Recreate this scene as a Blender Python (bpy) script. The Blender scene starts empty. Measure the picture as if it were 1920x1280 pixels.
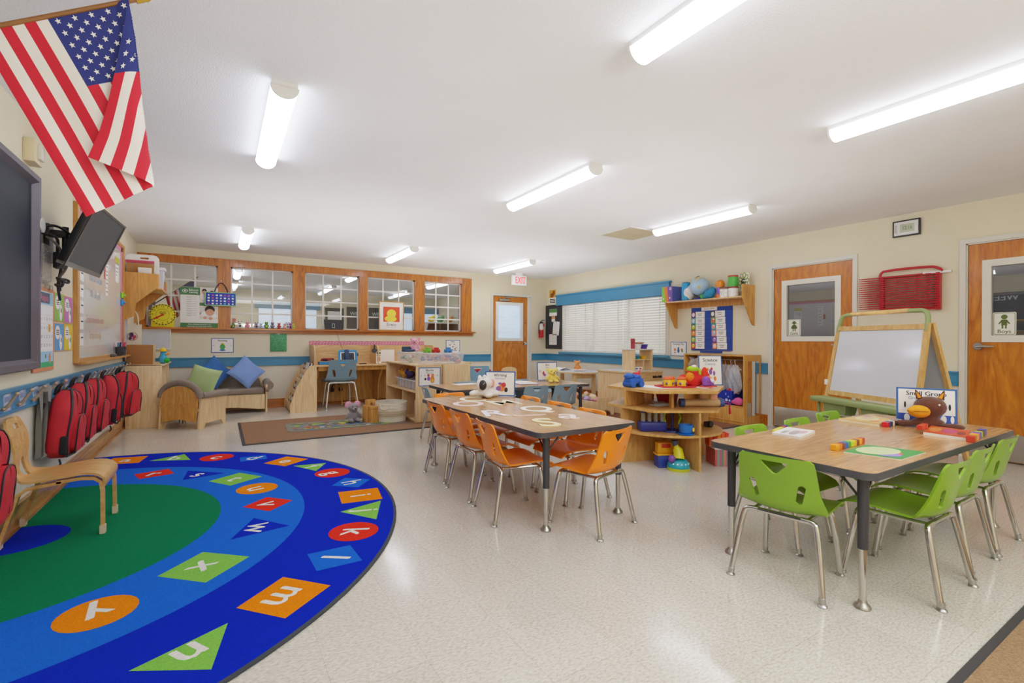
import bpy, bmesh, math, random
from mathutils import Vector, Matrix
from mathutils.geometry import delaunay_2d_cdt
pi = math.pi
RD = math.radians
random.seed(7)
SC = bpy.context.scene
COL = SC.collection
XL, XR, YB, HC = -1.0, 6.12, 8.506, 2.44
YF = -2.6   # wall behind the camera

# ------------------------------------------------------------------ materials
def lin(h, a=1.0):
    h = h.lstrip('#')
    c = [int(h[i:i+2], 16)/255 for i in (0, 2, 4)]
    return tuple([x/12.92 if x <= .04045 else ((x+.055)/1.055)**2.4 for x in c]+[a])
_M = {}
def mat(h, rough=.5, metal=0., var=.06, vs=6., bump=0., bs=60., emit=0., spec=.5, coat=0., sheen=0., alpha=1., trans=0.):
    """procedural principled material: noise-varied colour, optional noise bump"""
    k = ('p', h, rough, metal, var, vs, bump, bs, emit, spec, coat, sheen, alpha, trans)
    if k in _M: return _M[k]
    m = bpy.data.materials.new('paint_'+h.lstrip('#')); m.use_nodes = True
    nt = m.node_tree; N = nt.nodes; L = nt.links
    b = N['Principled BSDF']
    c = lin(h)
    tc = N.new('ShaderNodeTexCoord')
    nz = N.new('ShaderNodeTexNoise'); nz.inputs['Scale'].default_value = vs; nz.inputs['Detail'].default_value = 3
    L.new(tc.outputs['Object'], nz.inputs['Vector'])
    rp = N.new('ShaderNodeValToRGB')
    rp.color_ramp.elements[0].position = .3; rp.color_ramp.elements[1].position = .7
    rp.color_ramp.elements[0].color = tuple(x*(1-var) for x in c[:3])+(1,)
    rp.color_ramp.elements[1].color = tuple(min(1, x*(1+var)) for x in c[:3])+(1,)
    L.new(nz.outputs['Fac'], rp.inputs['Fac']); L.new(rp.outputs['Color'], b.inputs['Base Color'])
    b.inputs['Roughness'].default_value = rough; b.inputs['Metallic'].default_value = metal
    b.inputs['Specular IOR Level'].default_value = spec
    b.inputs['Coat Weight'].default_value = coat; b.inputs['Coat Roughness'].default_value = .1
    if sheen: b.inputs['Sheen Weight'].default_value = sheen
    if emit:
        b.inputs['Emission Strength'].default_value = emit; b.inputs['Emission Color'].default_value = c
    if alpha < 1: b.inputs['Alpha'].default_value = alpha
    if trans: b.inputs['Transmission Weight'].default_value = trans
    if bump:
        n2 = N.new('ShaderNodeTexNoise'); n2.inputs['Scale'].default_value = bs; n2.inputs['Detail'].default_value = 2
        L.new(tc.outputs['Object'], n2.inputs['Vector'])
        bp = N.new('ShaderNodeBump'); bp.inputs['Strength'].default_value = bump; bp.inputs['Distance'].default_value = .01
        L.new(n2.outputs['Fac'], bp.inputs['Height']); L.new(bp.outputs['Normal'], b.inputs['Normal'])
    _M[k] = m
    return m
def wood(h1, h2, sc=(6, 6, .6), rough=.4, dist=3., coat=0., fs=1.):
    k = ('w', h1, h2, sc, rough, dist, coat)
    if k in _M: return _M[k]
    m = bpy.data.materials.new('wood_'+h1.lstrip('#')); m.use_nodes = True
    nt = m.node_tree; N = nt.nodes; L = nt.links; b = N['Principled BSDF']
    tc = N.new('ShaderNodeTexCoord'); mp = N.new('ShaderNodeMapping'); mp.inputs['Scale'].default_value = sc
    L.new(tc.outputs['Object'], mp.inputs['Vector'])
    nz = N.new('ShaderNodeTexNoise'); nz.inputs['Scale'].default_value = 2.2; nz.inputs['Detail'].default_value = 5
    nz.inputs['Distortion'].default_value = dist; L.new(mp.outputs['Vector'], nz.inputs['Vector'])
    n2 = N.new('ShaderNodeTexNoise'); n2.inputs['Scale'].default_value = 14; n2.inputs['Detail'].default_value = 2
    L.new(mp.outputs['Vector'], n2.inputs['Vector'])
    mx = N.new('ShaderNodeMath'); mx.operation = 'MULTIPLY_ADD'; mx.inputs[1].default_value = .35
    L.new(n2.outputs['Fac'], mx.inputs[0]); L.new(nz.outputs['Fac'], mx.inputs[2])
    rp = N.new('ShaderNodeValToRGB'); rp.color_ramp.elements[0].position = .42; rp.color_ramp.elements[1].position = .95
    rp.color_ramp.elements[0].color = lin(h1); rp.color_ramp.elements[1].color = lin(h2)
    L.new(mx.outputs[0], rp.inputs['Fac']); L.new(rp.outputs['Color'], b.inputs['Base Color'])
    b.inputs['Roughness'].default_value = rough
    b.inputs['Coat Weight'].default_value = coat; b.inputs['Coat Roughness'].default_value = .12
    _M[k] = m
    return m
def glass(refl=.09, tint='#ffffff', rough=.02):
    k = ('g', refl, tint, rough)
    if k in _M: return _M[k]
    m = bpy.data.materials.new('clear_pane'); m.use_nodes = True
    nt = m.node_tree; N = nt.nodes; L = nt.links; N.remove(N['Principled BSDF'])
    t = N.new('ShaderNodeBsdfTransparent'); t.inputs[0].default_value = lin(tint)
    g = N.new('ShaderNodeBsdfGlossy'); g.inputs['Roughness'].default_value = rough
    lw = N.new('ShaderNodeLayerWeight'); lw.inputs[0].default_value = .35
    mm = N.new('ShaderNodeMath'); mm.operation = 'MULTIPLY_ADD'; mm.inputs[1].default_value = .35; mm.inputs[2].default_value = refl
    L.new(lw.outputs['Fresnel'], mm.inputs[0])
    x = N.new('ShaderNodeMixShader'); L.new(mm.outputs[0], x.inputs[0]); L.new(t.outputs[0], x.inputs[1]); L.new(g.outputs[0], x.inputs[2])
    L.new(x.outputs[0], N['Material Output'].inputs['Surface'])
    _M[k] = m
    return m
def milky(h, a=.3):
    """thin translucent plastic"""
    k = ('mk', h, a)
    if k in _M: return _M[k]
    m = bpy.data.materials.new('translucent_plastic'); m.use_nodes = True
    nt = m.node_tree; N = nt.nodes; L = nt.links; b = N['Principled BSDF']
    b.inputs['Base Color'].default_value = lin(h); b.inputs['Roughness'].default_value = .25
    nz = N.new('ShaderNodeTexNoise'); nz.inputs['Scale'].default_value = 18
    mr = N.new('ShaderNodeMapRange'); mr.inputs[3].default_value = a-.12; mr.inputs[4].default_value = a+.12
    L.new(nz.outputs['Fac'], mr.inputs[0]); L.new(mr.outputs[0], b.inputs['Alpha'])
    _M[k] = m
    return m

# ------------------------------------------------------------------ mesh builder
def FR(o, u, v):
    u = Vector(u).normalized(); v = Vector(v).normalized(); w = u.cross(v)
    return Matrix(((u.x, v.x, w.x, o[0]), (u.y, v.y, w.y, o[1]), (u.z, v.z, w.z, o[2]), (0, 0, 0, 1)))
def WR(y, z, d=0.): return FR((XR-d, y, z), (0, -1, 0), (0, 0, 1))      # frame on the right wall
def WL(y, z, d=0.): return FR((XL+d, y, z), (0, 1, 0), (0, 0, 1))       # left wall
def WB(x, z, d=0.): return FR((x, YB-d, z), (1, 0, 0), (0, 0, 1))       # back wall
def TR(x, y, z, rz=0.): return Matrix.Translation((x, y, z)) @ Matrix.Rotation(rz, 4, 'Z')
def rrect(w, h, r, n=4, cx=0., cy=0.):
    p = []
    for (sx, sy, a0) in ((1, 1, 0), (-1, 1, 90), (-1, -1, 180), (1, -1, 270)):
        for i in range(n+1):
            a = RD(a0+90*i/n)
            p.append((cx+sx*(w/2-r)+r*math.cos(a), cy+sy*(h/2-r)+r*math.sin(a)))
    return p
def rect(w, h, cx=0., cy=0.): return [(cx-w/2, cy-h/2), (cx+w/2, cy-h/2), (cx+w/2, cy+h/2), (cx-w/2, cy+h/2)]
def disc(rx, ry=None, cx=0., cy=0., n=24, a0=0., a1=360.):
    ry = rx if ry is None else ry
    full = abs(a1-a0-360) < .01
    k = n if full else n+1
    return [(cx+rx*math.cos(RD(a0+(a1-a0)*i/n)), cy+ry*math.sin(RD(a0+(a1-a0)*i/n))) for i in range(k)]
def star(r, cx=0., cy=0., a=90., n=5, k=.4):
    return [(cx+(r if i % 2 == 0 else r*k)*math.cos(RD(a+180/n*i)), cy+(r if i % 2 == 0 else r*k)*math.sin(RD(a+180/n*i))) for i in range(2*n)]
def inpoly(x, y, P):
    c = False; j = len(P)-1
    for i in range(len(P)):
        if (P[i][1] > y) != (P[j][1] > y) and x < (P[j][0]-P[i][0])*(y-P[i][1])/(P[j][1]-P[i][1]+1e-12)+P[i][0]: c = not c
        j = i
    return c
_TX = {}
def text_geo(s, res=2, off=0.):
    if (s, res, off) in _TX: return _TX[(s, res, off)]
    cu = bpy.data.curves.new('t', 'FONT'); cu.body = s; cu.resolution_u = res; cu.offset = off; cu.align_x = 'CENTER'; cu.align_y = 'CENTER'
    o = bpy.data.objects.new('t', cu); COL.objects.link(o)
    dg = bpy.context.evaluated_depsgraph_get(); dg.update()
    me = bpy.data.meshes.new_from_object(o.evaluated_get(dg))
    g = ([tuple(v.co) for v in me.vertices], [tuple(p.vertices) for p in me.polygons])
    bpy.data.objects.remove(o); bpy.data.curves.remove(cu); bpy.data.meshes.remove(me)
    _TX[(s, res, off)] = g
    return g
class M:
    def __init__(s, T=None): s.v = []; s.f = []; s.mi = []; s.T = T or Matrix.Identity(4)
    def at(s, T): s.T = T; return s
    def add(s, vs, fs, mi=0, T=None):
        T = s.T if T is None else s.T @ T
        b = len(s.v); s.v += [T @ Vector(p) for p in vs]
        for f in fs: s.f.append(tuple(b+i for i in f)); s.mi.append(mi)
        return s
    def box(s, x0, x1, y0, y1, z0, z1, mi=0, T=None):
        return s.add([(x, y, z) for z in (z0, z1) for y in (y0, y1) for x in (x0, x1)],
                     [(0, 2, 3, 1), (4, 5, 7, 6), (0, 1, 5, 4), (2, 6, 7, 3), (0, 4, 6, 2), (1, 3, 7, 5)], mi, T)
    def cb(s, c, d, mi=0, T=None):
        return s.box(c[0]-d[0]/2, c[0]+d[0]/2, c[1]-d[1]/2, c[1]+d[1]/2, c[2]-d[2]/2, c[2]+d[2]/2, mi, T)
    def rbox(s, x0, x1, y0, y1, z0, z1, r=.01, mi=0, T=None, seg=2):
        bm = bmesh.new(); bmesh.ops.create_cube(bm, size=1)
        for v in bm.verts:
            v.co = Vector(((x0+x1)/2+v.co.x*(x1-x0), (y0+y1)/2+v.co.y*(y1-y0), (z0+z1)/2+v.co.z*(z1-z0)))
        bmesh.ops.bevel(bm, geom=bm.edges[:], offset=min(r, .49*min(x1-x0, y1-y0, z1-z0)), segments=seg, profile=.5, affect='EDGES')
        bm.verts.index_update()
        s.add([v.co[:] for v in bm.verts], [tuple(v.index for v in f.verts) for f in bm.faces], mi, T); bm.free(); return s
    def prism(s, P, z0, z1, mi=0, T=None, top=None):
        n = len(P)
        a = sum(P[i][0]*P[(i+1) % n][1]-P[(i+1) % n][0]*P[i][1] for i in range(n))
        if a < 0: P = P[::-1]
        s.add([(x, y, z0) for x, y in P]+[(x, y, z1) for x, y in P],
              [(i, (i+1) % n, n+(i+1) % n, n+i) for i in range(n)]+[tuple(range(n-1, -1, -1))], mi, T)
        return s.add([(x, y, z1) for x, y in P], [tuple(range(n))], mi if top is None else top, T)
    def ring(s, P, Q, z0, z1, mi=0, T=None):
        """band between two outlines with the same number of points"""
        n = len(P); vs = [(x, y, z) for z in (z0, z1) for K in (P, Q) for x, y in K]; fs = []
        for i in range(n):
            j = (i+1) % n
            fs += [(i, j, 2*n+j, 2*n+i), (n+j, n+i, 3*n+i, 3*n+j), (2*n+i, 2*n+j, 3*n+j, 3*n+i), (j, i, n+i, n+j)]
        return s.add(vs, fs, mi, T)
    def flat(s, P, z, mi=0, T=None):
        n = len(P); a = sum(P[i][0]*P[(i+1) % n][1]-P[(i+1) % n][0]*P[i][1] for i in range(n))
        if a < 0: P = P[::-1]
        return s.add([(x, y, z) for x, y in P], [tuple(range(n))], mi, T)
    def text(s, t, size, x, y, z, mi=0, T=None, sx=1., bold=0, rot=0.):
        V, F = text_geo(t); c, q = math.cos(rot), math.sin(rot)
        offs = [0] if not bold else [-bold, bold]
        for i_, d in enumerate(offs):
            zz = z+i_*.00016
            s.add([(x+((p[0]*sx)*c-p[1]*q)*size+d, y+((p[0]*sx)*q+p[1]*c)*size, zz) for p in V], F, mi, T)
        return s
    def cyl(s, p0, p1, r0, r1=None, n=12, mi=0, T=None, cap=True):
        r1 = r0 if r1 is None else r1
        p0 = Vector(p0); p1 = Vector(p1); d = (p1-p0).normalized()
        u = d.orthogonal().normalized(); w = d.cross(u)
        vs = [tuple(p+(u*math.cos(2*pi*i/n)+w*math.sin(2*pi*i/n))*r) for p, r in ((p0, r0), (p1, r1)) for i in range(n)]
        fs = [(i, (i+1) % n, n+(i+1) % n, n+i) for i in range(n)]
        if cap: fs += [tuple(range(n-1, -1, -1)), tuple(range(n, 2*n))]
        return s.add(vs, fs, mi, T)
    def tube(s, pts, r, n=8, mi=0, T=None, closed=False, smooth=0):
        P = [Vector(p) for p in pts]
        for _ in range(smooth):
            Q = [P[0]]
            for a, b in zip(P, P[1:]): Q += [a.lerp(b, .25), a.lerp(b, .75)]
            P = Q+[P[-1]]
        k = len(P); rr = r if isinstance(r, (list, tuple)) else [r]*k
        if len(rr) != k: rr = [rr[int(i*(len(rr)-1)/(k-1)+.5)] for i in range(k)]
        t0 = (P[1]-P[0]).normalized(); u = t0.orthogonal().normalized(); vs = []
        for i in range(k):
            t = (P[min(i+1, k-1)]-P[max(i-1, 0)]) if not closed else (P[(i+1) % k]-P[i-1])
            t.normalize(); u = (u-t*u.dot(t)).normalized(); w = t.cross(u)
            vs += [tuple(P[i]+(u*math.cos(2*pi*j/n)+w*math.sin(2*pi*j/n))*rr[i]) for j in range(n)]
        fs = [(i*n+j, i*n+(j+1) % n, ((i+1) % k)*n+(j+1) % n, ((i+1) % k)*n+j) for i in range(k if closed else k-1) for j in range(n)]
        if not closed: fs += [tuple(range(n-1, -1, -1)), tuple(range((k-1)*n, k*n))]
        return s.add(vs, fs, mi, T)
    def lathe(s, prof, c=(0, 0, 0), n=20, mi=0, T=None, sx=1., sy=1.):
        vs = []; fs = []; k = len(prof)
        for r, z in prof:
            vs += [(c[0]+sx*r*math.cos(2*pi*i/n), c[1]+sy*r*math.sin(2*pi*i/n), c[2]+z) for i in range(n)]
        for a in range(k-1):
            for i in range(n): fs.append((a*n+i, a*n+(i+1) % n, (a+1)*n+(i+1) % n, (a+1)*n+i))
        if prof[0][0] > 1e-5: fs.append(tuple(range(n-1, -1, -1)))
        if prof[-1][0] > 1e-5: fs.append(tuple(range((k-1)*n, k*n)))
        return s.add(vs, fs, mi, T)
    def ell(s, c, r, n=12, mi=0, T=None, rot=None):
        if not isinstance(r, (tuple, list)): r = (r, r, r)
        vs = []; fs = []; m = max(6, n*2//3)
        for i in range(1, m):
            a = pi*i/m
            for j in range(n):
                b = 2*pi*j/n; vs.append(Vector((r[0]*math.sin(a)*math.cos(b), r[1]*math.sin(a)*math.sin(b), r[2]*math.cos(a))))
        vs += [Vector((0, 0, r[2])), Vector((0, 0, -r[2]))]; t = len(vs)-2
        if rot is not None: vs = [rot @ v for v in vs]
        vs = [tuple(v+Vector(c)) for v in vs]
        for i in range(m-2):
            for j in range(n): fs.append((i*n+j, (i+1)*n+j, (i+1)*n+(j+1) % n, i*n+(j+1) % n))
        for j in range(n):
            fs.append((t, j, (j+1) % n)); fs.append((t+1, (m-2)*n+(j+1) % n, (m-2)*n+j))
        return s.add(vs, fs, mi, T)
    def sheet(s, fn, nu, nv, mi=0, T=None, mfn=None):
        vs = [fn(i/nu, j/nv) for j in range(nv+1) for i in range(nu+1)]; w = nu+1
        for j in range(nv):
            for i in range(nu):
                pass
        b = len(s.v); TT = s.T if T is None else s.T @ T
        s.v += [TT @ Vector(p) for p in vs]
        for j in range(nv):
            for i in range(nu):
                s.f.append((b+j*w+i, b+j*w+i+1, b+(j+1)*w+i+1, b+(j+1)*w+i)); s.mi.append(mfn(i, j) if mfn else mi)
        return s
    def panel(s, out, holes, fn, thick, step, mi=0, T=None, h=1e-3):
        """a curved plate with holes: outline and holes in (u,v), fn maps (u,v) to 3D"""
        pts = []; eds = []
        def loop(P):
            Q = []
            for i in range(len(P)):
                a = Vector(P[i]); b = Vector(P[(i+1) % len(P)]); k = max(1, int((b-a).length/step))
                Q += [tuple(a.lerp(b, j/k)) for j in range(k)]
            b0 = len(pts); pts.extend(Q); eds.extend((b0+i, b0+(i+1) % len(Q)) for i in range(len(Q)))
            return Q
        O = loop(out); HS = [loop(q) for q in holes]
        us = [p[0] for p in O]; vs = [p[1] for p in O]
        y = min(vs)+step*.5
        while y < max(vs):
            x = min(us)+step*.5
            while x < max(us):
                if inpoly(x, y, O) and not any(inpoly(x, y, q) for q in HS) and min((x-p[0])**2+(y-p[1])**2 for p in pts) > (step*.45)**2: pts.append((x, y))
                x += step
            y += step
        V, _, F, _, _, _ = delaunay_2d_cdt([Vector(p) for p in pts], eds, [], 0, 1e-6)
        V = [tuple(p) for p in V]
        F = [f for f in F if inpoly(sum(V[i][0] for i in f)/3, sum(V[i][1] for i in f)/3, O) and not any(inpoly(sum(V[i][0] for i in f)/3, sum(V[i][1] for i in f)/3, q) for q in HS)]
        A = []; B = []
        for (a, b) in V:
            p = Vector(fn(a, b)); du = Vector(fn(a+h, b))-p; dv = Vector(fn(a, b+h))-p
            nn = du.cross(dv).normalized(); A.append(tuple(p)); B.append(tuple(p-nn*thick))
        n = len(V); ec = {}
        for f in F:
            for i in range(3):
                e = (f[i], f[(i+1) % 3]); ec[e] = 1
        side = [(b, a, a+n, b+n) for (a, b) in ec if (b, a) not in ec]
        return s.add(A+B, [tuple(f) for f in F]+[tuple(i+n for i in f[::-1]) for f in F]+side, mi, T)
    def obj(s, name, mats, parent=None, org=None, world=False, ang=38., smooth=True, props=None):
        me = bpy.data.meshes.new(name)
        if world and parent is not None:
            I = (Matrix.Translation(parent.location) @ parent.rotation_euler.to_matrix().to_4x4()).inverted(); V = [I @ p for p in s.v]
        elif org is not None:
            o_ = Vector(org); V = [p-o_ for p in s.v]
        else: V = s.v
        me.from_pydata([tuple(p) for p in V], [], s.f)
        if not isinstance(mats, (list, tuple)): mats = [mats]
        for m_ in mats: me.materials.append(m_)
        me.polygons.foreach_set('material_index', s.mi)
        me.update()
        if smooth:
            me.shade_smooth(); me.set_sharp_from_angle(angle=RD(ang))
        o = bpy.data.objects.new(name, me); COL.objects.link(o)
        if parent is not None: o.parent = parent
        if org is not None: o.location = org
        return o
def tag(o, label, cat, group=None):
    o['label'] = label; o['category'] = cat
    if group: o['group'] = group
    return o
def thing(name, label, cat, loc=(0, 0, 0), rz=0., group=None):
    o = bpy.data.objects.new(name, None); o.empty_display_size = .1; COL.objects.link(o)
    o.location = loc; o.rotation_euler = (0, 0, rz)
    return tag(o, label, cat, group)
def struct(o): o['kind'] = 'structure'; return o
def dup(root, loc, rz, label, group=None):
    r = root.copy(); COL.objects.link(r); r.location = loc; r.rotation_euler = (0, 0, rz); r['label'] = label
    if group: r['group'] = group
    for c in list(root.children):
        d = c.copy(); COL.objects.link(d); d.parent = r
        for g in c.children:
            e = g.copy(); COL.objects.link(e); e.parent = d
    return r
def blob(name, m, mt, parent=None, vox=.012, org=None):
    """stuffed body: overlapping ellipsoids fused into one skin"""
    o = m.obj(name, mt, parent, org=org)
    r = o.modifiers.new('fuse', 'REMESH'); r.mode = 'VOXEL'; r.voxel_size = vox; r.use_smooth_shade = True
    q = o.modifiers.new('soft', 'SMOOTH'); q.iterations = 4
    return o

# common finishes
MAPLE = wood('#cda06a', '#eecb98', (5, 5, .5), .38)
MAPLE_H = wood('#cda06a', '#eecb98', (.6, 5, 5), .38)
BIRCH = wood('#d8ae7a', '#f2d8ac', (5, 5, .5), .42)
HONEY = wood('#b97c34', '#e4ae60', (5, 5, .6), .35)
OAKTRIM = wood('#924a0c', '#d98428', (.5, 6, 6), .3, coat=.3)
OAKTRIM_V = wood('#924a0c', '#d98428', (6, 6, .5), .3, coat=.3)
BASEW = wood('#8f5d2c', '#d09a5c', (6, .4, 6), .35, coat=.2)
DOORW = wood('#a9590a', '#dc8a28', (2.6, 2.2, .5), .3, 4.5, coat=.25)
LAM = wood('#a47548', '#d3a46e', (1.1, 12, 6), .22, 2.2, coat=.12)
LAM_Y = wood('#a47548', '#d3a46e', (12, 1.1, 6), .22, 2.2, coat=.12)
CHROME = mat('#c9c6c1', .14, 1., .02)
STEEL = mat('#b9b7b2', .3, 1., .03)
BLACKP = mat('#232427', .45)
DARK = mat('#3a3a3f', .5)
WHITE = mat('#f0eeea', .45, var=.02)
PAPER = mat('#f4f1ec', .7, var=.02)
INK = mat('#2a2a30', .7)
BLUEB = mat('#2f62a6', .5)
BRASS = mat('#b08d3c', .3, 1.)
# ------------------------------------------------------------------ room shell
WALLM = mat('#e4dabf', .75, var=.03, vs=3, bump=.12, bs=180)
WALLLOW = mat('#e2dbca', .7, var=.03, vs=3, bump=.1, bs=180)
CEILM = mat('#ececec', .9, var=.02, vs=2, bump=.25, bs=120)
TRIMB = mat('#4289b2', .35, var=.06, vs=3)
CASING = mat('#ddd8cc', .4, var=.02)
def floor_mat():
    m = bpy.data.materials.new('vinyl_tile'); m.use_nodes = True
    nt = m.node_tree; N = nt.nodes; L = nt.links; b = N['Principled BSDF']
    tc = N.new('ShaderNodeTexCoord')
    br = N.new('ShaderNodeTexBrick'); br.offset = 0; br.inputs['Scale'].default_value = 1
    br.inputs['Brick Width'].default_value = .305; br.inputs['Row Height'].default_value = .305
    br.inputs['Mortar Size'].default_value = .0012; br.inputs['Mortar Smooth'].default_value = .4; br.inputs['Bias'].default_value = 0
    br.inputs['Color1'].default_value = lin('#d4cec3'); br.inputs['Color2'].default_value = lin('#dad5cb'); br.inputs['Mortar'].default_value = lin('#c3baab')
    L.new(tc.outputs['Object'], br.inputs['Vector'])
    mp = N.new('ShaderNodeMapping'); mp.inputs['Scale'].default_value = (60, 130, 1); mp.inputs['Rotation'].default_value = (0, 0, .5)
    L.new(tc.outputs['Object'], mp.inputs['Vector'])
    nz = N.new('ShaderNodeTexNoise'); nz.inputs['Scale'].default_value = 1.; nz.inputs['Detail'].default_value = 4; nz.inputs['Roughness'].default_value = .6
    L.new(mp.outputs['Vector'], nz.inputs['Vector'])
    rp = N.new('ShaderNodeValToRGB'); rp.color_ramp.elements[0].position = .30; rp.color_ramp.elements[1].position = .58
    rp.color_ramp.elements[0].color = lin('#c9bfb0'); rp.color_ramp.elements[1].color = (1, 1, 1, 1)
    L.new(nz.outputs['Fac'], rp.inputs['Fac'])
    mx = N.new('ShaderNodeMixRGB'); mx.blend_type = 'MULTIPLY'; mx.inputs[0].default_value = .75
    L.new(br.outputs['Color'], mx.inputs[1]); L.new(rp.outputs['Color'], mx.inputs[2]); L.new(mx.outputs[0], b.inputs['Base Color'])
    n2 = N.new('ShaderNodeTexNoise'); n2.inputs['Scale'].default_value = 2.5; n2.inputs['Detail'].default_value = 6; L.new(tc.outputs['Object'], n2.inputs['Vector'])
    mr = N.new('ShaderNodeMapRange'); mr.inputs[1].default_value = .3; mr.inputs[2].default_value = .7; mr.inputs[3].default_value = .10; mr.inputs[4].default_value = .20
    L.new(n2.outputs['Fac'], mr.inputs[0]); L.new(mr.outputs[0], b.inputs['Roughness'])
    bp = N.new('ShaderNodeBump'); bp.inputs['Strength'].default_value = .05; bp.inputs['Distance'].default_value = .004
    n3 = N.new('ShaderNodeTexNoise'); n3.inputs['Scale'].default_value = 9; n3.inputs['Detail'].default_value = 3; L.new(tc.outputs['Object'], n3.inputs['Vector'])
    L.new(n3.outputs['Fac'], bp.inputs['Height']); L.new(bp.outputs['Normal'], b.inputs['Normal'])
    return m
YN = 14.6   # far end of the classroom beyond the interior window
struct(M().box(XL-.15, XR+.15, YF-.15, YN+.15, -.1, 0).obj('floor', floor_mat()))
struct(M().box(XL-.15, XR+.15, YF-.15, YN+.15, HC, HC+.1).obj('ceiling', CEILM))
def wseg(m, a0, a1, z0, z1, put):
    if z0 < .745: put(m, a0, a1, z0, min(z1, .745), 1)
    if z1 > .745: put(m, a0, a1, max(z0, .745), z1, 0)
def holes_wall(m, A0, A1, hs, put):
    """vertical strips around openings (a0,a1,z0,z1)"""
    hs = sorted(hs); x = A0
    for a0, a1, z0, z1 in hs:
        if a0 > x: wseg(m, x, a0, 0, HC, put)
        if z0 > 0: wseg(m, a0, a1, 0, z0, put)
        if z1 < HC: wseg(m, a0, a1, z1, HC, put)
        x = a1
    wseg(m, x, A1, 0, HC, put)
WIN1 = (-.955, 4.20, 1.262, 2.212); DX = (4.765, 5.675, 0, 2.03)
GIRL = (2.56, 3.485, 0, 2.045); BOY = (.68, 1.605, 0, 2.045); WIN2 = (5.17, 7.93, .87, 1.92)
mb = M()
holes_wall(mb, XL, XR, [WIN1, DX], lambda m, a, b, z0, z1, k: m.box(a, b, YB, YB+.07, z0, z1, k))
holes_wall(mb, XL, XR, [WIN1], lambda m, a, b, z0, z1, k: m.box(a, b, YB+.07, YB+.15, z0, z1, k))
struct(mb.obj('wall_back', [WALLM, WALLLOW]))
mr_ = M()
holes_wall(mr_, YF, YN, [BOY, GIRL, WIN2], lambda m, a, b, z0, z1, k: m.box(XR, XR+.07, a, b, z0, z1, k))
holes_wall(mr_, YF, YN, [WIN2], lambda m, a, b, z0, z1, k: m.box(XR+.07, XR+.15, a, b, z0, z1, k))
struct(mr_.obj('wall_right', [WALLM, WALLLOW]))
ml = M(); wseg(ml, YF, YN, 0, HC, lambda m, a, b, z0, z1, k: m.box(XL-.15, XL, a, b, z0, z1, k))
struct(ml.obj('wall_left', [WALLM, WALLLOW]))
struct(M().box(XL, XR, YF-.15, YF, 0, HC).obj('wall_front', WALLM))
struct(M().box(XL, XR, YN, YN+.15, 0, HC).obj('wall_beyond', WALLM))
# chair rails: board with a thicker moulding above and below
def rail(m, frame, a0, a1):
    m.at(frame)
    m.box(a0, a1, .69, .80, 0, .014); m.prism([(a0, .795), (a1, .795), (a1, .815), (a0, .815)], 0, .028); m.box(a0, a1, .676, .694, 0, .022)
FL = FR((XL, 0, 0), (0, 1, 0), (0, 0, 1)); FB = FR((0, YB, 0), (1, 0, 0), (0, 0, 1)); FRt = FR((XR, 0, 0), (0, -1, 0), (0, 0, 1))
m = M(); rail(m, FL, YF, YB); struct(m.obj('trim_1', TRIMB))
m = M(); rail(m, FB, XL, 4.715); rail(m, FB, 5.725, XR); struct(m.obj('trim_2', TRIMB))
m = M(); rail(m, FRt, -YB, -5.1); rail(m, FRt, -5.1, -3.53); rail(m, FRt, -2.51, -1.655); struct(m.obj('trim_3', TRIMB))
def base(m, frame, a0, a1):
    m.at(frame); m.box(a0, a1, 0, .12, 0, .014); m.prism([(a0, .115), (a1, .115), (a1, .14), (a0, .14)], 0, .022); m.box(a0, a1, 0, .02, 0, .026)
m = M(); base(m, FL, YF, YB); struct(m.obj('baseboard_left', BASEW))
m = M(); base(m, FB, XL, 4.715); base(m, FB, 5.725, XR); struct(m.obj('baseboard_back', OAKTRIM))
m = M(); base(m, FRt, -YB, -3.53); base(m, FRt, -2.51, -1.655); struct(m.obj('baseboard_right', OAKTRIM))

# interior window to the next classroom: oak frame, five panes with white muntins
PANES = [(-.90, -.03), (.14, 1.015), (1.20, 2.08), (2.225, 3.10), (3.285, 4.06)]
m = M()
m.box(-1.0, 4.27, YB-.022, YB+.15, 2.205, 2.315); m.box(-1.0, -.90, YB-.022, YB+.15, 1.255, 2.205)
for i in range(4): m.box(PANES[i][1], PANES[i+1][0], YB-.022, YB+.15, 1.255, 2.205)
m.box(PANES[4][1], 4.27, YB-.022, YB+.15, 1.255, 2.205)
w1 = struct(m.obj('window_1', OAKTRIM_V))
m = M().box(-1.0, 4.34, YB-.075, YB+.15, 1.235, 1.262); m.box(-1.0, 4.30, YB-.028, YB+.01, 1.185, 1.235)
m.obj('window_sill', OAKTRIM, w1)
MUNT = mat('#ece8e0', .5, var=.02)
for a, b in PANES:
    g = M().box(a, b, YB+.075, YB+.079, 1.262, 2.205).obj('pane', glass(.05), w1)
    m = M()
    for (u0, u1, z0, z1) in ((a, b, 1.262, 1.285), (a, b, 2.185, 2.205), (a, a+.022, 1.262, 2.205), (b-.022, b, 1.262, 2.205)): m.box(u0, u1, YB+.05, YB+.072, z0, z1)
    for k in (1, 2): u = a+(b-a)*k/3; m.box(u-.012, u+.012, YB+.058, YB+.072, 1.262, 2.205)
    for k in (1, 2, 3): z = 1.262+.943*k/4; m.box(a+.022, b-.022, YB+.059, YB+.0715, z-.012, z+.012)
    m.obj('muntin_grid', MUNT, w1)

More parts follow.
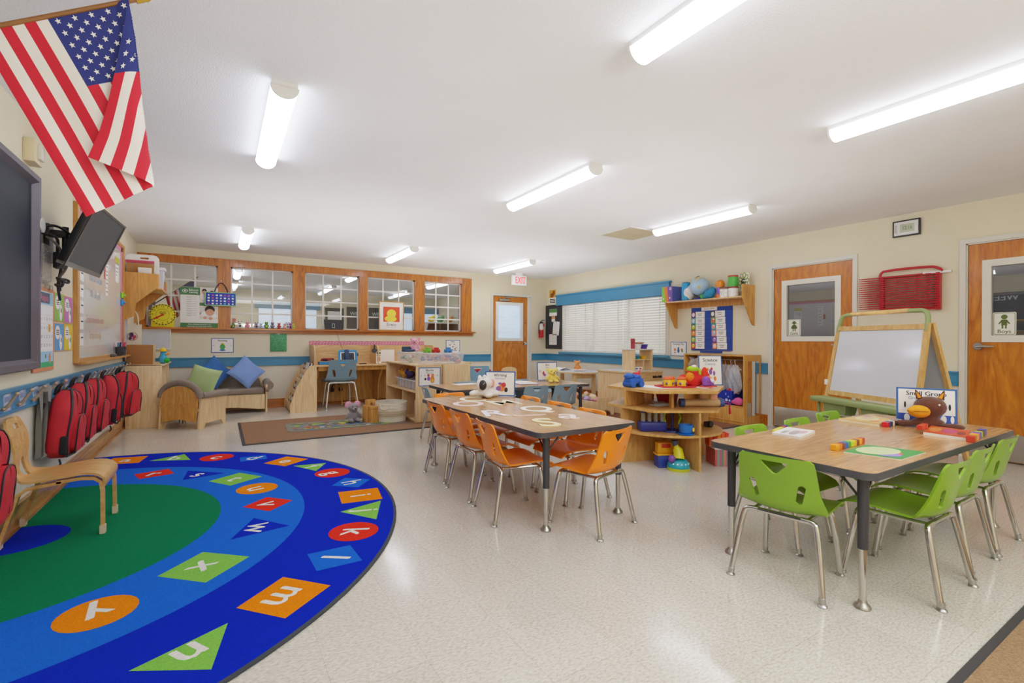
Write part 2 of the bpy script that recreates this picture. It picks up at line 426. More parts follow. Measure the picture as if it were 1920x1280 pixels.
# outside window with blue valance, sill and white blinds
m = M()
for (y0, y1, z0, z1) in ((5.17, 5.215, .87, 1.92), (7.885, 7.93, .87, 1.92), (5.17, 7.93, .87, .905), (5.17, 7.93, 1.88, 1.92), (6.06, 6.12, .9, 1.9), (6.98, 7.04, .9, 1.9)): m.box(XR+.06, XR+.13, y0, y1, z0, z1)
w2 = struct(m.obj('window_2', mat('#e8e6e0', .4, var=.02)))
M().box(XR+.09, XR+.095, 5.2, 7.9, .9, 1.9).obj('pane', glass(.05), w2)
m = M().at(FRt)
m.box(-7.97, -5.13, .835, .868, 0, .075); m.box(-7.99, -5.11, .815, .838, 0, .05)
m.obj('window_sill', mat('#5b9fc4', .3, var=.04), w2)
m = M().at(FRt); m.box(-7.93, -7.885, .87, 1.83, -.005, .012); m.box(-5.215, -5.155, .87, 1.83, -.005, .012); m.obj('window_casing', CASING, w2)
m = M().at(FRt); m.box(-8.09, -5.12, 1.845, 2.035, 0, .055); m.box(-8.11, -5.10, 2.03, 2.058, 0, .075); m.box(-8.09, -5.12, 1.835, 1.86, 0, .062)
struct(m.obj('trim_4', TRIMB))
def blind_mat():
    m = bpy.data.materials.new('blind_slat'); m.use_nodes = True
    nt = m.node_tree; N = nt.nodes; L = nt.links; b = N['Principled BSDF']; b.inputs['Roughness'].default_value = .5
    nz = N.new('ShaderNodeTexNoise'); nz.inputs['Scale'].default_value = 4; rp = N.new('ShaderNodeValToRGB'); rp.color_ramp.elements[0].color = lin('#efede8'); rp.color_ramp.elements[1].color = lin('#f8f6f2')
    L.new(nz.outputs[0], rp.inputs[0]); L.new(rp.outputs[0], b.inputs['Base Color'])
    t = N.new('ShaderNodeBsdfTranslucent'); t.inputs[0].default_value = lin('#f4f4f2'); x = N.new('ShaderNodeMixShader'); x.inputs[0].default_value = .16
    L.new(b.outputs[0], x.inputs[1]); L.new(t.outputs[0], x.inputs[2]); L.new(x.outputs[0], N['Material Output'].inputs['Surface'])
    return m
BL = blind_mat()
for k, (y0, y1) in enumerate(((5.20, 6.13), (6.145, 7.03), (7.045, 7.885))):
    bl = thing('window_blind', 'white slatted blind in the '+('part of the window nearest the wall shelf', 'middle part of the wide outside window', 'part of the window nearest the bulletin board')[k], 'blind', (XR-.02, (y0+y1)/2, .87), 0, 'white window blinds')
    m = M()
    nsl = 22
    for i in range(nsl if False else nsl):
        z = .915+i*.0432
        P_ = [(-.036, -.017), (-.031, -.004), (-.020, .007), (-.006, .0145), (.008, .018)]; n_ = len(P_)
        m.add([(XR+a, y, z+b-d) for d in (0, .0022) for a, b in P_ for y in (y0, y1)], [(2*k, 2*k+1, 2*k+3, 2*k+2) for k in range(n_-1)]+[(2*n_+2*k+2, 2*n_+2*k+3, 2*n_+2*k+1, 2*n_+2*k) for k in range(n_-1)]+[(1, 0, 2*n_, 2*n_+1), (2*n_-2, 2*n_-1, 4*n_-1, 4*n_-2)])
    m.obj('slats', BL, bl, world=True)
    m = M()
    m.box(XR-.045, XR+.015, y0, y1, 1.862, 1.905); m.obj('head_rail', BL, bl, world=True)
    m = M().box(XR-.036, XR+.006, y0, y1, .872, .89); m.obj('bottom_rail', BL, bl, world=True)
    m = M()
    for f in (.12, .5, .88): y = y0+(y1-y0)*f; m.box(XR-.0385, XR-.0375, y-.003, y+.003, .88, 1.87)
    m.obj('ladder_tape', mat('#e4e2dc', .8), bl, world=True)
    m = M().tube([(XR-.05, y0+.1, 1.86), (XR-.052, y0+.1, 1.45)], .0035, 6); m.obj('pull_wand', mat('#cfcdc8', .4), bl, world=True)

# ------------------------------------------------------------------ doors
def casing(m, frame, a0, a1, zt, w=.043):
    m.at(frame)
    m.box(a0-w, a0, 0, zt+w, -.0, .02); m.box(a1, a1+w, 0, zt+w, 0, .02); m.box(a0, a1, zt, zt+w, 0, .02)
    m.box(a0-.002, a0+.012, 0, zt, -.069, .0); m.box(a1-.012, a1+.002, 0, zt, -.069, .0); m.box(a0, a1, zt-.012, zt+.002, -.069, .0)
def door_pane_mat():
    m = bpy.data.materials.new('dark_door_glass'); m.use_nodes = True
    nt = m.node_tree; N = nt.nodes; L = nt.links; b = N['Principled BSDF']
    nz = N.new('ShaderNodeTexNoise'); nz.inputs['Scale'].default_value = 2
    rp = N.new('ShaderNodeValToRGB'); rp.color_ramp.elements[0].color = lin('#2b2c2e'); rp.color_ramp.elements[1].color = lin('#38393b')  # darkness of the unlit room behind is put into the pane colour
    L.new(nz.outputs['Fac'], rp.inputs[0]); L.new(rp.outputs[0], b.inputs['Base Color']); b.inputs['Roughness'].default_value = .6
    g = N.new('ShaderNodeBsdfGlossy'); g.inputs['Roughness'].default_value = .01
    x = N.new('ShaderNodeMixShader'); x.inputs[0].default_value = .24
    L.new(b.outputs[0], x.inputs[1]); L.new(g.outputs[0], x.inputs[2]); L.new(x.outputs[0], N['Material Output'].inputs['Surface'])
    return m
DPANE = door_pane_mat()
SIGNBG = mat('#eeeadf', .5, var=.02); OLIVE = mat('#5d6b2f', .5)
def restroom_door(n, y0, y1, sign, wy):
    m = M(); casing(m, FRt, -y1, -y0, 2.045)
    d = struct(m.obj('door_%d' % n, CASING))
    a, b = -y1+.016, -y0-.016
    wa, wb = wy; T = FRt
    m = M().at(T)     # leaf with a window opening
    m.box(a, wa, .012, 2.03, -.05, -.008); m.box(wb, b, .012, 2.03, -.05, -.008); m.box(wa, wb, .012, 1.115, -.05, -.008); m.box(wa, wb, 1.86, 2.03, -.05, -.008)
    lf = m.obj('door_leaf', DOORW, d)
    m = M().at(T)
    cx, cz = (wa+wb)/2, 1.4875; m.ring(rect(wb-wa+.024, .769, cx, cz), rect(wb-wa-.10, .645, cx, cz), -.03, .004)
    m.obj('window_frame', mat('#e6e0d2', .4, var=.02), d, smooth=False)
    M().at(T).box(wa+.045, wb-.045, 1.16, 1.815, -.035, -.028).obj('window_pane', DPANE, d)
    M().at(T).rbox(a+.012, b-.012, .016, .26, -.008, -.0055, .001).obj('kick_plate', mat('#b9b3a9', .35, .7, .03), d)
    # lever handle
    hy, hz = (a+.07 if n == 3 else b-.07), 1.062
    s_ = 1 if n == 3 else -1
    m = M().at(T); m.cyl((hy, hz, -.008), (hy, hz, .008), .037, .034, 20); m.cyl((hy, hz, .008), (hy, hz, .045), .013, .013, 12)
    m.tube([(hy, hz, .043), (hy+s_*.03, hz, .05), (hy+s_*.12, hz-.002, .05)], [.011, .011, .008], 10); m.obj('door_handle', STEEL, d)
    m = M().at(T); m.box(a-.014, a-.004, .02, 2.02, -.02, -.006) if n == 2 else m.box(b+.004, b+.014, .02, 2.02, -.02, -.006); m.obj('door_gap', mat('#2a2522', .8), d)  # solid dark strip coloured as the shade in the gap
    # sign stuck on the glass
    w, h = .155, .21
    sx, sz = wa+.055+w/2, 1.168+h/2
    sg = M().at(T @ Matrix.Translation((sx, sz, -.0275)))
    sg.prism(rrect(w, h, .012), 0, .004, 0); sg.ring(rrect(w-.012, h-.012, .01), rrect(w-.020, h-.020, .007), .004, .0046, 1)
    z = .0047
    sg.flat(disc(.022, cx=0, cy=.062), z, 1)
    if sign == 'Girls':
        sg.flat([(-.02, .067), (-.04, .05), (-.022, .055)], z, 1); sg.flat([(.02, .067), (.04, .05), (.022, .055)], z, 1)
        sg.flat([(-.014, .038), (.014, .038), (.034, -.015), (-.034, -.015)], z, 1)
    else: sg.flat([(-.018, .038), (.018, .038), (.02, -.015), (-.02, -.015)], z, 1)
    sg.flat([(-.018, .036), (-.04, .0), (-.033, -.006), (-.012, .02)], z, 1); sg.flat([(.018, .036), (.04, .0), (.033, -.006), (.012, .02)], z, 1)
    sg.flat(rect(.012, .03, -.011, -.03), z, 1); sg.flat(rect(.012, .03, .011, -.03), z, 1)
    sg.text(sign, .048, 0, -.072, z, 1, bold=.0008)
    tag(sg.obj('restroom_sign', [SIGNBG, OLIVE], org=(XR, -sx, sz)), 'small white '+sign+' sign in the corner of the '+('right-hand' if n == 3 else 'left-hand')+' restroom door window', 'sign')
restroom_door(2, GIRL[0], GIRL[1], 'Girls', (-3.355, -2.70))
restroom_door(3, BOY[0], BOY[1], 'Boys', (-1.48, -.825))
# exit door in the back wall
m = M(); casing(m, FB, DX[0], DX[1], 2.03)
d1 = struct(m.obj('door_1', CASING))
a, b = DX[0]+.02, DX[1]-.055; wa, wb, wz0, wz1 = 4.865, 5.475, 1.115, 1.865
m = M().at(FB)
m.box(a, wa, .012, 2.01, -.05, -.008); m.box(wb, b, .012, 2.01, -.05, -.008); m.box(wa, wb, .012, wz0, -.05, -.008); m.box(wa, wb, wz1, 2.01, -.05, -.008)
m.obj('door_leaf', DOORW, d1)
M().at(FB).box(b+.0, DX[1]-.012, .0, 2.02, -.05, -.006).obj('door_stop', CASING, d1)
m = M().at(FB)
cx, cz = (wa+wb)/2, (wz0+wz1)/2; m.ring(rect(wb-wa+.06, wz1-wz0+.06, cx, cz), rect(wb-wa-.06, wz1-wz0-.06, cx, cz), -.02, .006)
m.obj('window_frame', mat('#e9e6df', .4, var=.02), d1, smooth=False)
M().at(FB).box(wa, wb, wz0, wz1, -.042, -.038).obj('window_pane', mat('#9fc0dc', .1, emit=.75, var=.2, vs=3), d1)  # pane emits bluish light to imitate daylight behind it
m = M().at(FB)
for i in range(22): z = wz0+.045+i*.031; m.box(wa+.06, wb-.045, z, z+.02, -.034, -.03)
m.obj('door_blind', mat('#e3eaf0', .5, emit=.35), d1)  # slats glow faintly, daylight put into their material
m = M().at(FB); m.cyl((b-.07, 1.03, -.008), (b-.07, 1.03, .01), .035, .035, 18); m.cyl((b-.07, 1.03, .01), (b-.07, 1.03, .04), .014, .014); m.ell((b-.07, 1.03, .055), (.028, .028, .022)); m.obj('door_knob', CHROME, d1)
m = M().at(FB); m.rbox(a+.12, a+.36, 1.915, 1.955, -.008, .05, .008); m.tube([(a+.24, 1.96, .03), (a+.24, 1.985, .05), (a+.5, 1.995, .03)], .009, 6); m.obj('door_closer', STEEL, d1)
m = M().at(FB); m.ell((b-.06, 1.47, .0), (.016, .016, .008)); m.obj('door_sticker', mat('#b3202c', .5), d1)
m = M().at(FB).box(a-.012, a-.001, .01, 2.01, -.03, -.005); m.obj('door_gap', mat('#241c18', .8), d1)  # dark strip imitates the shaded gap beside the leaf

# ------------------------------------------------------------------ ceiling lights
LENS = mat('#e8f0ff', .4, var=0, emit=13.)
HOUSE = mat('#eae7e2', .4, var=.02)
def light(x, y0, y1, label):
    t = thing('ceiling_light', label, 'ceiling light', (x, (y0+y1)/2, HC), 0, 'ceiling tube lights')
    m = M().box(x-.062, x+.062, y0, y1, HC-.028, HC-.0005); m.obj('housing', HOUSE, t, world=True)
    P = [(.066*math.cos(RD(a)), .058*math.sin(RD(a))) for a in range(180, 361, 15)]
    F = FR((x, y0+.012, HC-.029), (1, 0, 0), (0, 0, 1))   # w = -y
    m = M(F).prism(P, -(y1-y0-.024), 0); m.obj('diffuser', LENS, t, world=True)
    P2 = [(p[0]*1.05, p[1]*1.05) for p in P]
    for yy in (y0, y1-.012):
        m = M(FR((x, yy, HC-.027), (1, 0, 0), (0, 0, 1))).prism(P2, -.012, 0); m.obj('end_cap', HOUSE, t, world=True)
light(.285, 2.735, 3.955, 'ceiling light nearest the flag')
light(2.425, 2.735, 3.955, 'ceiling light above the orange chair table')
light(4.455, 2.735, 3.955, 'ceiling light that touches the beige ceiling hatch')
light(.285, 6.55, 7.72, 'ceiling light above the sofa corner')
light(2.375, 6.55, 7.72, 'ceiling light near the framed yellow picture in the window')
light(4.43, 6.55, 7.78, 'ceiling light next to the exit sign')
light(1.625, .33, 1.55, 'ceiling light cut by the top edge of the photo')
light(3.29, .30, 1.50, 'ceiling light above the green chair table, cut by the right edge')
for (x, y0) in ((.3, 10.4), (2.4, 9.6), (4.4, 9.9), (2.4, 12.3), (.3, 12.6), (4.4, 12.5)):
    light(x, y0, y0+1.22, 'ceiling light in the next classroom seen through the interior window')
h = thing('ceiling_hatch', 'beige square hatch in the ceiling with white rim', 'hatch', (4.38, 4.28, HC))
m = M(); P, Q = rect(.60, .56, 4.38, 4.285), rect(.55, .51, 4.38, 4.285); m.ring(P, Q, HC-.01, HC-.0005); m.obj('rim', HOUSE, h, world=True)
m = M().box(4.107, 4.653, 4.032, 4.283, HC-.006, HC-.001); m.box(4.107, 4.653, 4.288, 4.54, HC-.006, HC-.001); m.obj('hatch_panel', mat('#c9bb98', .6), h, world=True)
# exit sign hanging from the ceiling in front of the door
ex = thing('exit_sign', 'white box with red EXIT letters hanging over the back door', 'exit sign', (5.02, 8.0, HC))
M().rbox(4.915, 5.243, 7.97, 8.03, 2.195, 2.385, .008).obj('housing', mat('#eceae6', .4, emit=.15), ex, world=True)
m = M(FR((5.09, 7.969, 2.287), (1, 0, 0), (0, 0, 1))); m.text('EXIT', .19, 0, 0, .001, 0, sx=.62, bold=.003); m.obj('lettering', mat('#e8505a', .5, emit=.8), ex, world=True)
M().box(5.0, 5.15, 7.98, 8.02, 2.38, HC-.0005).obj('canopy', HOUSE, ex, world=True)
# ------------------------------------------------------------------ alphabet rug
RC = (-1.05, 3.56)
def carpet(h): return mat(h, .95, var=.12, vs=160, bump=.5, bs=420, spec=.1)
CB, CM, CG, CO, CR, CLG, CW = [carpet(x) for x in ('#0628bd', '#1a68dd', '#057a50', '#f5860a', '#e6321f', '#82c452', '#eceae4')]
def arcseg(r, n=60, xw=-.965):
    a = math.acos((xw-RC[0])/r)
    return [(RC[0]+r*math.cos(-a+2*a*i/n), RC[1]+r*math.sin(-a+2*a*i/n)) for i in range(n+1)]
rug = M()
rug.prism(arcseg(2.10), .0005, .008, 7); rug.flat(arcseg(2.083), .0082, 0); rug.flat(arcseg(1.54), .0084, 1); rug.flat(arcseg(1.06), .0086, 2); rug.flat([(max(-.965, x), y) for x, y in disc(.24, .22, RC[0]+.10, RC[1])], .0088, 0)
TILES = [('a', 3, [(-.82, 5.56), (-.56, 5.5), (-.60, 5.24), (-.85, 5.3)]), ('b', 5, [(-.53, 5.27), (-.28, 5.42), (-.22, 5.13)]), ('c', 4, .135, (-.02, 5.12)),
 ('d', 1, [(.16, 5.01), (.37, 5.01), (.37, 4.84), (.16, 4.83)]), ('e', 3, [(.33, 4.67), (.53, 4.84), (.69, 4.64), (.48, 4.47)]), ('f', 5, [(.54, 4.45), (.80, 4.41), (.68, 4.18)]),
 ('g', 4, .135, (.785, 4.06)), ('h', 1, [(.71, 3.70), (.84, 3.86), (1.0, 3.72), (.87, 3.56)]), ('i', 3, [(.72, 3.52), (.99, 3.48), (.95, 3.22), (.69, 3.26)]),
 ('j', 5, [(.65, 3.11), (.93, 3.19), (.81, 2.87)]), ('k', 4, .135, (.65, 2.757)), ('l', 1, [(.38, 2.58), (.59, 2.58), (.60, 2.37), (.39, 2.37)]),
 ('m', 3, [(.06, 2.21), (.25, 2.39), (.42, 2.2), (.22, 2.03)]), ('n', 5, [(-.25, 1.97), (.03, 2.11), (-.02, 1.84)]),
 ('r', 4, [(-.58, 4.81), (-.36, 4.87), (-.31, 4.68), (-.53, 4.63)]), ('s', 0, [(-.22, 4.72), (.04, 4.49), (-.24, 4.43)]), ('t', 5, [(-.07, 4.29), (.14, 4.44), (.29, 4.23), (.07, 4.08)]),
 ('u', 3, .135, (.235, 3.91)), ('v', 4, [(.13, 3.52), (.28, 3.66), (.42, 3.5), (.27, 3.35)]), ('w', 0, [(.18, 3.27), (.35, 3.03), (.05, 2.98)]),
 ('x', 5, [(-.24, 2.69), (-.07, 2.88), (.13, 2.7), (-.05, 2.51)]), ('y', 3, .132, (-.41, 2.455))]
for t in TILES:
    if len(t) == 4: P = disc(t[2], cx=t[3][0], cy=t[3][1]); c = t[3]
    else: P = t[2]; c = (sum(p[0] for p in P)/len(P), sum(p[1] for p in P)/len(P))
    rug.flat(P, .0090, t[1])
    rug.text(t[0], .205, c[0], c[1], .0093, 6, bold=.004, rot=math.atan2(c[1]-RC[1], c[0]-RC[0])-pi/2)
o = rug.obj('alphabet_rug', [CB, CM, CG, CO, CR, CLG, CW, mat('#3a3f45', .8)], org=(-.2, 3.56, 0), smooth=False)
tag(o, 'half-round blue and green alphabet rug against the left wall', 'rug')
def mat_rug(x0, x1, y0, y1, h, label, rz=0, name='floor_mat'):
    c = ((x0+x1)/2, (y0+y1)/2); T = TR(c[0], c[1], 0, rz); w, d = x1-x0, y1-y0
    m = M(T); m.prism(rrect(w, d, .01), .0005, .007, 1); m.box(-w/2+.03, w/2-.03, -d/2+.03, d/2-.03, .006, .0115, 0)
    return tag(m.obj(name, [mat(h, .95, var=.22, vs=120, bump=.7, bs=300, spec=.1), mat('#3f3d3e', .7)], org=(c[0], c[1], 0)), label, 'rug')
mat_rug(.20, 2.64, 5.58, 7.12, '#9f7a60', 'flat brown floor mat under the road play rug and rope basket')
mat_rug(3.6, 6.02, 3.66, 5.45, '#8f6550', 'brown floor mat in front of the dress-up cabinet')
mat_rug(1.6, 3.6, -.9, .56, '#a38464', 'tan entrance mat with dark rim in the lower right corner')
# road play rug (drawn streets, grass and houses)
m = M(TR(1.40, 6.33, .0117, -.04)); W_, D_ = 1.42, .60
m.prism(rrect(W_, D_, .07), 0, .006, 0)
random.seed(3)
for i in range(90):
    x, y = random.uniform(-.62, .62), random.uniform(-.24, .24); k = random.choice([1, 1, 2, 3, 4, 5, 6, 1, 7])
    m.flat(rrect(random.uniform(.04, .16), random.uniform(.03, .09), .012, 2, x, y), .0062+i*.00001, k)
for (x, y, r) in ((-.35, .05, .11), (.1, -.05, .1), (.42, .1, .09)): m.ring(disc(r, r*.8, x, y), disc(r*.62, r*.45, x, y), .0068, .0070, 2)
m.flat(rect(1.3, .035, 0, .17), .0069, 2); m.flat(rect(1.3, .035, 0, -.2), .0069, 2)
tag(m.obj('road_play_rug', [carpet('#8f8d84'), carpet('#9dbb53'), carpet('#6a6a6c'), carpet('#c98b55'), carpet('#d5d2c6'), carpet('#5f86b8'), carpet('#c25a4a'), carpet('#c9c04e')], org=(1.40, 6.33, .0117)), 'thin green and grey road map play rug on the brown mat', 'rug')

# ------------------------------------------------------------------ moulded school chairs
PROF = [(.205, .312), (.19, .325), (.15, .336), (.05, .332), (-.05, .325), (-.11, .327), (-.145, .343), (-.165, .375), (-.180, .43), (-.198, .50), (-.222, .592)]
_S = [0]
for a, b in zip(PROF, PROF[1:]): _S.append(_S[-1]+math.dist(a, b))
def prof(v):
    v = max(0, min(_S[-1]-1e-6, v))
    for i in range(len(PROF)-1):
        if v <= _S[i+1]:
            f = (v-_S[i])/(_S[i+1]-_S[i]); f = f
            p0 = PROF[max(i-1, 0)]; p1 = PROF[i]; p2 = PROF[i+1]; p3 = PROF[min(i+2, len(PROF)-1)]
            g = lambda k: .5*((2*p1[k])+(-p0[k]+p2[k])*f+(2*p0[k]-5*p1[k]+4*p2[k]-p3[k])*f*f+(-p0[k]+3*p1[k]-3*p2[k]+p3[k])*f**3)
            return g(0), g(1)
VB = _S[6]; VT = _S[-1]
def chair_fn(u, v):
    y, z = prof(v); t = max(0, min(1, (v-VB)/(VT-VB)))
    if v < VB: z += .55*u*u*(1-max(0, (.12-v)/.12)); y += 0
    if v > VB-.06: k = min(1, (v-VB+.06)/.06); y += k*(.75+.5*(1-t))*u*u; 
    return (u, y, z)
def bez_corner(): pass
def shell():
    o = [(-.165, 0), (.165, 0), (.178, .03), (.183, .12), (.176, .25), (.18, VB-.02), (.183, VB+.03), (.176, VB+.06), (.166, VB+.10), (.158, VT-.05), (.153, VT-.022), (.138, VT-.004), (.12, VT)]
    o = o+[(-x, y) for x, y in o[::-1]][:-2]
    # rebuild symmetric outline
    h = [(.165, 0), (.178, .03), (.183, .12), (.176, .25), (.18, VB-.02), (.186, VB+.03), (.178, VB+.06), (.167, VB+.10), (.158, VT-.05), (.153, VT-.022), (.138, VT-.004), (.12, VT)]
    o = [(-.165, 0)]+h+[(-x, y) for x, y in h[::-1]][:-1]
    tri = [(-.055, VT-.032), (.055, VT-.032), (.050, VT-.045), (.006, VT-.083), (-.006, VT-.083), (-.050, VT-.045)]
    def slot(s):
        c, w, h_ = (s*.095, VB+.098), .0145, .046; a = -s*.22; P = []
        for k in range(12):
            t = 2*pi*k/12; x = w*math.cos(t); y = w*math.sin(t)+(h_-w)*(1 if math.sin(t) >= 0 else -1)
            P.append((c[0]+x*math.cos(a)-y*math.sin(a), c[1]+x*math.sin(a)+y*math.cos(a)))
        return P
    return M().panel(o, [tri, slot(1), slot(-1)], chair_fn, .009, .024)
def make_chair(name, label, cat, color, rough=.3, group=None, legc=None, loc=(0, 0, 0), rz=0):
    t = thing(name, label, cat, (0, 0, 0), 0, group)
    P = mat(color, rough, var=.04, vs=4); F = legc or CHROME
    s = shell().obj('seat_shell', P, t, ang=50)
    # side gussets behind the back, under-seat frame, legs, glides
    m = M(); m.tube([(-.10, -.135, .316), (.10, -.135, .316)], .011, 8); m.tube([(-.12, .12, .312), (.12, .12, .312)], .011, 8)
    m.tube([(-.11, -.135, .314), (-.12, .12, .312)], .009, 8); m.tube([(.11, -.135, .314), (.12, .12, .312)], .009, 8); m.obj('frame', F, t)
    for q in (-1, 1):
        for (pts, foot) in (([(q*.09, -.135, .316), (q*.135, -.137, .315), (q*.152, -.142, .296), (q*.187, -.196, .014)], 'rear'), ([(q*.09, .12, .312), (q*.128, .121, .310), (q*.143, .125, .292), (q*.165, .170, .014)], 'front')):
            m = M().tube(pts, .0125, 10, smooth=2); L = m.obj('leg', F, t)
            f = pts[-1]; m = M(); m.cyl((f[0]-q*.003, f[1], .034), (f[0], f[1], .010), .0135, .013, 10); m.lathe([(.0, .012), (.012, .011), (.019, .004), (.018, .0), (0, 0)], (f[0], f[1]+(-.004 if foot == 'rear' else .004), 0), 12); m.obj('glide', STEEL, L)
    t.location = loc; t.rotation_euler = (0, 0, rz)
    return t
GG, GO, GB = 'green chairs around the laminate table', 'orange chairs around the long table', 'grey-blue chairs around the far table'
gc = make_chair('school_chair', 'green chair at the left end of its table, back turned to the camera', 'chair', '#7fab28', group=GG, loc=(2.285, 1.215, 0), rz=-pi/2+RD(11))
for (x, y, r, lb) in ((2.70, .925, 0, 'green chair on the near side of the table, next to the front table leg'), (3.155, .955, .02, 'green chair in the middle of the near side of its table'), (3.60, .965, 0, 'green chair on the near side of the table, farthest from the front leg'),
   (2.70, 1.47, pi, 'green chair across the table beside the white coloring book, nearest the pink striped box'), (3.22, 1.47, pi+.03, 'green chair across the table in the middle, in front of the left restroom door'), (3.72, 1.52, pi, 'green chair across the table next to the easel')):
    dup(gc, (x, y, 0), r, lb)
oc = make_chair('school_chair', 'orange chair at the near end of the long table, showing its side and back', 'chair', '#fb8a0a', group=GO, loc=(1.905, 2.195, 0), rz=RD(15))
for (x, y, r, lb) in ((1.60, 2.58, -pi/2-RD(8), 'orange chair on the left side of the long table, nearest the front leg'), (1.64, 3.06, -pi/2, 'orange chair in the middle of the left side of the long table'), (1.66, 3.55, -pi/2+RD(2), 'orange chair on the left side of the long table, farthest back'),
   (2.13, 2.66, pi/2, 'orange chair on the right side of the long table beside the letter a cutout'), (2.16, 3.09, pi/2, 'orange chair in the middle of the right side of the long table'), (2.17, 3.53, pi/2-.03, 'orange chair on the right side of the long table beside the writing sign'), (1.86, 3.95, pi, 'orange chair at the far end of the long table')):
    dup(oc, (x, y, 0), r, lb)
bc = make_chair('school_chair', 'grey-blue chair on the near side of the far table, left of two side by side', 'chair', '#8199a8', group=GB, loc=(3.02, 4.555, 0), rz=-.045)
for (x, y, r, lb) in ((3.42, 4.535, -.045, 'grey-blue chair on the near side of the far table, right of two side by side'), (2.56, 4.575, -.045, 'grey-blue chair of the far table hidden behind the white dog plush'), (2.07, 4.80, -pi/2-.15, 'grey-blue chair at the left end of the far table'),
   (2.55, 5.03, pi, 'grey-blue chair across the far table in front of the block shelf'), (3.30, 4.99, pi, 'grey-blue chair across the far table beside the white papers')):
    dup(bc, (x, y, 0), r, lb)
lc = make_chair('school_chair', 'light blue chair facing the study desk', 'chair', '#7f9db0', legc=mat('#c9c6c1', .2, .9, .02), loc=(1.64, 7.95, 0), rz=0)
for ch in lc.children: pass
lc.scale = (1.30, 1.25, 1.32)
l2 = make_chair('school_chair', 'sky blue chair beside the block shelf under the white plush', 'chair', '#8cbbdc', loc=(3.32, 6.55, 0), rz=-.15); l2.scale = (1.2, 1.2, 1.2)

# ------------------------------------------------------------------ activity tables
EDGE = mat('#45464b', .45)
def table(label, x0, x1, y0, y1, rz=0, lamx=True, zt=.58, lam=None):
    c = ((x0+x1)/2, (y0+y1)/2); w, d = x1-x0, y1-y0
    t = thing('activity_table', label, 'table', (c[0], c[1], 0), rz)
    P = rrect(w, d, .05, 5); Q = rrect(w-.008, d-.008, .046, 5)
    M().prism(Q, zt-.028, zt).obj('tabletop', LAM if lamx else LAM_Y, t)
    M().ring(P, Q, zt-.030, zt-.001).obj('edge_band', EDGE, t)
    for sx in (-1, 1):
        for sy in (-1, 1):
            x, y = sx*(w/2-.10), sy*(d/2-.075)
            m = M().cyl((x, y, zt-.03), (x, y, .245), .021, .0195, 16); L = m.obj('leg', mat('#38383c', .45), t)
            m = M().cyl((x, y, .26), (x, y, .03), .0155, .0135, 14); m.obj('leg_insert', CHROME, L)
            m = M().lathe([(0, .034), (.016, .032), (.018, .022), (.029, .012), (.031, .003), (.029, 0), (0, 0)], (x, y, 0), 16); m.obj('glide', STEEL, L)
            m = M(); m.tube([(x, y-sy*.012, .45), (x, y-sy*.10, zt-.03)], .005, 6); m.tube([(x-sx*.012, y, .45), (x-sx*.10, y, zt-.03)], .005, 6); m.obj('brace', BLACKP, L)
    return t
table('oak laminate table with green chairs', 2.16, 4.03, .83, 1.57)
table('long laminate table with orange chairs and letter cutouts', 1.505, 2.27, 2.15, 3.97, lamx=False)
table('far laminate table with grey-blue chairs', 2.03, 3.82, 4.40, 5.14, rz=RD(-2.5))

# ------------------------------------------------------------------ bent plywood chair by the wall
pc = thing('plywood_chair', 'bent plywood child chair standing on the rug by the coat hooks', 'chair', (-.765, 3.63, 0), -pi/2)
PW = wood('#c08a45', '#e3b878', (4, 1, 4), .32, coat=.2)
PP = [(.205, .262), (.215, .30), (.195, .327), (.14, .343), (.04, .338), (-.06, .326), (-.12, .327), (-.157, .352), (-.170, .40), (-.168, .47), (-.178, .55), (-.200, .625), (-.212, .66)]
_P2 = [0]
for a, b in zip(PP, PP[1:]): _P2.append(_P2[-1]+math.dist(a, b))
def pprof(v):
    v = max(0, min(_P2[-1]-1e-6, v))
    for i in range(len(PP)-1):
        if v <= _P2[i+1]:
            f = (v-_P2[i])/(_P2[i+1]-_P2[i]); p0 = PP[max(i-1, 0)]; p1 = PP[i]; p2 = PP[i+1]; p3 = PP[min(i+2, len(PP)-1)]
            g = lambda k: .5*((2*p1[k])+(-p0[k]+p2[k])*f+(2*p0[k]-5*p1[k]+4*p2[k]-p3[k])*f*f+(-p0[k]+3*p1[k]-3*p2[k]+p3[k])*f**3)
            return (g(0), g(1))
T_ = _P2[-1]; b0 = _P2[7]
hw = [(.185, 0), (.185, _P2[4]), (.172, _P2[6]), (.125, b0+.0), (.105, b0+.05), (.10, b0+.10), (.122, b0+.17), (.128, b0+.22), (.118, T_-.05), (.095, T_-.018), (.06, T_-.003), (.03, T_)]
o_ = hw+[(-x, y) for x, y in hw[::-1]]
hole = rrect(.075, .032, .014, 4, 0, T_-.055)
leaf = [(-.012, b0-.03), (.012, b0-.03), (.04, b0-.005), (.045, b0+.03), (.025, b0+.085), (0, b0+.10), (-.025, b0+.085), (-.045, b0+.03), (-.04, b0-.005)]
M().panel(o_, [hole, leaf], lambda u, v: (u, pprof(v)[0], pprof(v)[1]), .012, .025).obj('seat_back', PW, pc, ang=40)
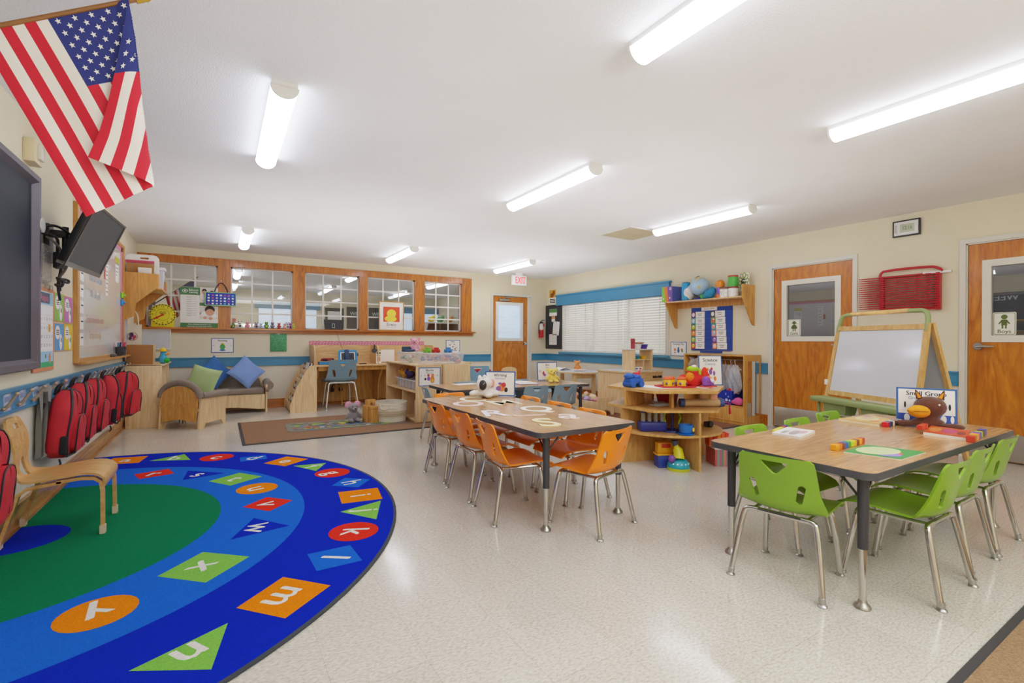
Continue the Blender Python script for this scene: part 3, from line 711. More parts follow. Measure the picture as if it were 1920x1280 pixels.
for q in (-1, 1):
    def strip(pts, w):
        m = M(); n = len(pts)
        vs = []; fs = []
        for i, p in enumerate(pts):
            a = pts[max(i-1, 0)]; b = pts[min(i+1, n-1)]; ty, tz = b[1]-a[1], b[2]-a[2]; l = math.hypot(ty, tz); ny, nz = -tz/l*.008, ty/l*.008
            for (dx, k) in ((-w/2, 1), (w/2, 1), (w/2, -1), (-w/2, -1)): vs.append((p[0]+dx, p[1]+k*ny, p[2]+k*nz))
        for i in range(n-1):
            for k in range(4): fs.append((i*4+k, i*4+(k+1) % 4, (i+1)*4+(k+1) % 4, (i+1)*4+k))
        fs += [(3, 2, 1, 0), tuple((n-1)*4+k for k in range(4))]
        return m.add(vs, fs)
    x = q*.17
    L = strip([(x, .02, .318), (x, .12, .325), (x, .175, .318), (x, .203, .295), (x, .210, .24), (x+q*.01, .213, .02)], .034).obj('leg', PW, pc)
    M().box(x+q*.01-.019, x+q*.01+.019, .201, .225, .0095, .055).obj('foot_cap', mat('#d9c3a8', .5), L)
    L = strip([(x, .04, .315), (x, -.05, .306), (x, -.10, .296), (x, -.13, .27), (x+q*.005, -.165, .14), (x+q*.012, -.197, .02)], .034).obj('leg', PW, pc)
    M().box(x+q*.012-.019, x+q*.012+.019, -.21, -.186, .0095, .055).obj('foot_cap', mat('#d9c3a8', .5), L)

# ------------------------------------------------------------------ camera, light
cam = bpy.data.cameras.new('camera'); co = bpy.data.objects.new('camera', cam); COL.objects.link(co)
yaw, pit, rol = .5516, -.0019, .0053
fw = Vector((math.sin(yaw)*math.cos(pit), math.cos(yaw)*math.cos(pit), math.sin(pit))); r_ = Vector((math.cos(yaw), -math.sin(yaw), 0)); u_ = r_.cross(fw)
r2 = r_*math.cos(rol)+u_*math.sin(rol); u2 = u_*math.cos(rol)-r_*math.sin(rol)
co.matrix_world = Matrix(((r2.x, u2.x, -fw.x, 0), (r2.y, u2.y, -fw.y, 0), (r2.z, u2.z, -fw.z, 1.0932), (0, 0, 0, 1)))
cam.sensor_width = 36; cam.lens = 890.2558*36/1920; cam.clip_start = .05
SC.camera = co
wd = bpy.data.worlds.new('world'); SC.world = wd; wd.use_nodes = True
wn = wd.node_tree.nodes; wb_ = wn['Background']
sk = wn.new('ShaderNodeTexSky'); sk.sky_type = 'HOSEK_WILKIE'; sk.sun_direction = (.5, -.3, .8); sk.turbidity = 9
wd.node_tree.links.new(sk.outputs[0], wb_.inputs['Color']); wb_.inputs['Strength'].default_value = 7.0
def area(name, loc, sx, sy, power, col=(1, .97, .92), rot=(0, 0, 0)):
    l = bpy.data.lights.new(name, 'AREA'); l.shape = 'RECTANGLE'; l.size = sx; l.size_y = sy; l.energy = power; l.color = col
    o = bpy.data.objects.new(name, l); COL.objects.link(o); o.location = loc; o.rotation_euler = rot
    return o
area('room_light', (1.6, -1.3, 2.36), 3.5, 1.6, 60, (.96, .98, 1))  # added fill lamp behind the camera, no fixture there
for i_, (x_, y_, s_, p_) in enumerate(((1.0, 5.6, 2.6, 25), (4.0, 6.6, 2.6, 27), (3.4, 3.0, 2.6, 20), (.6, 2.4, 2.0, 8))): area('uplight', (x_, y_, 1.25), s_, s_, p_, (.98, .99, 1), (RD(180), 0, 0))  # added unseen lamps facing up, only to brighten the ceiling
area('bounce_flash', (1.2, -1.2, 1.5), 1.2, 1.2, 60, (.97, .98, 1), (RD(168), 0, RD(-30)))  # added unseen lamp behind the camera, fills the room off the ceiling
vs_ = SC.view_settings; vs_.view_transform = 'Standard'; vs_.look = 'None'; vs_.exposure = .0; vs_.gamma = 1.
vs_.use_curve_mapping = True; cm_ = vs_.curve_mapping; cm_.white_level = (4, 4, 4); cm_.extend = 'HORIZONTAL'
for x_, y_ in ((.0125, .052), (.0375, .165), (.075, .315), (.125, .48), (.20, .66), (.32, .835), (.55, .96)): cm_.curves[3].points.new(x_, y_)
cm_.update()
cy = SC.cycles; cy.max_bounces = 9; cy.diffuse_bounces = 6; cy.use_adaptive_sampling = True; cy.adaptive_threshold = .02; cy.glossy_bounces = 4; cy.transmission_bounces = 6; cy.transparent_max_bounces = 24
cy.sample_clamp_indirect = 6.; cy.caustics_reflective = False; cy.caustics_refractive = False
# ------------------------------------------------------------------ flag on a slanted pole
def img_plane(px, py, Y):     # flag shape is laid out in a vertical plane through the pole
    d = fw+r2*((px-960)/890.2558)-u2*((py-640)/890.2558); t = Y/d.y
    return Vector((0, 0, 1.0932))+d*t
FY = 1.80
def fl_L(t): return Vector((-46, 59)).lerp(Vector((165, 410)), t)
def fl_R(t):
    K = [(243, 2), (256, 75), (264, 140), (270, 205), (281, 285), (292, 352)]
    k = min(t, .9999)*5; i = int(k); return Vector(K[i]).lerp(Vector(K[i+1]), k-i)
def fl_E(t):
    K = [(243, 2), (231, 75), (218, 147), (205, 210), (190, 262), (172, 305)]
    k = min(t, .9999)*5; i = int(k); return Vector(K[i]).lerp(Vector(K[i+1]), k-i)
def fl_s(t): return max(.02, 5.8*t)
def flag_pt(s, t, off=0.):
    sf = fl_s(t)
    if s >= sf:
        a = (13-s)/(13-sf); p = fl_L(t).lerp(fl_R(t), a)
        p.y += 8*t*math.sin(pi*a)*(-1 if t > .8 else 0)*0
        q = img_plane(p.x, p.y, FY); d = -.010*math.sin(s*1.1)*t-.012*(1-a)*t - .02*t*math.sin(pi*a)
        e = max(0, 1-(s-sf)/1.2); d += -.016*(1-(1-e)**2) if e > 0 else 0
        q.y += d-off
    else:
        b = (sf-s)/sf; p = fl_R(t).lerp(fl_E(t), b); q = img_plane(p.x, p.y, FY)
        e = min(1, (sf-s)/1.2); q.y += -.016-.022*t*(1-(1-e)**2)-.012*t*b-.02*t*math.sin(pi*b)*.4-off
    return q
fg = thing('wall_flag', 'American flag hanging from a slanted pole in the top left corner', 'flag', (XL, FY, 1.62))
m = M(); NS, NT = 156, 60
def fm(i, j):
    s, t = 13*(i+.5)/NS, (j+.5)/NT
    return 2 if (s < 7 and t < .4) else (0 if int(s) % 2 == 0 else 1)
m.sheet(lambda a, b: tuple(flag_pt(a*13, b)), NS, NT, mfn=fm)
for i in range(9):
    for j in range(11):
        if (i+j) % 2: continue
        cs, ct = 7*(i+1)/10, .4*(j+1)/12
        sf = fl_s(ct)
        if abs(cs-sf) < .32: continue
        for off in (.0025, -.0025):
            P = star(1, 0, 0, 90, 5, .42)
            m.add([tuple(flag_pt(cs-x*.26*1.0, ct-y*.0185, off)) for x, y in P], [tuple(range(10))], 3)
FB_ = [mat('#cf1230', .7, var=.05, sheen=.2), mat('#ece6e2', .7, var=.03), mat('#28337e', .75, var=.06), mat('#f3f1ee', .7, var=.02)]
m.obj('cloth', FB_, fg, world=True, ang=60)
pa, pb = img_plane(-46, 57, FY), img_plane(262, -2, FY)
dv = (pb-pa).normalized(); base_ = pa-dv*((pa.x-XL)/dv.x)
m = M().cyl(base_, pb, .0065, .0065, 10); m.obj('pole', mat('#8a5a2a', .4), fg, world=True)
m = M(); m.cyl(pb-dv*.012, pb+dv*.008, .011, .011, 12); m.lathe([(0, 0), (.009, .006), (.012, .018), (.008, .03), (0, .05)], n=12, T=Matrix.Translation(pb) @ dv.to_track_quat('Z', 'Y').to_matrix().to_4x4()); m.obj('finial', BRASS, fg, world=True)
m = M(FR((XL, FY, base_.z), (0, 1, 0), (0, 0, 1))).prism(rrect(.05, .08, .01), 0, .008); m.T = Matrix.Identity(4); m.cyl(base_+dv*.002, base_+dv*.06, .011, .011, 12); m.obj('bracket', BRASS, fg, world=True)

# ------------------------------------------------------------------ chalkboard, strobe, television
cb = thing('chalkboard', 'large dark wall board with thick grey frame at the left edge', 'chalkboard', (XL, 2.6, .893))
T = WL(2.6, 1.4985)
w, h_ = 2.96, 1.211
m = M(T).prism(rect(w-.1, h_-.1), .003, .018); m.obj('board_surface', mat('#262d39', .6, var=.08, vs=2), cb, world=True)
P = rect(w, h_); Q = rect(w-.15, h_-.15)
m = M(T); m.add([(x, y, 0) for x, y in P]+[(x*.985, y*.97, .05) for x, y in P]+[(x, y, .05) for x, y in rect(w-.10, h_-.10)]+[(x, y, .016) for x, y in Q],
   [(k*4+i, k*4+(i+1) % 4, (k+1)*4+(i+1) % 4, (k+1)*4+i) for k in range(3) for i in range(4)]); m.obj('frame', mat('#6a646c', .4, .2), cb, world=True, smooth=False)
m = M(T); m.text('WEEK', .17, .34, .50, .0185, 0, bold=.003); m.obj('chalk_writing', mat('#dfe6ea', .8), cb, world=True)
st = thing('alarm_strobe', 'cream fire alarm strobe box high on the left wall behind the flag', 'alarm', (XL, 4.0, 2.15))
m = M().rbox(XL, XL+.055, 3.92, 4.06, 2.150, 2.29, .006); m.obj('housing', mat('#e3d3ac', .45), st, world=True)
m = M().rbox(XL+.05, XL+.075, 3.955, 4.025, 2.175, 2.265, .008); m.obj('lens', milky('#f3efe4', .7), st, world=True)
tv = thing('television', 'small black flat television tilted down under the flag', 'television', (-.735, 4.383, 1.54))
ya, ti = -.0644, .3775
n_ = Vector((math.cos(ya)*math.cos(ti), math.sin(ya)*math.cos(ti), -math.sin(ti))); hr = Vector((-math.sin(ya), math.cos(ya), 0)); up_ = n_.cross(hr)
TT = Matrix(((hr.x, up_.x, n_.x, -.735), (hr.y, up_.y, n_.y, 4.383), (hr.z, up_.z, n_.z, 1.76), (0, 0, 0, 1)))
TV0 = mat('#1b1b1e', .35); 
m = M(TT); m.rbox(-.365, .365, -.2185, .2185, -.045, .0, .006); m.rbox(-.2, .2, -.12, .12, -.075, -.04, .01); m.obj('back_shell', TV0, tv, world=True)
m = M(TT).prism(rect(.69, .395, 0, .008), 0, .0015); m.obj('screen', mat('#2c2c2d', .55, var=.04), tv, world=True)
m = M(TT).ring(rect(.732, .439), rect(.688, .393, 0, .008), -.001, .006); m.obj('bezel', mat('#4a4340', .25, .3), tv, world=True, smooth=False)
m = M(TT).box(-.365, .365, -.2195, -.2, -.04, .004); m.obj('speaker_strip', mat('#a39c96', .3, .6), tv, world=True)
mt = thing('television_mount', 'black folding wall bracket arm behind the television', 'bracket', (XL, 4.36, 1.62))
m = M().rbox(XL, XL+.03, 4.31, 4.41, 1.60, 1.86, .006); m.obj('wall_plate', BLACKP, mt, world=True)
m = M(); m.rbox(XL+.02, XL+.11, 4.335, 4.385, 1.775, 1.825, .012); m.cyl((XL+.1, 4.36, 1.70), (XL+.1, 4.36, 1.85), .018, .018, 12); m.tube([(XL+.1, 4.36, 1.74), (XL+.16, 4.37, 1.74), (XL+.2, 4.38, 1.75)], .016, 8); m.obj('arm', BLACKP, mt, world=True)
random.seed(11)
cg = thing('cable_bundle', 'tangle of black and grey cables hanging below the television bracket', 'cables', (XL, 4.33, 1.40))
for k, (h, pts) in enumerate((('#2a2a2c', [(.03, 4.24, 1.83), (.08, 4.27, 1.84), (.13, 4.33, 1.80), (.16, 4.38, 1.77)]), ('#2a2a2c', [(.03, 4.24, 1.78), (.09, 4.25, 1.76), (.07, 4.30, 1.66), (.09, 4.33, 1.60), (.07, 4.36, 1.5), (.06, 4.42, 1.42)]),
   ('#77726c', [(.03, 4.25, 1.76), (.10, 4.22, 1.70), (.12, 4.24, 1.60), (.08, 4.29, 1.55), (.07, 4.31, 1.60), (.11, 4.33, 1.68), (.17, 4.37, 1.72)]), ('#2a2a2c', [(.15, 4.37, 1.74), (.1, 4.30, 1.66), (.09, 4.31, 1.56), (.06, 4.36, 1.46), (.05, 4.47, 1.36)]),
   ('#2a2a2c', [(.06, 4.35, 1.50), (.11, 4.28, 1.47), (.10, 4.27, 1.43), (.05, 4.33, 1.46), (.06, 4.42, 1.44), (.07, 4.44, 1.47), (.06, 4.37, 1.49)]), ('#77726c', [(.12, 4.30, 1.70), (.14, 4.25, 1.62), (.12, 4.27, 1.55), (.07, 4.34, 1.50)]), ('#2a2a2c', [(.06, 4.36, 1.5), (.10, 4.43, 1.47), (.1, 4.46, 1.50), (.06, 4.4, 1.50)]))):
    m = M().tube([(XL+a, b, c) for a, b, c in pts], .0085, 6, smooth=2); m.obj('cable', mat(h, .5), cg, world=True)
m = M(); m.rbox(XL+.05, XL+.10, 4.29, 4.36, 1.56, 1.67, .01); m.obj('power_brick', BLACKP, cg, world=True)
oc_ = thing('wall_outlet', 'white outlet with two plugs between wall board and television cables', 'outlet', (XL, 4.22, 1.75))
M().rbox(XL, XL+.008, 4.17, 4.25, 1.74, 1.86, .003).obj('plate', WHITE, oc_, world=True)
m = M(); m.rbox(XL+.008, XL+.045, 4.225, 4.25, 1.82, 1.84, .004); m.rbox(XL+.008, XL+.045, 4.225, 4.25, 1.77, 1.79, .004); m.obj('plug', BLACKP, oc_, world=True)
m = M(FR((XL+.02, 4.08, 1.80), (0, 1, 0), (0, 0, 1))); m.cyl((0, 0, 0), (0, 0, .035), .05, .045, 24); m.cyl((0, 0, -.02), (0, 0, 0), .02, .02, 12)
tag(m.obj('air_freshener', WHITE, org=(XL, 4.08, 1.80)), 'round white plug-in disc beside the wall board frame', 'plug-in')
m = M(); m.rbox(XL, XL+.05, 4.13, 4.29, 1.46, 1.70, .012); tag(m.obj('clear_holder', milky('#d8d6d0', .35), org=(XL, 4.2, 1.46)), 'clear plastic wall pocket under the outlet', 'holder')
# calendar chart hanging from hooks
cal = thing('calendar_chart', 'August calendar pocket chart with orange border on the left wall', 'calendar', (XL, 4.3, .875))
T = WL(4.296, 1.152, .004); w, h_ = .435, .553
m = M(T).prism(rect(w, h_), 0, .006, 0); m.flat(rect(w-.05, h_-.05), .0065, 1); m.flat(rect(w-.05, .085, 0, .205), .0068, 2); m.flat(rect(.23, .07, 0, .208), .0071, 3); m.text('August', .06, 0, .208, .0074, 4)
for r in range(5):
    for c in range(7):
        x, y = -.165+c*.055, .125-r*.058
        m.flat(rect(.048, .05, x, y), .0068, 5)
        d = r*7+c-3
        if r > 0 and d <= 31: m.text(str(d), .03, x, y, .0072, 3)
m.flat(rect(.048, .05, -.11, .009), .0070, 3); m.flat(rect(.048, .05, .11, .009), .0070, 7)
m.flat(rect(w-.05, .105, 0, -.2), .0067, 2); m.flat(rect(w-.05, .035, 0, -.235), .0070, 6)
for (x, y, r, k) in ((-.14, -.2, .035, 7), (-.10, -.205, .025, 8), (.12, -.205, .02, 0), (.03, -.18, .012, 3)): m.flat(disc(r, r*1.3, x, y, 12), .0073+r*.001, k)
m.flat([(.09, -.19), (.15, -.19), (.12, -.155)], .0076, 0)
m.obj('chart_sheet', [mat('#dd8d63', .6), PAPER, mat('#9fd0ea', .6), mat('#5b6070', .6), mat('#e8728c', .6), mat('#fafafa', .6), mat('#3fae72', .6), mat('#eeb23c', .6), mat('#e2632c', .6)], cal, world=True, smooth=False)
for y in (4.12, 4.2, 4.3, 4.4, 4.47):
    m = M().tube([(XL, y, 1.455), (XL+.012, y, 1.452), (XL+.014, y, 1.425), (XL+.004, y, 1.415)], .0025, 6); m.obj('hook', STEEL, cal, world=True)
# four small alphabet-puzzle posters
m4 = [((4.66, 1.315), '#8dc25a', 'green', 'upper left'), ((4.905, 1.31), '#c675b8', 'pink', 'upper right'), ((4.66, 1.10), '#5d9ed6', 'blue', 'lower left'), ((4.905, 1.10), '#e6c92f', 'yellow', 'lower right')]
for (y, z), h, nm, pos in m4:
    m = M(WL(y, z, .002)); m.prism(rect(.235, .205), 0, .004, 0); m.flat(rect(.225, .195), .0043, 1); m.flat(disc(.06, .05, -.04, .035, 16), .0047, 2); m.flat(disc(.035, .06, .04, -.035, 16), .0047, 2); m.flat(disc(.012, .02, .045, -.02, 10), .0050, 3)
    for k in range(3): m.flat(rect(.07, .006, -.04, .05-.014*k), .0051, 3)
    tag(m.obj('animal_poster', [mat('#d9a05e', .6), mat(h, .6), PAPER, INK], org=(XL, y, z), smooth=False), 'small '+nm+' poster, '+pos+' of the four left of the whiteboard', 'poster', 'four small posters')
# whiteboard with wooden frame and pink border
wb = thing('whiteboard', 'wall whiteboard with wooden frame and pink scalloped border', 'whiteboard', (XL, 6.2, .89))
y0, y1, z0, z1 = 5.06, 7.25, .893, 2.19
yc, zc = (y0+y1)/2, (z0+z1)/2; T = WL(yc, zc); w, h_ = y1-y0, z1-z0
M(T).ring(rect(w, h_), rect(w-.13, h_-.07), .0, .03).obj('frame', wood('#b47a35', '#dba561', (6, 6, 1), .35), wb, world=True, smooth=False)
M(T).box(-w/2+.05, w/2-.05, -h_/2+.03, h_/2-.03, .002, .012).obj('writing_surface', mat('#dddcd9', .12, var=.01, coat=.3), wb, world=True)
nS = 26; edge = [(-w/2+.055+.0, h_/2-.03-(h_-.06)*i/nS) for i in range(nS+1)]
m = M(T)
for s in (-1, 1):
    pts = [(s*(w/2-.055), h_/2-.03-(h_-.06)*i/nS) for i in range(nS+1)]; inn = [(s*(w/2-.12-.012*(i % 2)), h_/2-.03-(h_-.06)*i/nS) for i in range(nS+1)]
    m.prism(pts+inn[::-1], .013, .015)
m.prism([(-w/2+.06, h_/2-.03), (w/2-.06, h_/2-.03), (w/2-.06, h_/2-.08), (-w/2+.06, h_/2-.08)], .013, .015); m.obj('pink_border', mat('#e58bb0', .6), wb, world=True)
m = M().box(XL+.012, XL+.075, y0+.05, y1+.1, z0-.012, z0+.008); m.obj('tray', wood('#b47a35', '#dba561', (6, 6, 1), .35), wb, world=True)
m = M(T); z = .0135
for k in range(8): m.flat(rect(.13, .105, -w/2+.22, h_/2-.16-k*.135), z, 0); m.flat(rect(.075, .012, -w/2+.23, h_/2-.145-k*.135), z+.0005, 1)
for k in range(6): m.flat(rect(.13, .07, .15, h_/2-.2-k*.085), z, 0); m.flat(rect(.08, .01, .16, h_/2-.195-k*.085), z+.0005, 1)
m.flat(rect(.05, .12, .06, h_/2-.44), z+.0006, 2); m.flat(rect(.22, .07, .72, h_/2-.22), z+.0006, 3); m.flat(rect(.2, .2, .72, h_/2-.37), z, 0)
for k in range(8): m.flat(rect(.03, .012, .66+.05*(k % 3), h_/2-.31-.04*(k//3)), z+.0007, 1)
m.obj('schedule_cards', [PAPER, INK, mat('#c2503f', .6), mat('#c9c23a', .6)], wb, world=True, smooth=False)
m = M(T)
for (h, y, tx) in ((0, .1, 'Today is Tuesday'), (1, -.05, 'We will read'), (2, -.28, 'Good morning friends'), (3, -.42, 'Story and song')): m.text(tx, .10, -.35, y, .0138, h, sx=.8)
m.obj('marker_writing', [mat('#9fc3df', .5), mat('#a9aeb6', .5), mat('#e3a79f', .5), mat('#e8c49c', .5)], wb, world=True)
for k, (h, z) in enumerate((('#8fce2f', 1.60), ('#2f8fd8', 1.515))):
    m = M(); m.rbox(XL+.014, XL+.034, 7.11, 7.19, z-.035, z+.035, .008); m.rbox(XL+.03, XL+.055, 7.125, 7.175, z-.012, z+.012, .006); tag(m.obj('magnet_clip', mat(h, .35), org=(XL, 7.15, z)), ('green', 'blue')[k]+' magnetic clip on the right edge of the whiteboard', 'clip')
# tray: eraser and marker cups
m = M().rbox(XL+.02, XL+.07, 6.38, 6.52, z0+.0085, z0+.038, .008); tag(m.obj('eraser', mat('#5d5a58', .8), org=(XL+.045, 6.45, z0+.008)), 'grey felt eraser on the whiteboard tray', 'eraser')
for k, (yy, h) in enumerate(((6.72, '#2b2b30'), (7.0, '#33343c'))):
    t = thing('marker_cup', ('black cup of markers on the whiteboard tray', 'dark cup of colored markers at the far end of the whiteboard tray')[k], 'marker cup', (XL+.05, yy, z0+.0085))
    m = M().lathe([(.026, 0), (.03, .10), (.027, .10), (.023, .006)], n=14); m.obj('cup', mat(h, .5), t)
    for q in range(5):
        a = q*1.25; m = M().cyl((.008*math.cos(a), .008*math.sin(a), .012), (.02*math.cos(a), .02*math.sin(a), .15), .007, .007, 8); m.obj('marker', mat(('#2d2d33', '#e9e7e4', '#b3232f', '#e6e4e2', '#3d7dc0')[q] if k == 0 else ('#d43a4a', '#7db4e6', '#5a3c8c', '#e9e7e4', '#cf3e6e')[q], .4), t)
# coat hooks with name cards
hk = None
for k in range(17):
    y = 3.555+.2345*k
    if hk is None:
        hk = thing('coat_hook', 'double wooden coat hook with name card on the blue rail', 'coat hook', (XL+.014, y, .745), 0, 'coat hooks along the left wall rail')
        m = M().tube([(0, 0, -.03), (.012, 0, -.028), (.028, 0, -.015), (.04, 0, .01), (.062, 0, .048)], [.008, .009, .009, .008, .007], 8, smooth=1); m.ell((.062, 0, .048), .011, 8); m.ell((.012, 0, -.03), .012, 8); m.obj('peg', mat('#b89f86', .35, .3), hk)
        m = M().box(0, .003, .035, .13, -.05, .045); m.flat([(0.04, 0), (.12, 0), (.12, .03), (.04, .03)], 0.0035, 1, T=FR((0, 0, 0), (0, 1, 0), (0, 0, 1))); m.obj('name_card', [mat('#b9cbe0', .2, var=.2, vs=20), mat('#7e8fb5', .4)], hk)
    else: dup(hk, (XL+.014, y, .745), 0, hk['label'])
# backpacks
def make_bp():
    t = thing('backpack', 'x', 'backpack', (0, 0, 0), 0, 'red backpacks on the coat hooks')
    RED = mat('#c5202f', .7, var=.10, vs=9, bump=.5, bs=14); 
    def body(W, H, D, k=1.):
        def fn(a, b):     # a around, b height
            an = 2*pi*a; z = -.0+H*b
            top = max(0, (b-.55)/.45); bot = max(0, (.12-b)/.12); sq = math.sqrt(max(0, 1-top**2.6*.98))*math.sqrt(max(.02, 1-bot**2*.5))
            c, s = math.cos(an), math.sin(an); e = .55
            return ((abs(c)**e*(1 if c > 0 else -1))*D/2*(.35+.65*sq)*(1+.10*math.sin(7*b+3*a*6)), (abs(s)**e*(1 if s > 0 else -1))*W/2*sq, z)
        return fn
    m = M(); m.sheet(body(.34, .43, .13), 28, 18); m.obj('body', RED, t, ang=80)
    m = M(); m.sheet(body(.24, .24, .05), 22, 12, T=Matrix.Translation((.07, .01, .03))); m.obj('front_pocket', RED, t, ang=80)
    m = M(); f = body(.345, .433, .128)
    for a in (.085, ): 
        P = [f(.13, b/16) for b in range(1, 17)]; Q = [f(.37, b/16) for b in range(1, 17)]
        P = [Vector(p) for p in P]; Q = [Vector((p.x, -p.y, p.z)) for p in P]
        m.tube([(p.x, p.y*1.01, p.z) for p in P]+[(q.x, q.y*1.01, q.z) for q in Q[::-1]], .0075, 6)
    m.tube([(.085, -.125, .03), (.09, -.12, .2), (.085, -.07, .265), (.085, .07, .265), (.09, .125, .2), (.085, .13, .03)], .004, 6, smooth=1); m.tube([(.055, -.165, .02), (.062, 0, .008), (.055, .165, .02)], .009, 6)
    m.obj('black_piping', BLACKP, t)
    m = M(); m.rbox(-.075, -.045, -.165, .165, .02, .37, .012); m.obj('back_panel', mat('#2b2b2e', .8), t)
    m = M(); m.rbox(.02, .055, -.185, -.15, .03, .15, .012); m.obj('side_pocket', mat('#202023', .9), t)
    m = M().tube([(-.05, -.03, .40), (-.045, -.028, .455), (-.02, 0, .475), (-.045, .028, .455), (-.05, .03, .40)], .010, 6, smooth=2); m.obj('hanging_loop', BLACKP, t)
    m = M().tube([(.02, -.15, .0), (.03, -.155, -.03), (.02, -.15, -.05)], .006, 5); m.obj('strap_end', BLACKP, t)
    return t
bp = make_bp()
BPS = [(.075, 4.30, .315, .02, 'red backpack nearest the plywood chair, showing its black side pocket'), (.08, 4.645, .335, .05, 'red backpack second from the plywood chair along the hook rail'), (.09, 5.02, .34, .0, 'red backpack in the middle of the row on the hook rail'), (.10, 5.55, .33, .25, 'red backpack second from the storage cabinet, turned sideways'), (.12, 6.25, .30, -.2, 'bulky red backpack nearest the storage cabinet'), (.085, 2.93, .27, .1, 'red backpack cut by the left edge of the photo, behind the plywood chair')]
for i, (x, y, z, r, lb) in enumerate(BPS):
    o = bp if i == 0 else dup(bp, (0, 0, 0), 0, lb)
    o.location = (XL+x+.02, y, z); o.rotation_euler = (0, RD(4), r); o['label'] = lb; o.scale = (1.05, 1.1, 1.0)
    if i == 4: o.scale = (1.3, 1.1, 1.05)
m = M()
for (y, r) in ((4.1, .1), (4.14, .12)): pass
sh = M(); sh.sheet(lambda a, b: (XL+.03+.02*math.sin(9*a+2*b), 4.1+.09*a-.02*b, .77-.42*b-.02*math.sin(6*a)), 8, 10); sh.sheet(lambda a, b: (XL+.055+.02*math.sin(8*a+1+2*b), 4.105+.085*a-.02*b, .77-.42*b-.02*math.sin(6*a)), 8, 10)
tag(sh.obj('grey_jacket', mat('#8f8d88', .9, bump=.5, bs=30), org=(XL+.03, 4.13, .5)), 'grey jacket hanging beside the first red backpack', 'jacket')
# ------------------------------------------------------------------ left back corner
def boards(name, label, cat, T, parts, loc, rz=0, m_=None, group=None):
    t = thing(name, label, cat, loc, rz, group)
    for nm, bxs, mt_ in parts:
        m = M()
        for b in bxs: m.rbox(*b, .004)
        m.obj(nm, mt_ or m_ or BIRCH, t)
    return t
sc_ = thing('storage_cabinet', 'birch storage cabinet against the left wall in the back corner', 'cabinet', (XL+.03, 7.295, 0))
W_, D_, H_ = .36, .95, .775
for b in ((0, W_, 0, .018, .0, H_), (0, W_, D_-.018, D_, 0, H_), (0, W_, .47, .485, .04, H_-.02)): M().rbox(*b, .003).obj('side_panel', BIRCH, sc_)
M().rbox(0, W_+.03, .0, D_, H_-.02, H_+.0, .006).obj('top', BIRCH, sc_)
for z in (.03, .38): M().box(0.01, W_-.01, .02, D_-.02, z, z+.018).obj('shelf', BIRCH, sc_)
M().box(0, .012, .018, D_-.018, .02, H_-.02).obj('back_panel', BIRCH, sc_)
m = M()
for (x, z) in ((.03, .74), (W_-.03, .74), (.03, .05), (W_-.03, .3)): m.cyl((x, -.002, z), (x, .0, z), .006, .006, 8)
m.obj('screw_cap', STEEL, sc_)
# items on it
bx = thing('cardboard_box', 'brown cardboard box on top of the storage cabinet', 'box', (-.835, 7.44, .7755))
M().rbox(-.13, .13, -.10, .10, 0, .24, .003).obj('carton', mat('#a4713f', .8, var=.05), bx)
M().box(.131, .135, -.10, .10, .0, .24).obj('side_flap', mat('#dcb987', .8), bx)
pt = thing('bird_plush', 'colorful bird plush with yellow hat beside the cardboard box', 'plush toy', (-.615, 7.46, .7755))
m = M(); m.ell((0, 0, .06), (.05, .045, .065)); m.ell((.005, 0, .135), (.038, .036, .036)); blob('body', m, mat('#49a9d6', .9, bump=.4, bs=60), pt)
m = M(); m.ell((.045, .0, .13), (.03, .016, .012)); m.ell((.04, -.01, .12), (.025, .016, .01)); m.obj('beak', mat('#ee8a22', .8), pt)
m = M(); m.ell((.04, -.02, .045), (.035, .03, .035)); m.obj('belly', mat('#2fae3f', .9), pt)
m = M(); m.ell((0, 0, .175), (.035, .035, .03)); m.ell((0, 0, .16), (.05, .05, .008)); m.obj('hat', mat('#efc23a', .9), pt)
# tote bag leaning on the wall
tb = thing('tote_bag', 'cream canvas tote bag with round printed emblem above the cabinet', 'bag', (-.93, 7.56, .97))
m = M(); m.sheet(lambda a, b: (-.085+.17*a, -.01-.012*math.sin(pi*a)*math.sin(pi*b), .30*b), 10, 8); m.sheet(lambda a, b: (-.085+.17*a, .02+.012*math.sin(pi*a)*math.sin(pi*b), .30*b), 10, 8); m.box(-.085, .085, -.01, .02, 0, .004); m.box(-.087, -.083, -.01, .02, 0, .3); m.box(.083, .087, -.01, .02, 0, .3); m.obj('bag_body', mat('#e3d8c2', .9, bump=.3, bs=150), tb)
for y in (-.008, .018): M().tube([(-.05, y, .29), (-.045, y, .40), (-.02, y+.004, .47), (.03, y+.004, .46), (.05, y, .40), (.055, y, .29)], .007, 5, smooth=2).obj('handle', mat('#ddd0b6', .9), tb)
m = M(FR((0, -.026, .15), (1, 0, 0), (0, 0, 1))); m.ring(disc(.052), disc(.048), 0, .001, 0)
for (x, y, r, k) in ((-.01, .02, .022, 1), (.02, -.005, .018, 2), (-.02, -.02, .016, 1), (.012, -.03, .01, 2), (0, .035, .008, 0)): m.flat(disc(r, r*1.2, x, y, 12), .0015, k)
m.obj('printed_emblem', [mat('#4a3b5e', .8), mat('#5b2f66', .8), mat('#c8415f', .8)], tb, smooth=False)
m = M().rbox(-.03, 0, 0, .09, 0, .42, .006, T=TR(XL+.035, 7.33, .96)); tag(m.obj('clear_pocket', milky('#c9c3dc', .55), org=(XL+.02, 7.37, .96)), 'clear lilac wall pocket beside the cream tote bag', 'pocket')
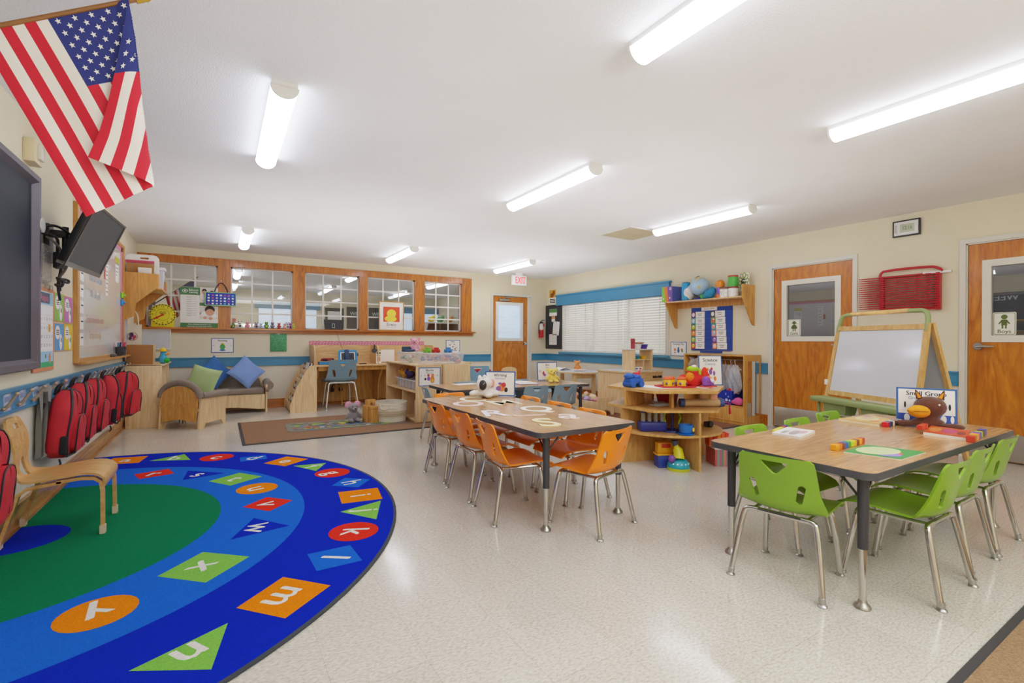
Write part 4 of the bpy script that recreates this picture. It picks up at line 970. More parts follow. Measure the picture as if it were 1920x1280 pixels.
# corner wall shelf with slanted side panels
ws = thing('wall_shelf', 'maple wall shelf with slanted end panel high in the left back corner', 'wall shelf', (XL, 7.3, 1.11))
for k, y in enumerate((7.30, 8.22)):
    m = M(FR((XL, y, 0), (1, 0, 0), (0, 0, 1))); m.prism([(0, 1.90), (.355, 1.89), (.362, 1.745), (.13, 1.52), (.115, 1.37), (0, 1.30)], -.018, 0); m.obj('end_panel', HONEY, ws, world=True)
M().rbox(XL, XL+.38, 7.318, 8.22, 1.705, 1.725, .003).obj('shelf', HONEY, ws, world=True)
M().box(XL, XL+.015, 7.318, 8.22, 1.45, 1.90).obj('back_panel', HONEY, ws, world=True)
cr = thing('plastic_carrier', 'white plastic carrier with handle hole behind the end of the corner shelf', 'carrier', (-.83, 7.5, 1.726))
P = rrect(.34, .42, .06, 5); hole = rrect(.09, .022, .01, 3, 0.02, .165)
m = M().panel(P, [hole], lambda u, v: (u, 0, .21+v), .014, .05); m.obj('handle_panel', mat('#ecebea', .35), cr)
M().box(-.165, .12, -.006, -.001, .31, .345).obj('pink_label', mat('#c94a68', .6), cr)
M().box(-.15, .12, -.06, -.012, .0, .30).obj('carton_inside', mat('#b07f4a', .8), cr)
M().box(-.03, .10, -.115, -.07, .15, .245).obj('note', PAPER, cr)
bn = thing('plastic_bin', 'white perforated plastic bin at the front of the corner shelf', 'bin', (-.70, 7.80, 1.726))
m = M().lathe([(.062, 0), (.075, .26), (.069, .26), (.058, .01)], n=4, sx=1.25, sy=1.25, T=Matrix.Rotation(pi/4, 4, 'Z')); m.obj('bin_body', mat('#dedbe4', .35), bn, smooth=False)
m = M().rbox(-.095, .085, -.09, .09, .26, .30, .008); m.obj('lid', mat('#e9e7ee', .35), bn)
m = M()
for k in range(4): m.cyl((-.005, -.077-.012*k/4, .21-.05*k), (-.005, -.066, .21-.05*k), .012, .012, 10)
m.obj('hole_row', mat('#4a4550', .7), bn)
m = M().rbox(-.67, -.63, 8.02, 8.12, 1.726, 1.80, .006); tag(m.obj('toy_block', mat('#d6836a', .6), org=(-.65, 8.07, 1.726)), 'small pinkish block on the corner shelf behind the bin', 'block')
# small whiteboard leaning below the window
lw_ = thing('dry_erase_board', 'small white dry-erase board hung in the corner under the window', 'whiteboard', (-.80, YB-.03, .945))
M().box(-.17, .19, .0, .01, 0, .28).obj('board', mat('#cfd3da', .2), lw_); M(FR((.01, .0, .14), (1, 0, 0), (0, 0, 1))).ring(rect(.37, .29), rect(.345, .265), -.002, .006).obj('frame', WHITE, lw_, smooth=False)
# teaching clock
ck = thing('teaching_clock', 'yellow teaching clock with red hand standing on the window sill', 'clock', (-.70, YB-.055, 1.2625))
M().rbox(-.135, .135, -.012, .0, 0, .17, .004).obj('stand', mat('#e8d61a', .45), ck)
T = FR((0, -.012, .175), (1, 0, 0), (0, 0, 1))
M(T).cyl((0, 0, 0), (0, 0, .012), .155, .155, 48).obj('face', mat('#eedd22', .4), ck)
m = M(T)
for i in range(24):
    a = 2*pi*i/24; m.add([(math.cos(a+q)*r, math.sin(a+q)*r, .0128) for q, r in ((-.09, .138), (.09, .138), (.09, .15), (-.09, .15))], [(0, 1, 2, 3)])
for i in range(12): a = pi/2-2*pi*(i+1)/12; m.text(str(i+1), .042, .118*math.cos(a), .118*math.sin(a), .0128)
m.ring(disc(.082), disc(.079), .0125, .0129); m.obj('numerals', mat('#25251f', .6), ck, smooth=False)
m = M(T); m.ring(disc(.017, cx=-.02, cy=.028, n=16), disc(.011, cx=-.02, cy=.028, n=16), .013, .016); m.ring(disc(.017, cx=.02, cy=.028, n=16), disc(.011, cx=.02, cy=.028, n=16), .013, .016); m.obj('gear', mat('#6d5d2a', .5), ck)
a = RD(213); m = M(T); d = Vector((math.cos(a), math.sin(a), 0)); p = Vector((-d.y, d.x, 0)); m.prism([tuple((p*.010)[:2]), tuple((d*.07+p*.010)[:2]), tuple((d*.075+p*.018)[:2]), tuple((d*.125)[:2]), tuple((d*.075-p*.018)[:2]), tuple((d*.07-p*.010)[:2]), tuple((-p*.010)[:2])], .016, .020); m.cyl((0, 0, .012), (0, 0, .022), .016, .016, 16); m.obj('hand', mat('#d8371c', .4), ck)
# poster board leaning in the first pane
ps = thing('promo_poster', 'white and green learning poster with two photos standing in the window', 'poster', (-.26, YB-.03, 1.2625))
GRN = mat('#4e8050', .6); SK = mat('#d9a183', .7); HA = mat('#3d2f2a', .8)
T = FR((0, 0, .30), (1, 0, 0), (0, 0, 1)); m = M(T); m.prism(rect(.47, .60), -.006, 0, 0)
z = .0004; m.flat(rect(.24, .115, -.115, .24), z, 1); m.ring(disc(.034, .026, -.18, .24, 20), disc(.028, .020, -.18, .24, 20), z, z+.0006, 0); m.flat(disc(.012, .010, -.18, .24, 12), z+.0006, 0)
m.text('Balanced', .04, -.075, .255, z+.0006, 0, sx=.8, bold=.0005); m.text('Learning', .04, -.075, .222, z+.0006, 0, sx=.8, bold=.0005)
for k in range(9): m.flat(rect(.13, .004, -.10, .155-.034*k), z, 2); m.flat(rect(.06, .004, -.13, .145-.034*k), z, 2)
m.flat(rect(.235, .225, .117, .185), z, 3); m.flat(rect(.235, .19, .117, -.075), z, 3); m.flat(rect(.235, .045, .117, .05), z+.0006, 1); m.text('The foundation', .022, .117, .05, z+.001, 0)
for (x, y, r, k) in ((.06, .17, .05, 0), (.06, .225, .027, 5), (.06, .25, .03, 6), (.16, .16, .05, 4), (.155, .225, .03, 6), (.12, .10, .05, 5), (.21, .15, .03, 7)): m.flat(disc(r, r*1.1, x, y, 16), z+.0003+.0001*k+(.0003 if k in (5,) else 0), k)
for (x, y, r, k) in ((.13, -.03, .065, 6), (.13, -.07, .055, 5), (.06, -.10, .045, 0), (.03, -.09, .025, 1), (.19, -.12, .04, 0), (.07, -.15, .025, 5), (.14, -.16, .025, 5)): m.flat(disc(r, r*.9, x, y, 16), z+.0003+.0001*k+(.0003 if k in (0, 5) else 0), k)
m.flat(rect(.47, .07, 0, -.265), z, 1); m.text('Who children become is as', .026, 0, -.253, z+.0006, 0); m.text('important as what they know', .026, 0, -.282, z+.0006, 0)
m.obj('printed_sheet', [PAPER, GRN, mat('#a9a6a2', .7), mat('#e6e0d6', .7), mat('#c9b9a6', .7), SK, HA, mat('#2f3a2e', .7)], ps, smooth=False)
# blue bag hung on the mullion
hb = thing('alphabet_bag', 'blue bag with white picture pattern hanging on the window mullion', 'bag', (.015, YB-.05, 1.60))
m = M(); m.rbox(-.20, .19, -.02, .014, 0, .195, .01); m.obj('bag_body', mat('#2a45ae', .6), hb)
m = M(FR((-.005, -.0205, .0975), (1, 0, 0), (0, 0, 1)))
random.seed(5)
for r in range(4):
    for c in range(7): m.flat(random.choice([disc(.016, .014, n=10), rect(.028, .022), star(.018), [(-.015, -.012), (.015, -.012), (0, .016)]]), .0006, random.choice([0, 0, 0, 1, 2]), T=Matrix.Translation((-.155+.052*c, .055-.042*r, 0)))
m.obj('pattern_print', [PAPER, mat('#d457a0', .6), mat('#5fb9d8', .6)], hb, smooth=False)
M(FR((-.005, -.021, .0975), (1, 0, 0), (0, 0, 1))).ring(rrect(.41, .205, .012), rrect(.385, .182, .01), -.004, .001).obj('green_trim', mat('#9ad08d', .6), hb)
M().tube([(-.085, -.012, .185), (-.075, -.012, .26), (.0, -.006, .365), (.075, -.012, .26), (.085, -.012, .185)], .007, 6, smooth=1).obj('handle', mat('#2d1f3a', .7), hb)
M().tube([(0, .03, .372), (0, -.004, .372), (0, -.012, .365), (0, -.012, .378)], .005, 6).obj('wall_hook', WHITE, hb)
# figurines on the sill
FIG = [(.20, '#2f8a45', '#e8b060', 'green and tan'), (.30, '#f0f0ee', '#3a3a3c', 'black and white'), (.415, '#ec9fb0', '#e58ea2', 'pink'), (.55, '#b9a7bc', '#5a4a58', 'lilac grey'), (.62, '#bcd2e2', '#9fb9cf', 'pale blue'), (.705, '#3f8f4a', '#d9c84e', 'green and yellow'), (.80, '#8d7f86', '#6d7b90', 'grey-brown'), (.905, '#d2574a', '#b94a42', 'red'), (1.0, '#e58a68', '#f3e6da', 'orange and white'), (1.045, '#e9e8ea', '#55535c', 'white'), (1.09, '#b569b3', '#4d2f55', 'purple'), (1.135, '#d9d348', '#8aa03a', 'yellow')]
for i, (x, h1, h2, nm) in enumerate(FIG):
    x = .175+(x-.20)*.90; hh = .085+.02*((i*7) % 4)/3
    t = thing('animal_figurine', 'small '+nm+' animal figurine in the row on the window sill', 'figurine', (x, YB-.04, 1.2625), 0, 'animal figurines on the window sill')
    m = M(); m.ell((0, 0, hh*.34), (hh*.26, hh*.22, hh*.32), 10); m.ell((0, -.004, hh*.78), (hh*.23, hh*.2, hh*.22), 10)
    for q in (-1, 1): m.ell((q*hh*.13, -.006, hh*.10), (hh*.11, hh*.14, hh*.10), 8); m.ell((q*hh*.26, -.008, hh*.42), (hh*.08, hh*.09, hh*.16), 8)
    m.obj('body', mat(h1, .5), t)
    m = M()
    for q in (-1, 1): m.ell((q*hh*.17, 0, hh*.97), (hh*.07, hh*.05, hh*.1), 8)
    m.ell((0, -hh*.2, hh*.72), (hh*.09, hh*.07, hh*.07), 8); m.ell((0, -hh*.17, hh*.34), (hh*.15, hh*.08, hh*.18), 8); m.obj('ears_and_belly', mat(h2, .5), t)
# picture and tablet standing in the window, papers on the wall
ep = thing('framed_picture', 'framed yellow and red picture captioned Erwin standing in the window', 'picture', (2.64, YB-.055, 1.2625))
T = FR((0, 0, .262), (1, 0, 0), (0, 0, 1))
M(T).ring(rect(.455, .52), rect(.43, .495), -.012, .012).obj('frame', HONEY, ep, smooth=False)
m = M(T); m.prism(rect(.435, .50), -.008, 0, 0); z = .0006; m.flat(rect(.30, .27, 0, .03), z, 1)
for (x, y, rx, ry) in ((0, .045, .085, .075), (-.015, -.05, .11, .055)): m.flat(disc(rx, ry, x, y), z+.0004+abs(x)*.002, 2)
m.text('Erwin', .085, 0, -.155, z, 3, sx=.9); m.text('From our classroom family', .016, 0, -.205, z, 4); m.text('Our friend', .018, 0, .205, z, 4)
m.obj('print', [PAPER, mat('#e5512c', .6), mat('#f3dc4a', .6), mat('#4e4a55', .7), mat('#8d8a92', .7)], ep, smooth=False)
tbk = thing('black_tablet', 'black tablet in a case standing on the window sill', 'tablet', (1.65, YB-.05, 1.2625))
m = M(FR((0, 0, .085), (1, 0, 0), (0, .12, 1))); m.prism([(-.145, -.085), (.15, -.085), (.165, .085), (-.16, .085)], -.012, .004); m.obj('case', mat('#2b2a2c', .5), tbk)
m = M(FR((0, 0, .085), (1, 0, 0), (0, .12, 1))); m.ring(rrect(.045, .075, .006, 3, -.01, -.02), rrect(.033, .06, .004, 3, -.01, -.02), .004, .006); m.obj('badge', mat('#b9b9bb', .4), tbk)
M().tube([(.02, -.02, .01), (.05, -.03, -.08), (.10, -.02, -.25), (.17, -.06, -.40), (.22, -.2, -.52)], .003, 5, smooth=2).obj('power_cord', mat('#5e5a56', .6), tbk)
def card(nm, label, T, w, h, title, sub, arts, org, frame='#2f62a6', ts=.17):
    m = M(T); m.prism(rect(w, h), 0, .004, 0); m.flat(rect(w*.93, h-.07*w), .0044, 1); m.text(title, h*ts, 0, h*.34, .0048, 2, bold=.0008)
    if sub: m.text(sub, h*ts*.7, 0, h*.21, .0048, 0)
    for (x, y, rx, ry, k) in arts: m.flat(disc(rx*w, ry*h, x*w, y*h, 14), .0049+.00005*k+.0001*abs(x), k)
    return m
CARDM = [BLUEB, PAPER, INK, mat('#e2823c', .6), mat('#c8403c', .6), mat('#e8bd3e', .6), mat('#4aa04c', .6), mat('#3f72b8', .6), mat('#8a5aa8', .6), mat('#7d6a5a', .6)]
def wall_card(label, T, w, h, title, sub, arts, org):
    tag(card('c', label, T, w, h, title, sub, arts, org).obj('center_sign', CARDM, org=org, smooth=False), label, 'sign')
wall_card('white Reading sign with green picture on the back wall', WB(.035, .995, .001), .295, .222, 'Reading', '', [(0, -.1, .12, .2, 6), (.0, .08, .08, .09, 5), (0, -.32, .14, .06, 7), (.1, -.1, .03, .05, 4), (-.38, 0, .01, .06, 2), (.38, 0, .01, .06, 2)], (.035, YB, .995))
wall_card('small blue-bordered rules sign between desk corner and back door', WB(3.877, .99, .001), .30, .22, 'Music', '', [(-.2, .05, .05, .05, 9), (.1, .1, .06, .04, 9), (0, -.1, .07, .05, 9), (-.3, -.2, .03, .04, 9), (.25, -.2, .04, .04, 9), (.15, -.3, .05, .06, 2), (-.05, -.38, .06, .06, 2)], (3.877, YB, .99))
gb = thing('sequin_clipboard', 'glittery green board hanging from a clip under the sill', 'clipboard', (.805, YB-.012, .90))
M().rbox(-.12, .12, -.004, .008, 0, .285, .004).obj('board', mat('#4d9a68', .5, var=.55, vs=90), gb)
M().box(-.018, .018, -.012, .004, .275, .335).obj('clip', WHITE, gb)
m = M(FB); w = 2.02
P = [(1.265, 1.0), (3.285, 1.0)]+[(3.285-2.02*i/40, 1.065+(.006 if i % 2 else 0)) for i in range(41)]
m.prism(P, .001, .004, 0)
for i in range(40):
    for k in range(2): m.flat(rect(.024, .010, 1.29+2.02*i/40+.012*(k % 2), 1.022+.022*k), .0044, 1)
tag(m.obj('pink_border_strip', [mat('#d97d97', .7), mat('#efc3cf', .7)], org=(2.27, YB, 1.03), smooth=False), 'pink zigzag bulletin border strip on the wall above the desk', 'border')
# ------------------------------------------------------------------ child sofa and armchair
TAUPE = mat('#8a7c70', .9, var=.05, bump=.25, bs=200, sheen=.2)
so = thing('child_sofa', 'small maple sofa with taupe cushions under the Reading sign', 'sofa', (.07, 8.02, 0))
hwid = .53
for q in (-1, 1):
    x0 = q*hwid
    m = M(FR((x0, 0, 0), (0, 1, 0), (0, 0, 1))); m.prism([(0, 0), (.05, 0), (.06, .05), (.30, .05), (.36, 0), (.42, 0), (.42, .40), (.0, .40), (-.05, .42), (-.06, .38), (.0, .30)], -.012 if q < 0 else -.012, .012); m.obj('arm_panel', BIRCH, so)
    m = M().cyl((x0+q*.03, -.04, .40), (x0+q*.03, .40, .42), .065, .06, 16); m.rbox(x0-.02+q*.012, x0+.02+q*.012, -.03, .40, .30, .42, .015); m.obj('arm_cushion', TAUPE, so)
m = M(FR((0, .0, 0), (1, 0, 0), (0, 0, 1))); a = [( -hwid+.02, .05), (-hwid+.02, .27), (hwid-.02, .27), (hwid-.02, .05)]+[(hwid-.1-(2*hwid-.2)*i/12, .05+.045*math.sin(pi*i/12)) for i in range(13)]; m.prism(a, -.03, -.01); m.obj('rail', BIRCH, so)
M().rbox(-hwid+.03, hwid-.03, .0, .40, .27, .36, .03, seg=3).obj('seat_cushion', TAUPE, so)
m = M(FR((0, .44, 0), (1, 0, 0), (0, 0, 1))); m.prism([(-hwid+.02, .1), (hwid-.02, .1), (hwid-.02, .42)]+[((hwid-.02)*math.cos(pi*i/16), .42+.23*math.sin(pi*i/16)) for i in range(1, 16)]+[(-hwid+.02, .42)], -.02, 0); m.obj('back_panel', BIRCH, so)
m = M(FR((0, .42, 0), (1, 0, 0), (0, 0, 1))); m.prism([(-hwid+.06, .35), (hwid-.06, .35), (hwid-.06, .43)]+[((hwid-.06)*math.cos(pi*i/16), .43+.21*math.sin(pi*i/16)) for i in range(1, 16)]+[(-hwid+.06, .43)], -.0, .07); m.obj('back_cushion', TAUPE, so)
def cushion(label, loc, s, h, rot, th=.10):
    m = M(); 
    def fn(sg):
        def g(a, b):
            u, v = 2*a-1, 2*b-1; t = (1-u*u)**.5*(1-v*v)**.5 if abs(u) < 1 and abs(v) < 1 else 0
            k = 1-.07*(1-u*u)*abs(v)**2; k2 = 1-.07*(1-v*v)*abs(u)**2
            return (u*s/2*k2, sg*th*.55*t**.75, v*s/2*k)
        return g
    m.sheet(fn(1), 14, 14); m.sheet(fn(-1), 14, 14)
    o = m.obj('throw_pillow', mat(h, .85, var=.06, bump=.2, bs=120, sheen=.2), ang=75); o.location = loc; o.rotation_euler = rot
    return tag(o, label, 'pillow')
cushion('dark blue throw pillow standing on its corner on the sofa', (-.06, 8.20, .605), .37, '#2f68ac', (RD(-24), RD(47), RD(8)))
cushion('light blue throw pillow on its corner at the right side of the sofa', (.34, 8.15, .60), .38, '#7b99d6', (RD(-26), RD(42), RD(-4)))
ac = thing('child_armchair', 'small maple armchair with taupe cushions turned away from the camera', 'armchair', (-.285, 7.19, 0), RD(-34.2))
hw_ = .245
for q in (-1, 1):
    m = M(FR((q*hw_, 0, 0), (0, 1, 0), (0, 0, 1))); m.prism([(-.245, 0), (-.16, 0), (-.13, .06), (.17, .06), (.2, 0), (.25, 0), (.25, .30), (.29, .375), (.27, .39), (-.2, .39), (-.22, .25)], -.012, .012); m.obj('arm_panel', BIRCH, ac)
    m = M(); m.cyl((q*(hw_+.012), -.2, .405), (q*(hw_+.012), .27, .40), .038, .045, 14); m.obj('arm_cushion', TAUPE, ac)
m = M(FR((0, -.235, 0), (1, 0, 0), (0, 0.0, 1))); a = [(-hw_+.03, .085), (-hw_+.015, .36)]+[(-(hw_-.015)*math.cos(pi*i/16), .36+.16*math.sin(pi*i/16)) for i in range(1, 16)]+[(hw_-.015, .36), (hw_-.03, .085)]+[(hw_-.06-(2*hw_-.12)*i/10, .085+.03*math.sin(pi*i/10)) for i in range(11)]; m.prism(a, -.012, .006); m.box(-hw_+.02, hw_-.02, .27, .30, .006, .014); m.obj('back_panel', HONEY, ac)
m = M(); m.tube([(-(hw_+.0)*math.cos(pi*i/16), -.215, .38+.185*math.sin(pi*i/16)) for i in range(17)], .038, 10); m.obj('back_cushion', TAUPE, ac)
m = M().rbox(-hw_+.02, hw_-.02, -.2, .24, .24, .33, .03, seg=3); m.obj('seat_cushion', TAUPE, ac)
m = M(); 
for q in (-1, 1): m.cyl((q*.02, -.2, .06), (q*.02, -.2, .14), .006, .006, 6)
m.obj('caster', BLACKP, ac)
cushion('pale green throw pillow propped in the armchair', (-.19, 7.37, .545), .38, '#a9c184', (RD(-18), RD(14), RD(-30)))
# ------------------------------------------------------------------ display bookcase, facing the sofa
bk = thing('display_bookcase', 'maple stepped book display turned toward the sofa', 'bookcase', (.885, 7.67, 0))
PR = [(0, 0), (.37, 0), (.37, .60), (.36, .68), (.34, .70), (.27, .695), (.20, .60), (.08, .36), (.0, .12)]
for y in (0, .735): M(FR((0, y, 0), (1, 0, 0), (0, 0, 1))).prism(PR, -.018, 0).obj('side_panel', BIRCH, bk)
for k, (x, z) in enumerate(((.01, .015), (.085, .20), (.16, .36), (.225, .50))):
    M().rbox(x, x+.012, .02, .735, z, z+.13, .003).obj('lip', BIRCH, bk); M().box(x, x+.12, .02, .735, z, z+.014).obj('tier_shelf', BIRCH, bk)
M().box(.345, .36, .018, .735, .02, .68).obj('back_panel', BIRCH, bk)
BC = ['#d8d0c0', '#7c4a36', '#b8a04a', '#4a6b8a', '#b9c46a', '#8c3f44', '#dfb0b4', '#557a52', '#caa064', '#6d5a7d']
for k, (x, z) in enumerate(((.03, .032), (.105, .217), (.18, .377), (.245, .517))):
    for q in range(3):
        m = M(TR(.885+x, 7.67+.05+q*.235, z) @ Matrix.Rotation(RD(14), 4, 'Y')); m.box(0, .012, 0, .19, 0, .22, 0); m.box(.001, .011, -.0006, .1895, .001, .2205, 1); m.flat(rect(.12, .05, .0, 0), 0, 1, T=FR((-.0006, .095, .15), (0, -1, 0), (0, 0, 1)))
        tag(m.obj('picture_book', [mat(BC[(k*3+q) % 10], .5), PAPER], org=(.885+x, 7.67+.1+q*.235, z)), 'picture book standing in the maple book display', 'book', 'picture books in the maple display')
# ------------------------------------------------------------------ study desk with dividers
dk = thing('study_desk', 'maple double study desk with rounded dividers against the back wall', 'desk', (2.285, 8.48, 0))
M().rbox(1.27, 3.30, 7.86, 8.485, .665, .69, .005).obj('desktop', MAPLE_H, dk, world=True)
for x in (1.27, 2.275, 3.28):
    m = M(FR((x, 0, 0), (0, 1, 0), (0, 0, 1))); m.prism([(8.484, .6905), (8.484, 1.0), (8.13, 1.0)]+[(8.13-.12*math.sin(RD(a)), .88+.12*math.cos(RD(a))) for a in range(10, 91, 16)]+[(8.01, .6905)], 0, .022); m.obj('divider', MAPLE, dk, world=True)
    m = M(FR((x+.035, 0, 0), (0, 1, 0), (0, 0, 1))); m.prism([(8.484, .004), (8.484, .664), (7.93, .664), (7.95, .58), (8.13, .38), (8.15, .3), (8.15, .004)], 0, .022); m.obj('support_panel', HONEY, dk, world=True)
M().box(1.27, 3.30, 8.468, 8.486, .6905, 1.0).obj('back_panel', MAPLE_H, dk, world=True)
M().box(1.31, 3.30, 8.455, 8.468, .05, .66).obj('modesty_panel', HONEY, dk, world=True)
M().box(1.31, 3.30, 7.90, 7.92, .60, .664).obj('apron', HONEY, dk, world=True)
tb_ = thing('blue_tablet', 'tablet in a chunky blue case with handle standing on the study desk', 'tablet', (1.80, 8.10, .6905))
T = FR((0, 0, .12), (1, 0, 0), (0, .2, 1))
M(T).ring(rrect(.30, .225, .03), rrect(.245, .165, .012), -.012, .014).obj('case', mat('#2b8bc9', .5), tb_); M(T).prism(rrect(.25, .17, .01), -.01, .004).obj('screen', mat('#20222c', .15), tb_)
m = M(T).rbox(-.05, .02, -.06, .12, .006, .03, .01); m.obj('handle', mat('#2a3f70', .5), tb_); M(T).ring(rrect(.235, .16, .01), rrect(.205, .13, .008), .004, .0065).obj('white_rim', WHITE, tb_)
M(T).rbox(.148, .17, .01, .06, -.01, .02, .006).obj('button', BLACKP, tb_)
tr = thing('cable_tray', 'blue tray of red and black headphone cables on the study desk', 'tray', (1.50, 8.12, .6905))
M().rbox(-.15, .12, -.08, .08, 0, .045, .008).obj('tray', mat('#2f86c6', .5), tr)
for k in range(6):
    random.seed(k); pts = [(random.uniform(-.13, .1), random.uniform(-.06, .06), random.uniform(.055, .10)) for _ in range(6)]
    M().tube(pts, .008, 6, smooth=2).obj('cable', mat('#b02a38' if k % 2 else '#2a2426', .5), tr)
def headphones(label, T, org):
    t = thing('headphones', label, 'headphones', org)
    m = M(T).tube([(.085*math.cos(RD(a)), .085*math.sin(RD(a)), 0) for a in range(0, 181, 15)], .009, 8); m.obj('headband', BLACKP, t)
    for q in (-1, 1):
        m = M(T); m.cyl((q*.088, -.015, -.0), (q*.066, -.02, 0), .038, .038, 16); m.ell((q*.06, -.02, 0), (.015, .036, .036), 12); m.obj('ear_cup', mat('#3a393d', .4), t)
headphones('black headphones hung over the middle desk divider', FR((0, 0, 0), (.35, 1, 0), (0, 0, 1)), (2.20, 7.96, .93))
headphones('black headphones hanging under the study desk', FR((0, 0, 0), (1, .3, 0), (0, 0, 1)), (1.68, 8.38, .27))
m = M(FR((2.29, 8.02, .80), (1, -.25, 0), (0, .05, 1))); m.prism(rect(.085, .21), -.004, 0, 0); m.flat(rect(.06, .03, 0, .07), .0005, 1); m.flat(rect(.045, .07, 0, -.03), .0005, 2); m.flat(rect(.06, .01, 0, .03), .0005, 1)
tag(m.obj('desk_card', [PAPER, INK, mat('#b0685a', .6)], org=(2.29, 8.02, .70), smooth=False), 'narrow printed card leaning on the middle desk divider', 'card')
m = M(FR((2.57, 8.43, .81), (1, 0, 0), (0, .04, 1))); m.prism(rect(.24, .22), -.003, 0); tag(m.obj('blank_paper', PAPER, org=(2.57, 8.43, .70), smooth=False), 'blank white sheet on the back of the study desk', 'paper')
m = M(TR(2.02, 8.0, .6905, .2)).rbox(-.06, .06, -.02, .02, 0, .015, .006); tag(m.obj('computer_mouse', BLACKP, org=(2.02, 8.0, .6905)), 'small black device lying on the study desk', 'device')
ld = thing('toy_ladder', 'small wooden toy ladder leaning under the study desk', 'ladder', (1.83, 8.12, 0))
for q in (-1, 1): M().tube([(q*.115, -.04, .012), (q*.10, .20, .36)], .009, 6).obj('rail', HONEY, ld)
for k in range(4): f = .12+.25*k; M().cyl((-.113, -.04+.24*f, .012+.35*f), (.113, -.04+.24*f, .012+.35*f), .008, .008, 8).obj('rung', HONEY, ld)
wb2 = thing('waste_bin', 'grey bin with green liner between study desk and block shelf', 'bin', (2.50, 7.82, 0))
M().lathe([(.10, 0), (.125, .42), (.117, .42), (.095, .01)], n=20).obj('bin_body', mat('#7f858c', .5), wb2); M().lathe([(.127, .36), (.135, .46), (.13, .50), (.10, .49)], n=18).obj('liner', mat('#4c8b34', .6), wb2)
# ------------------------------------------------------------------ block shelf and neighbour
sh_ = thing('block_shelf', 'open birch block shelf with the Blocks sign on its end', 'shelf', (2.17, 5.90, 0))
W_, D_, H_ = .36, 1.30, .77
for y in (0, D_-.02): M().rbox(0, W_, y, y+.02, 0.02, H_-.021, .003).obj('end_panel', BIRCH, sh_)
for z in (.03, .40, H_-.02): M().rbox(0, W_, .0 if z > .7 else .02, D_ if z > .7 else D_-.02, z, z+.02, .003).obj('shelf', BIRCH, sh_)
M().box(.01, W_-.02, .55, .568, .05, .40).obj('partition', BIRCH, sh_); M().box(W_-.014, W_-.002, .02, D_-.02, .05, H_-.02).obj('back_panel', HONEY, sh_); M().box(.01, W_-.02, .02, D_-.02, .0, .03).obj('plinth', BIRCH, sh_)
cb2 = thing('storage_cabinet', 'birch cabinet turned away, between block shelf and sky blue chair', 'cabinet', (2.545, 5.84, 0))
M().rbox(0, .38, 0, .02, 0, .771, .003).obj('end_panel', BIRCH, cb2); M().rbox(0, .38, .02, 1.25, .755, .771, .003).obj('top', BIRCH, cb2); M().rbox(0, .012, .02, 1.25, .0, .755, .002).obj('back_panel', BIRCH, cb2); M().rbox(0, .38, 1.23, 1.25, 0, .755, .002).obj('end_panel', BIRCH, cb2); M().box(.012, .37, .02, 1.23, .36, .378).obj('shelf', BIRCH, cb2)
m = M()
for (x, z) in ((.05, .73), (.31, .73)): m.cyl((2.17+x+.0, 5.899, z), (2.17+x, 5.9, z), .006, .006, 8)
def stand_card(label, loc, rz, w, h, title, sub, arts, foot=True, tilt=.10):
    t = thing('center_sign', label, 'sign', loc, rz)
    T = FR((0, 0, h/2+.004), (1, 0, 0), (0, tilt, 1))
    m = card('c', label, T, w, h, title, sub, arts, None); m.obj('card', CARDM, t, smooth=False)
    M().rbox(-w/2, w/2, -.03, .07, 0, .004, .001).obj('holder_base', milky('#f2f4f8', .35), t)
    M(FR((0, .004, h/2+.004), (1, 0, 0), (0, tilt, 1))).box(-w/2, w/2, -h/2, h/2, -.003, -.0005).obj('holder_back', milky('#e6e9f2', .5), t)
    return t
T = FR((2.357, 5.8985, .612), (1, 0, 0), (0, 0, 1)); wall_card('Blocks sign with orange and purple animals on the end of the block shelf', T, .305, .245, 'Blocks', 'Bloques', [(.12, -.16, .10, .2, 3), (.13, .07, .07, .09, 3), (-.05, -.1, .07, .12, 8), (-.06, .08, .06, .07, 4), (.12, -.2, .05, .1, 5), (-.2, -.12, .05, .07, 2), (-.38, .05, .01, .05, 2), (-.22, .08, .01, .05, 2), (.36, .05, .01, .05, 2)], (2.357, 5.899, .6))
TOYC = ['#c9433f', '#3f6fb8', '#e0b030', '#5aa04a', '#8a4f9c', '#e07a34', '#d8d4cc', '#4b3a6b', '#e58fa8', '#39a0b5']
def clear_bin(label, loc, w, d, h, rz=0, n=14, seed=1, pal=TOYC, fill=.9, big=.045):
    t = thing('clear_bin', label, 'bin', loc, rz)
    m = M(); a, b = rrect(w*.92, d*.9, .03), rrect(w, d, .035); n_ = len(a)
    m.add([(x, y, .0) for x, y in a]+[(x, y, h) for x, y in b]+[(x*.985, y*.98, h) for x, y in b]+[(x*.97, y*.97, .005) for x, y in a],
        [(k*n_+i, k*n_+(i+1) % n_, (k+1)*n_+(i+1) % n_, (k+1)*n_+i) for k in range(3) for i in range(n_)]+[tuple(range(n_-1, -1, -1))])
    m.obj('bin_body', milky('#eceef2', .24), t); M().ring(rrect(w+.02, d+.02, .04), rrect(w-.006, d-.006, .034), h-.008, h+.003).obj('rim', milky('#f4f5f8', .6), t)
    return t
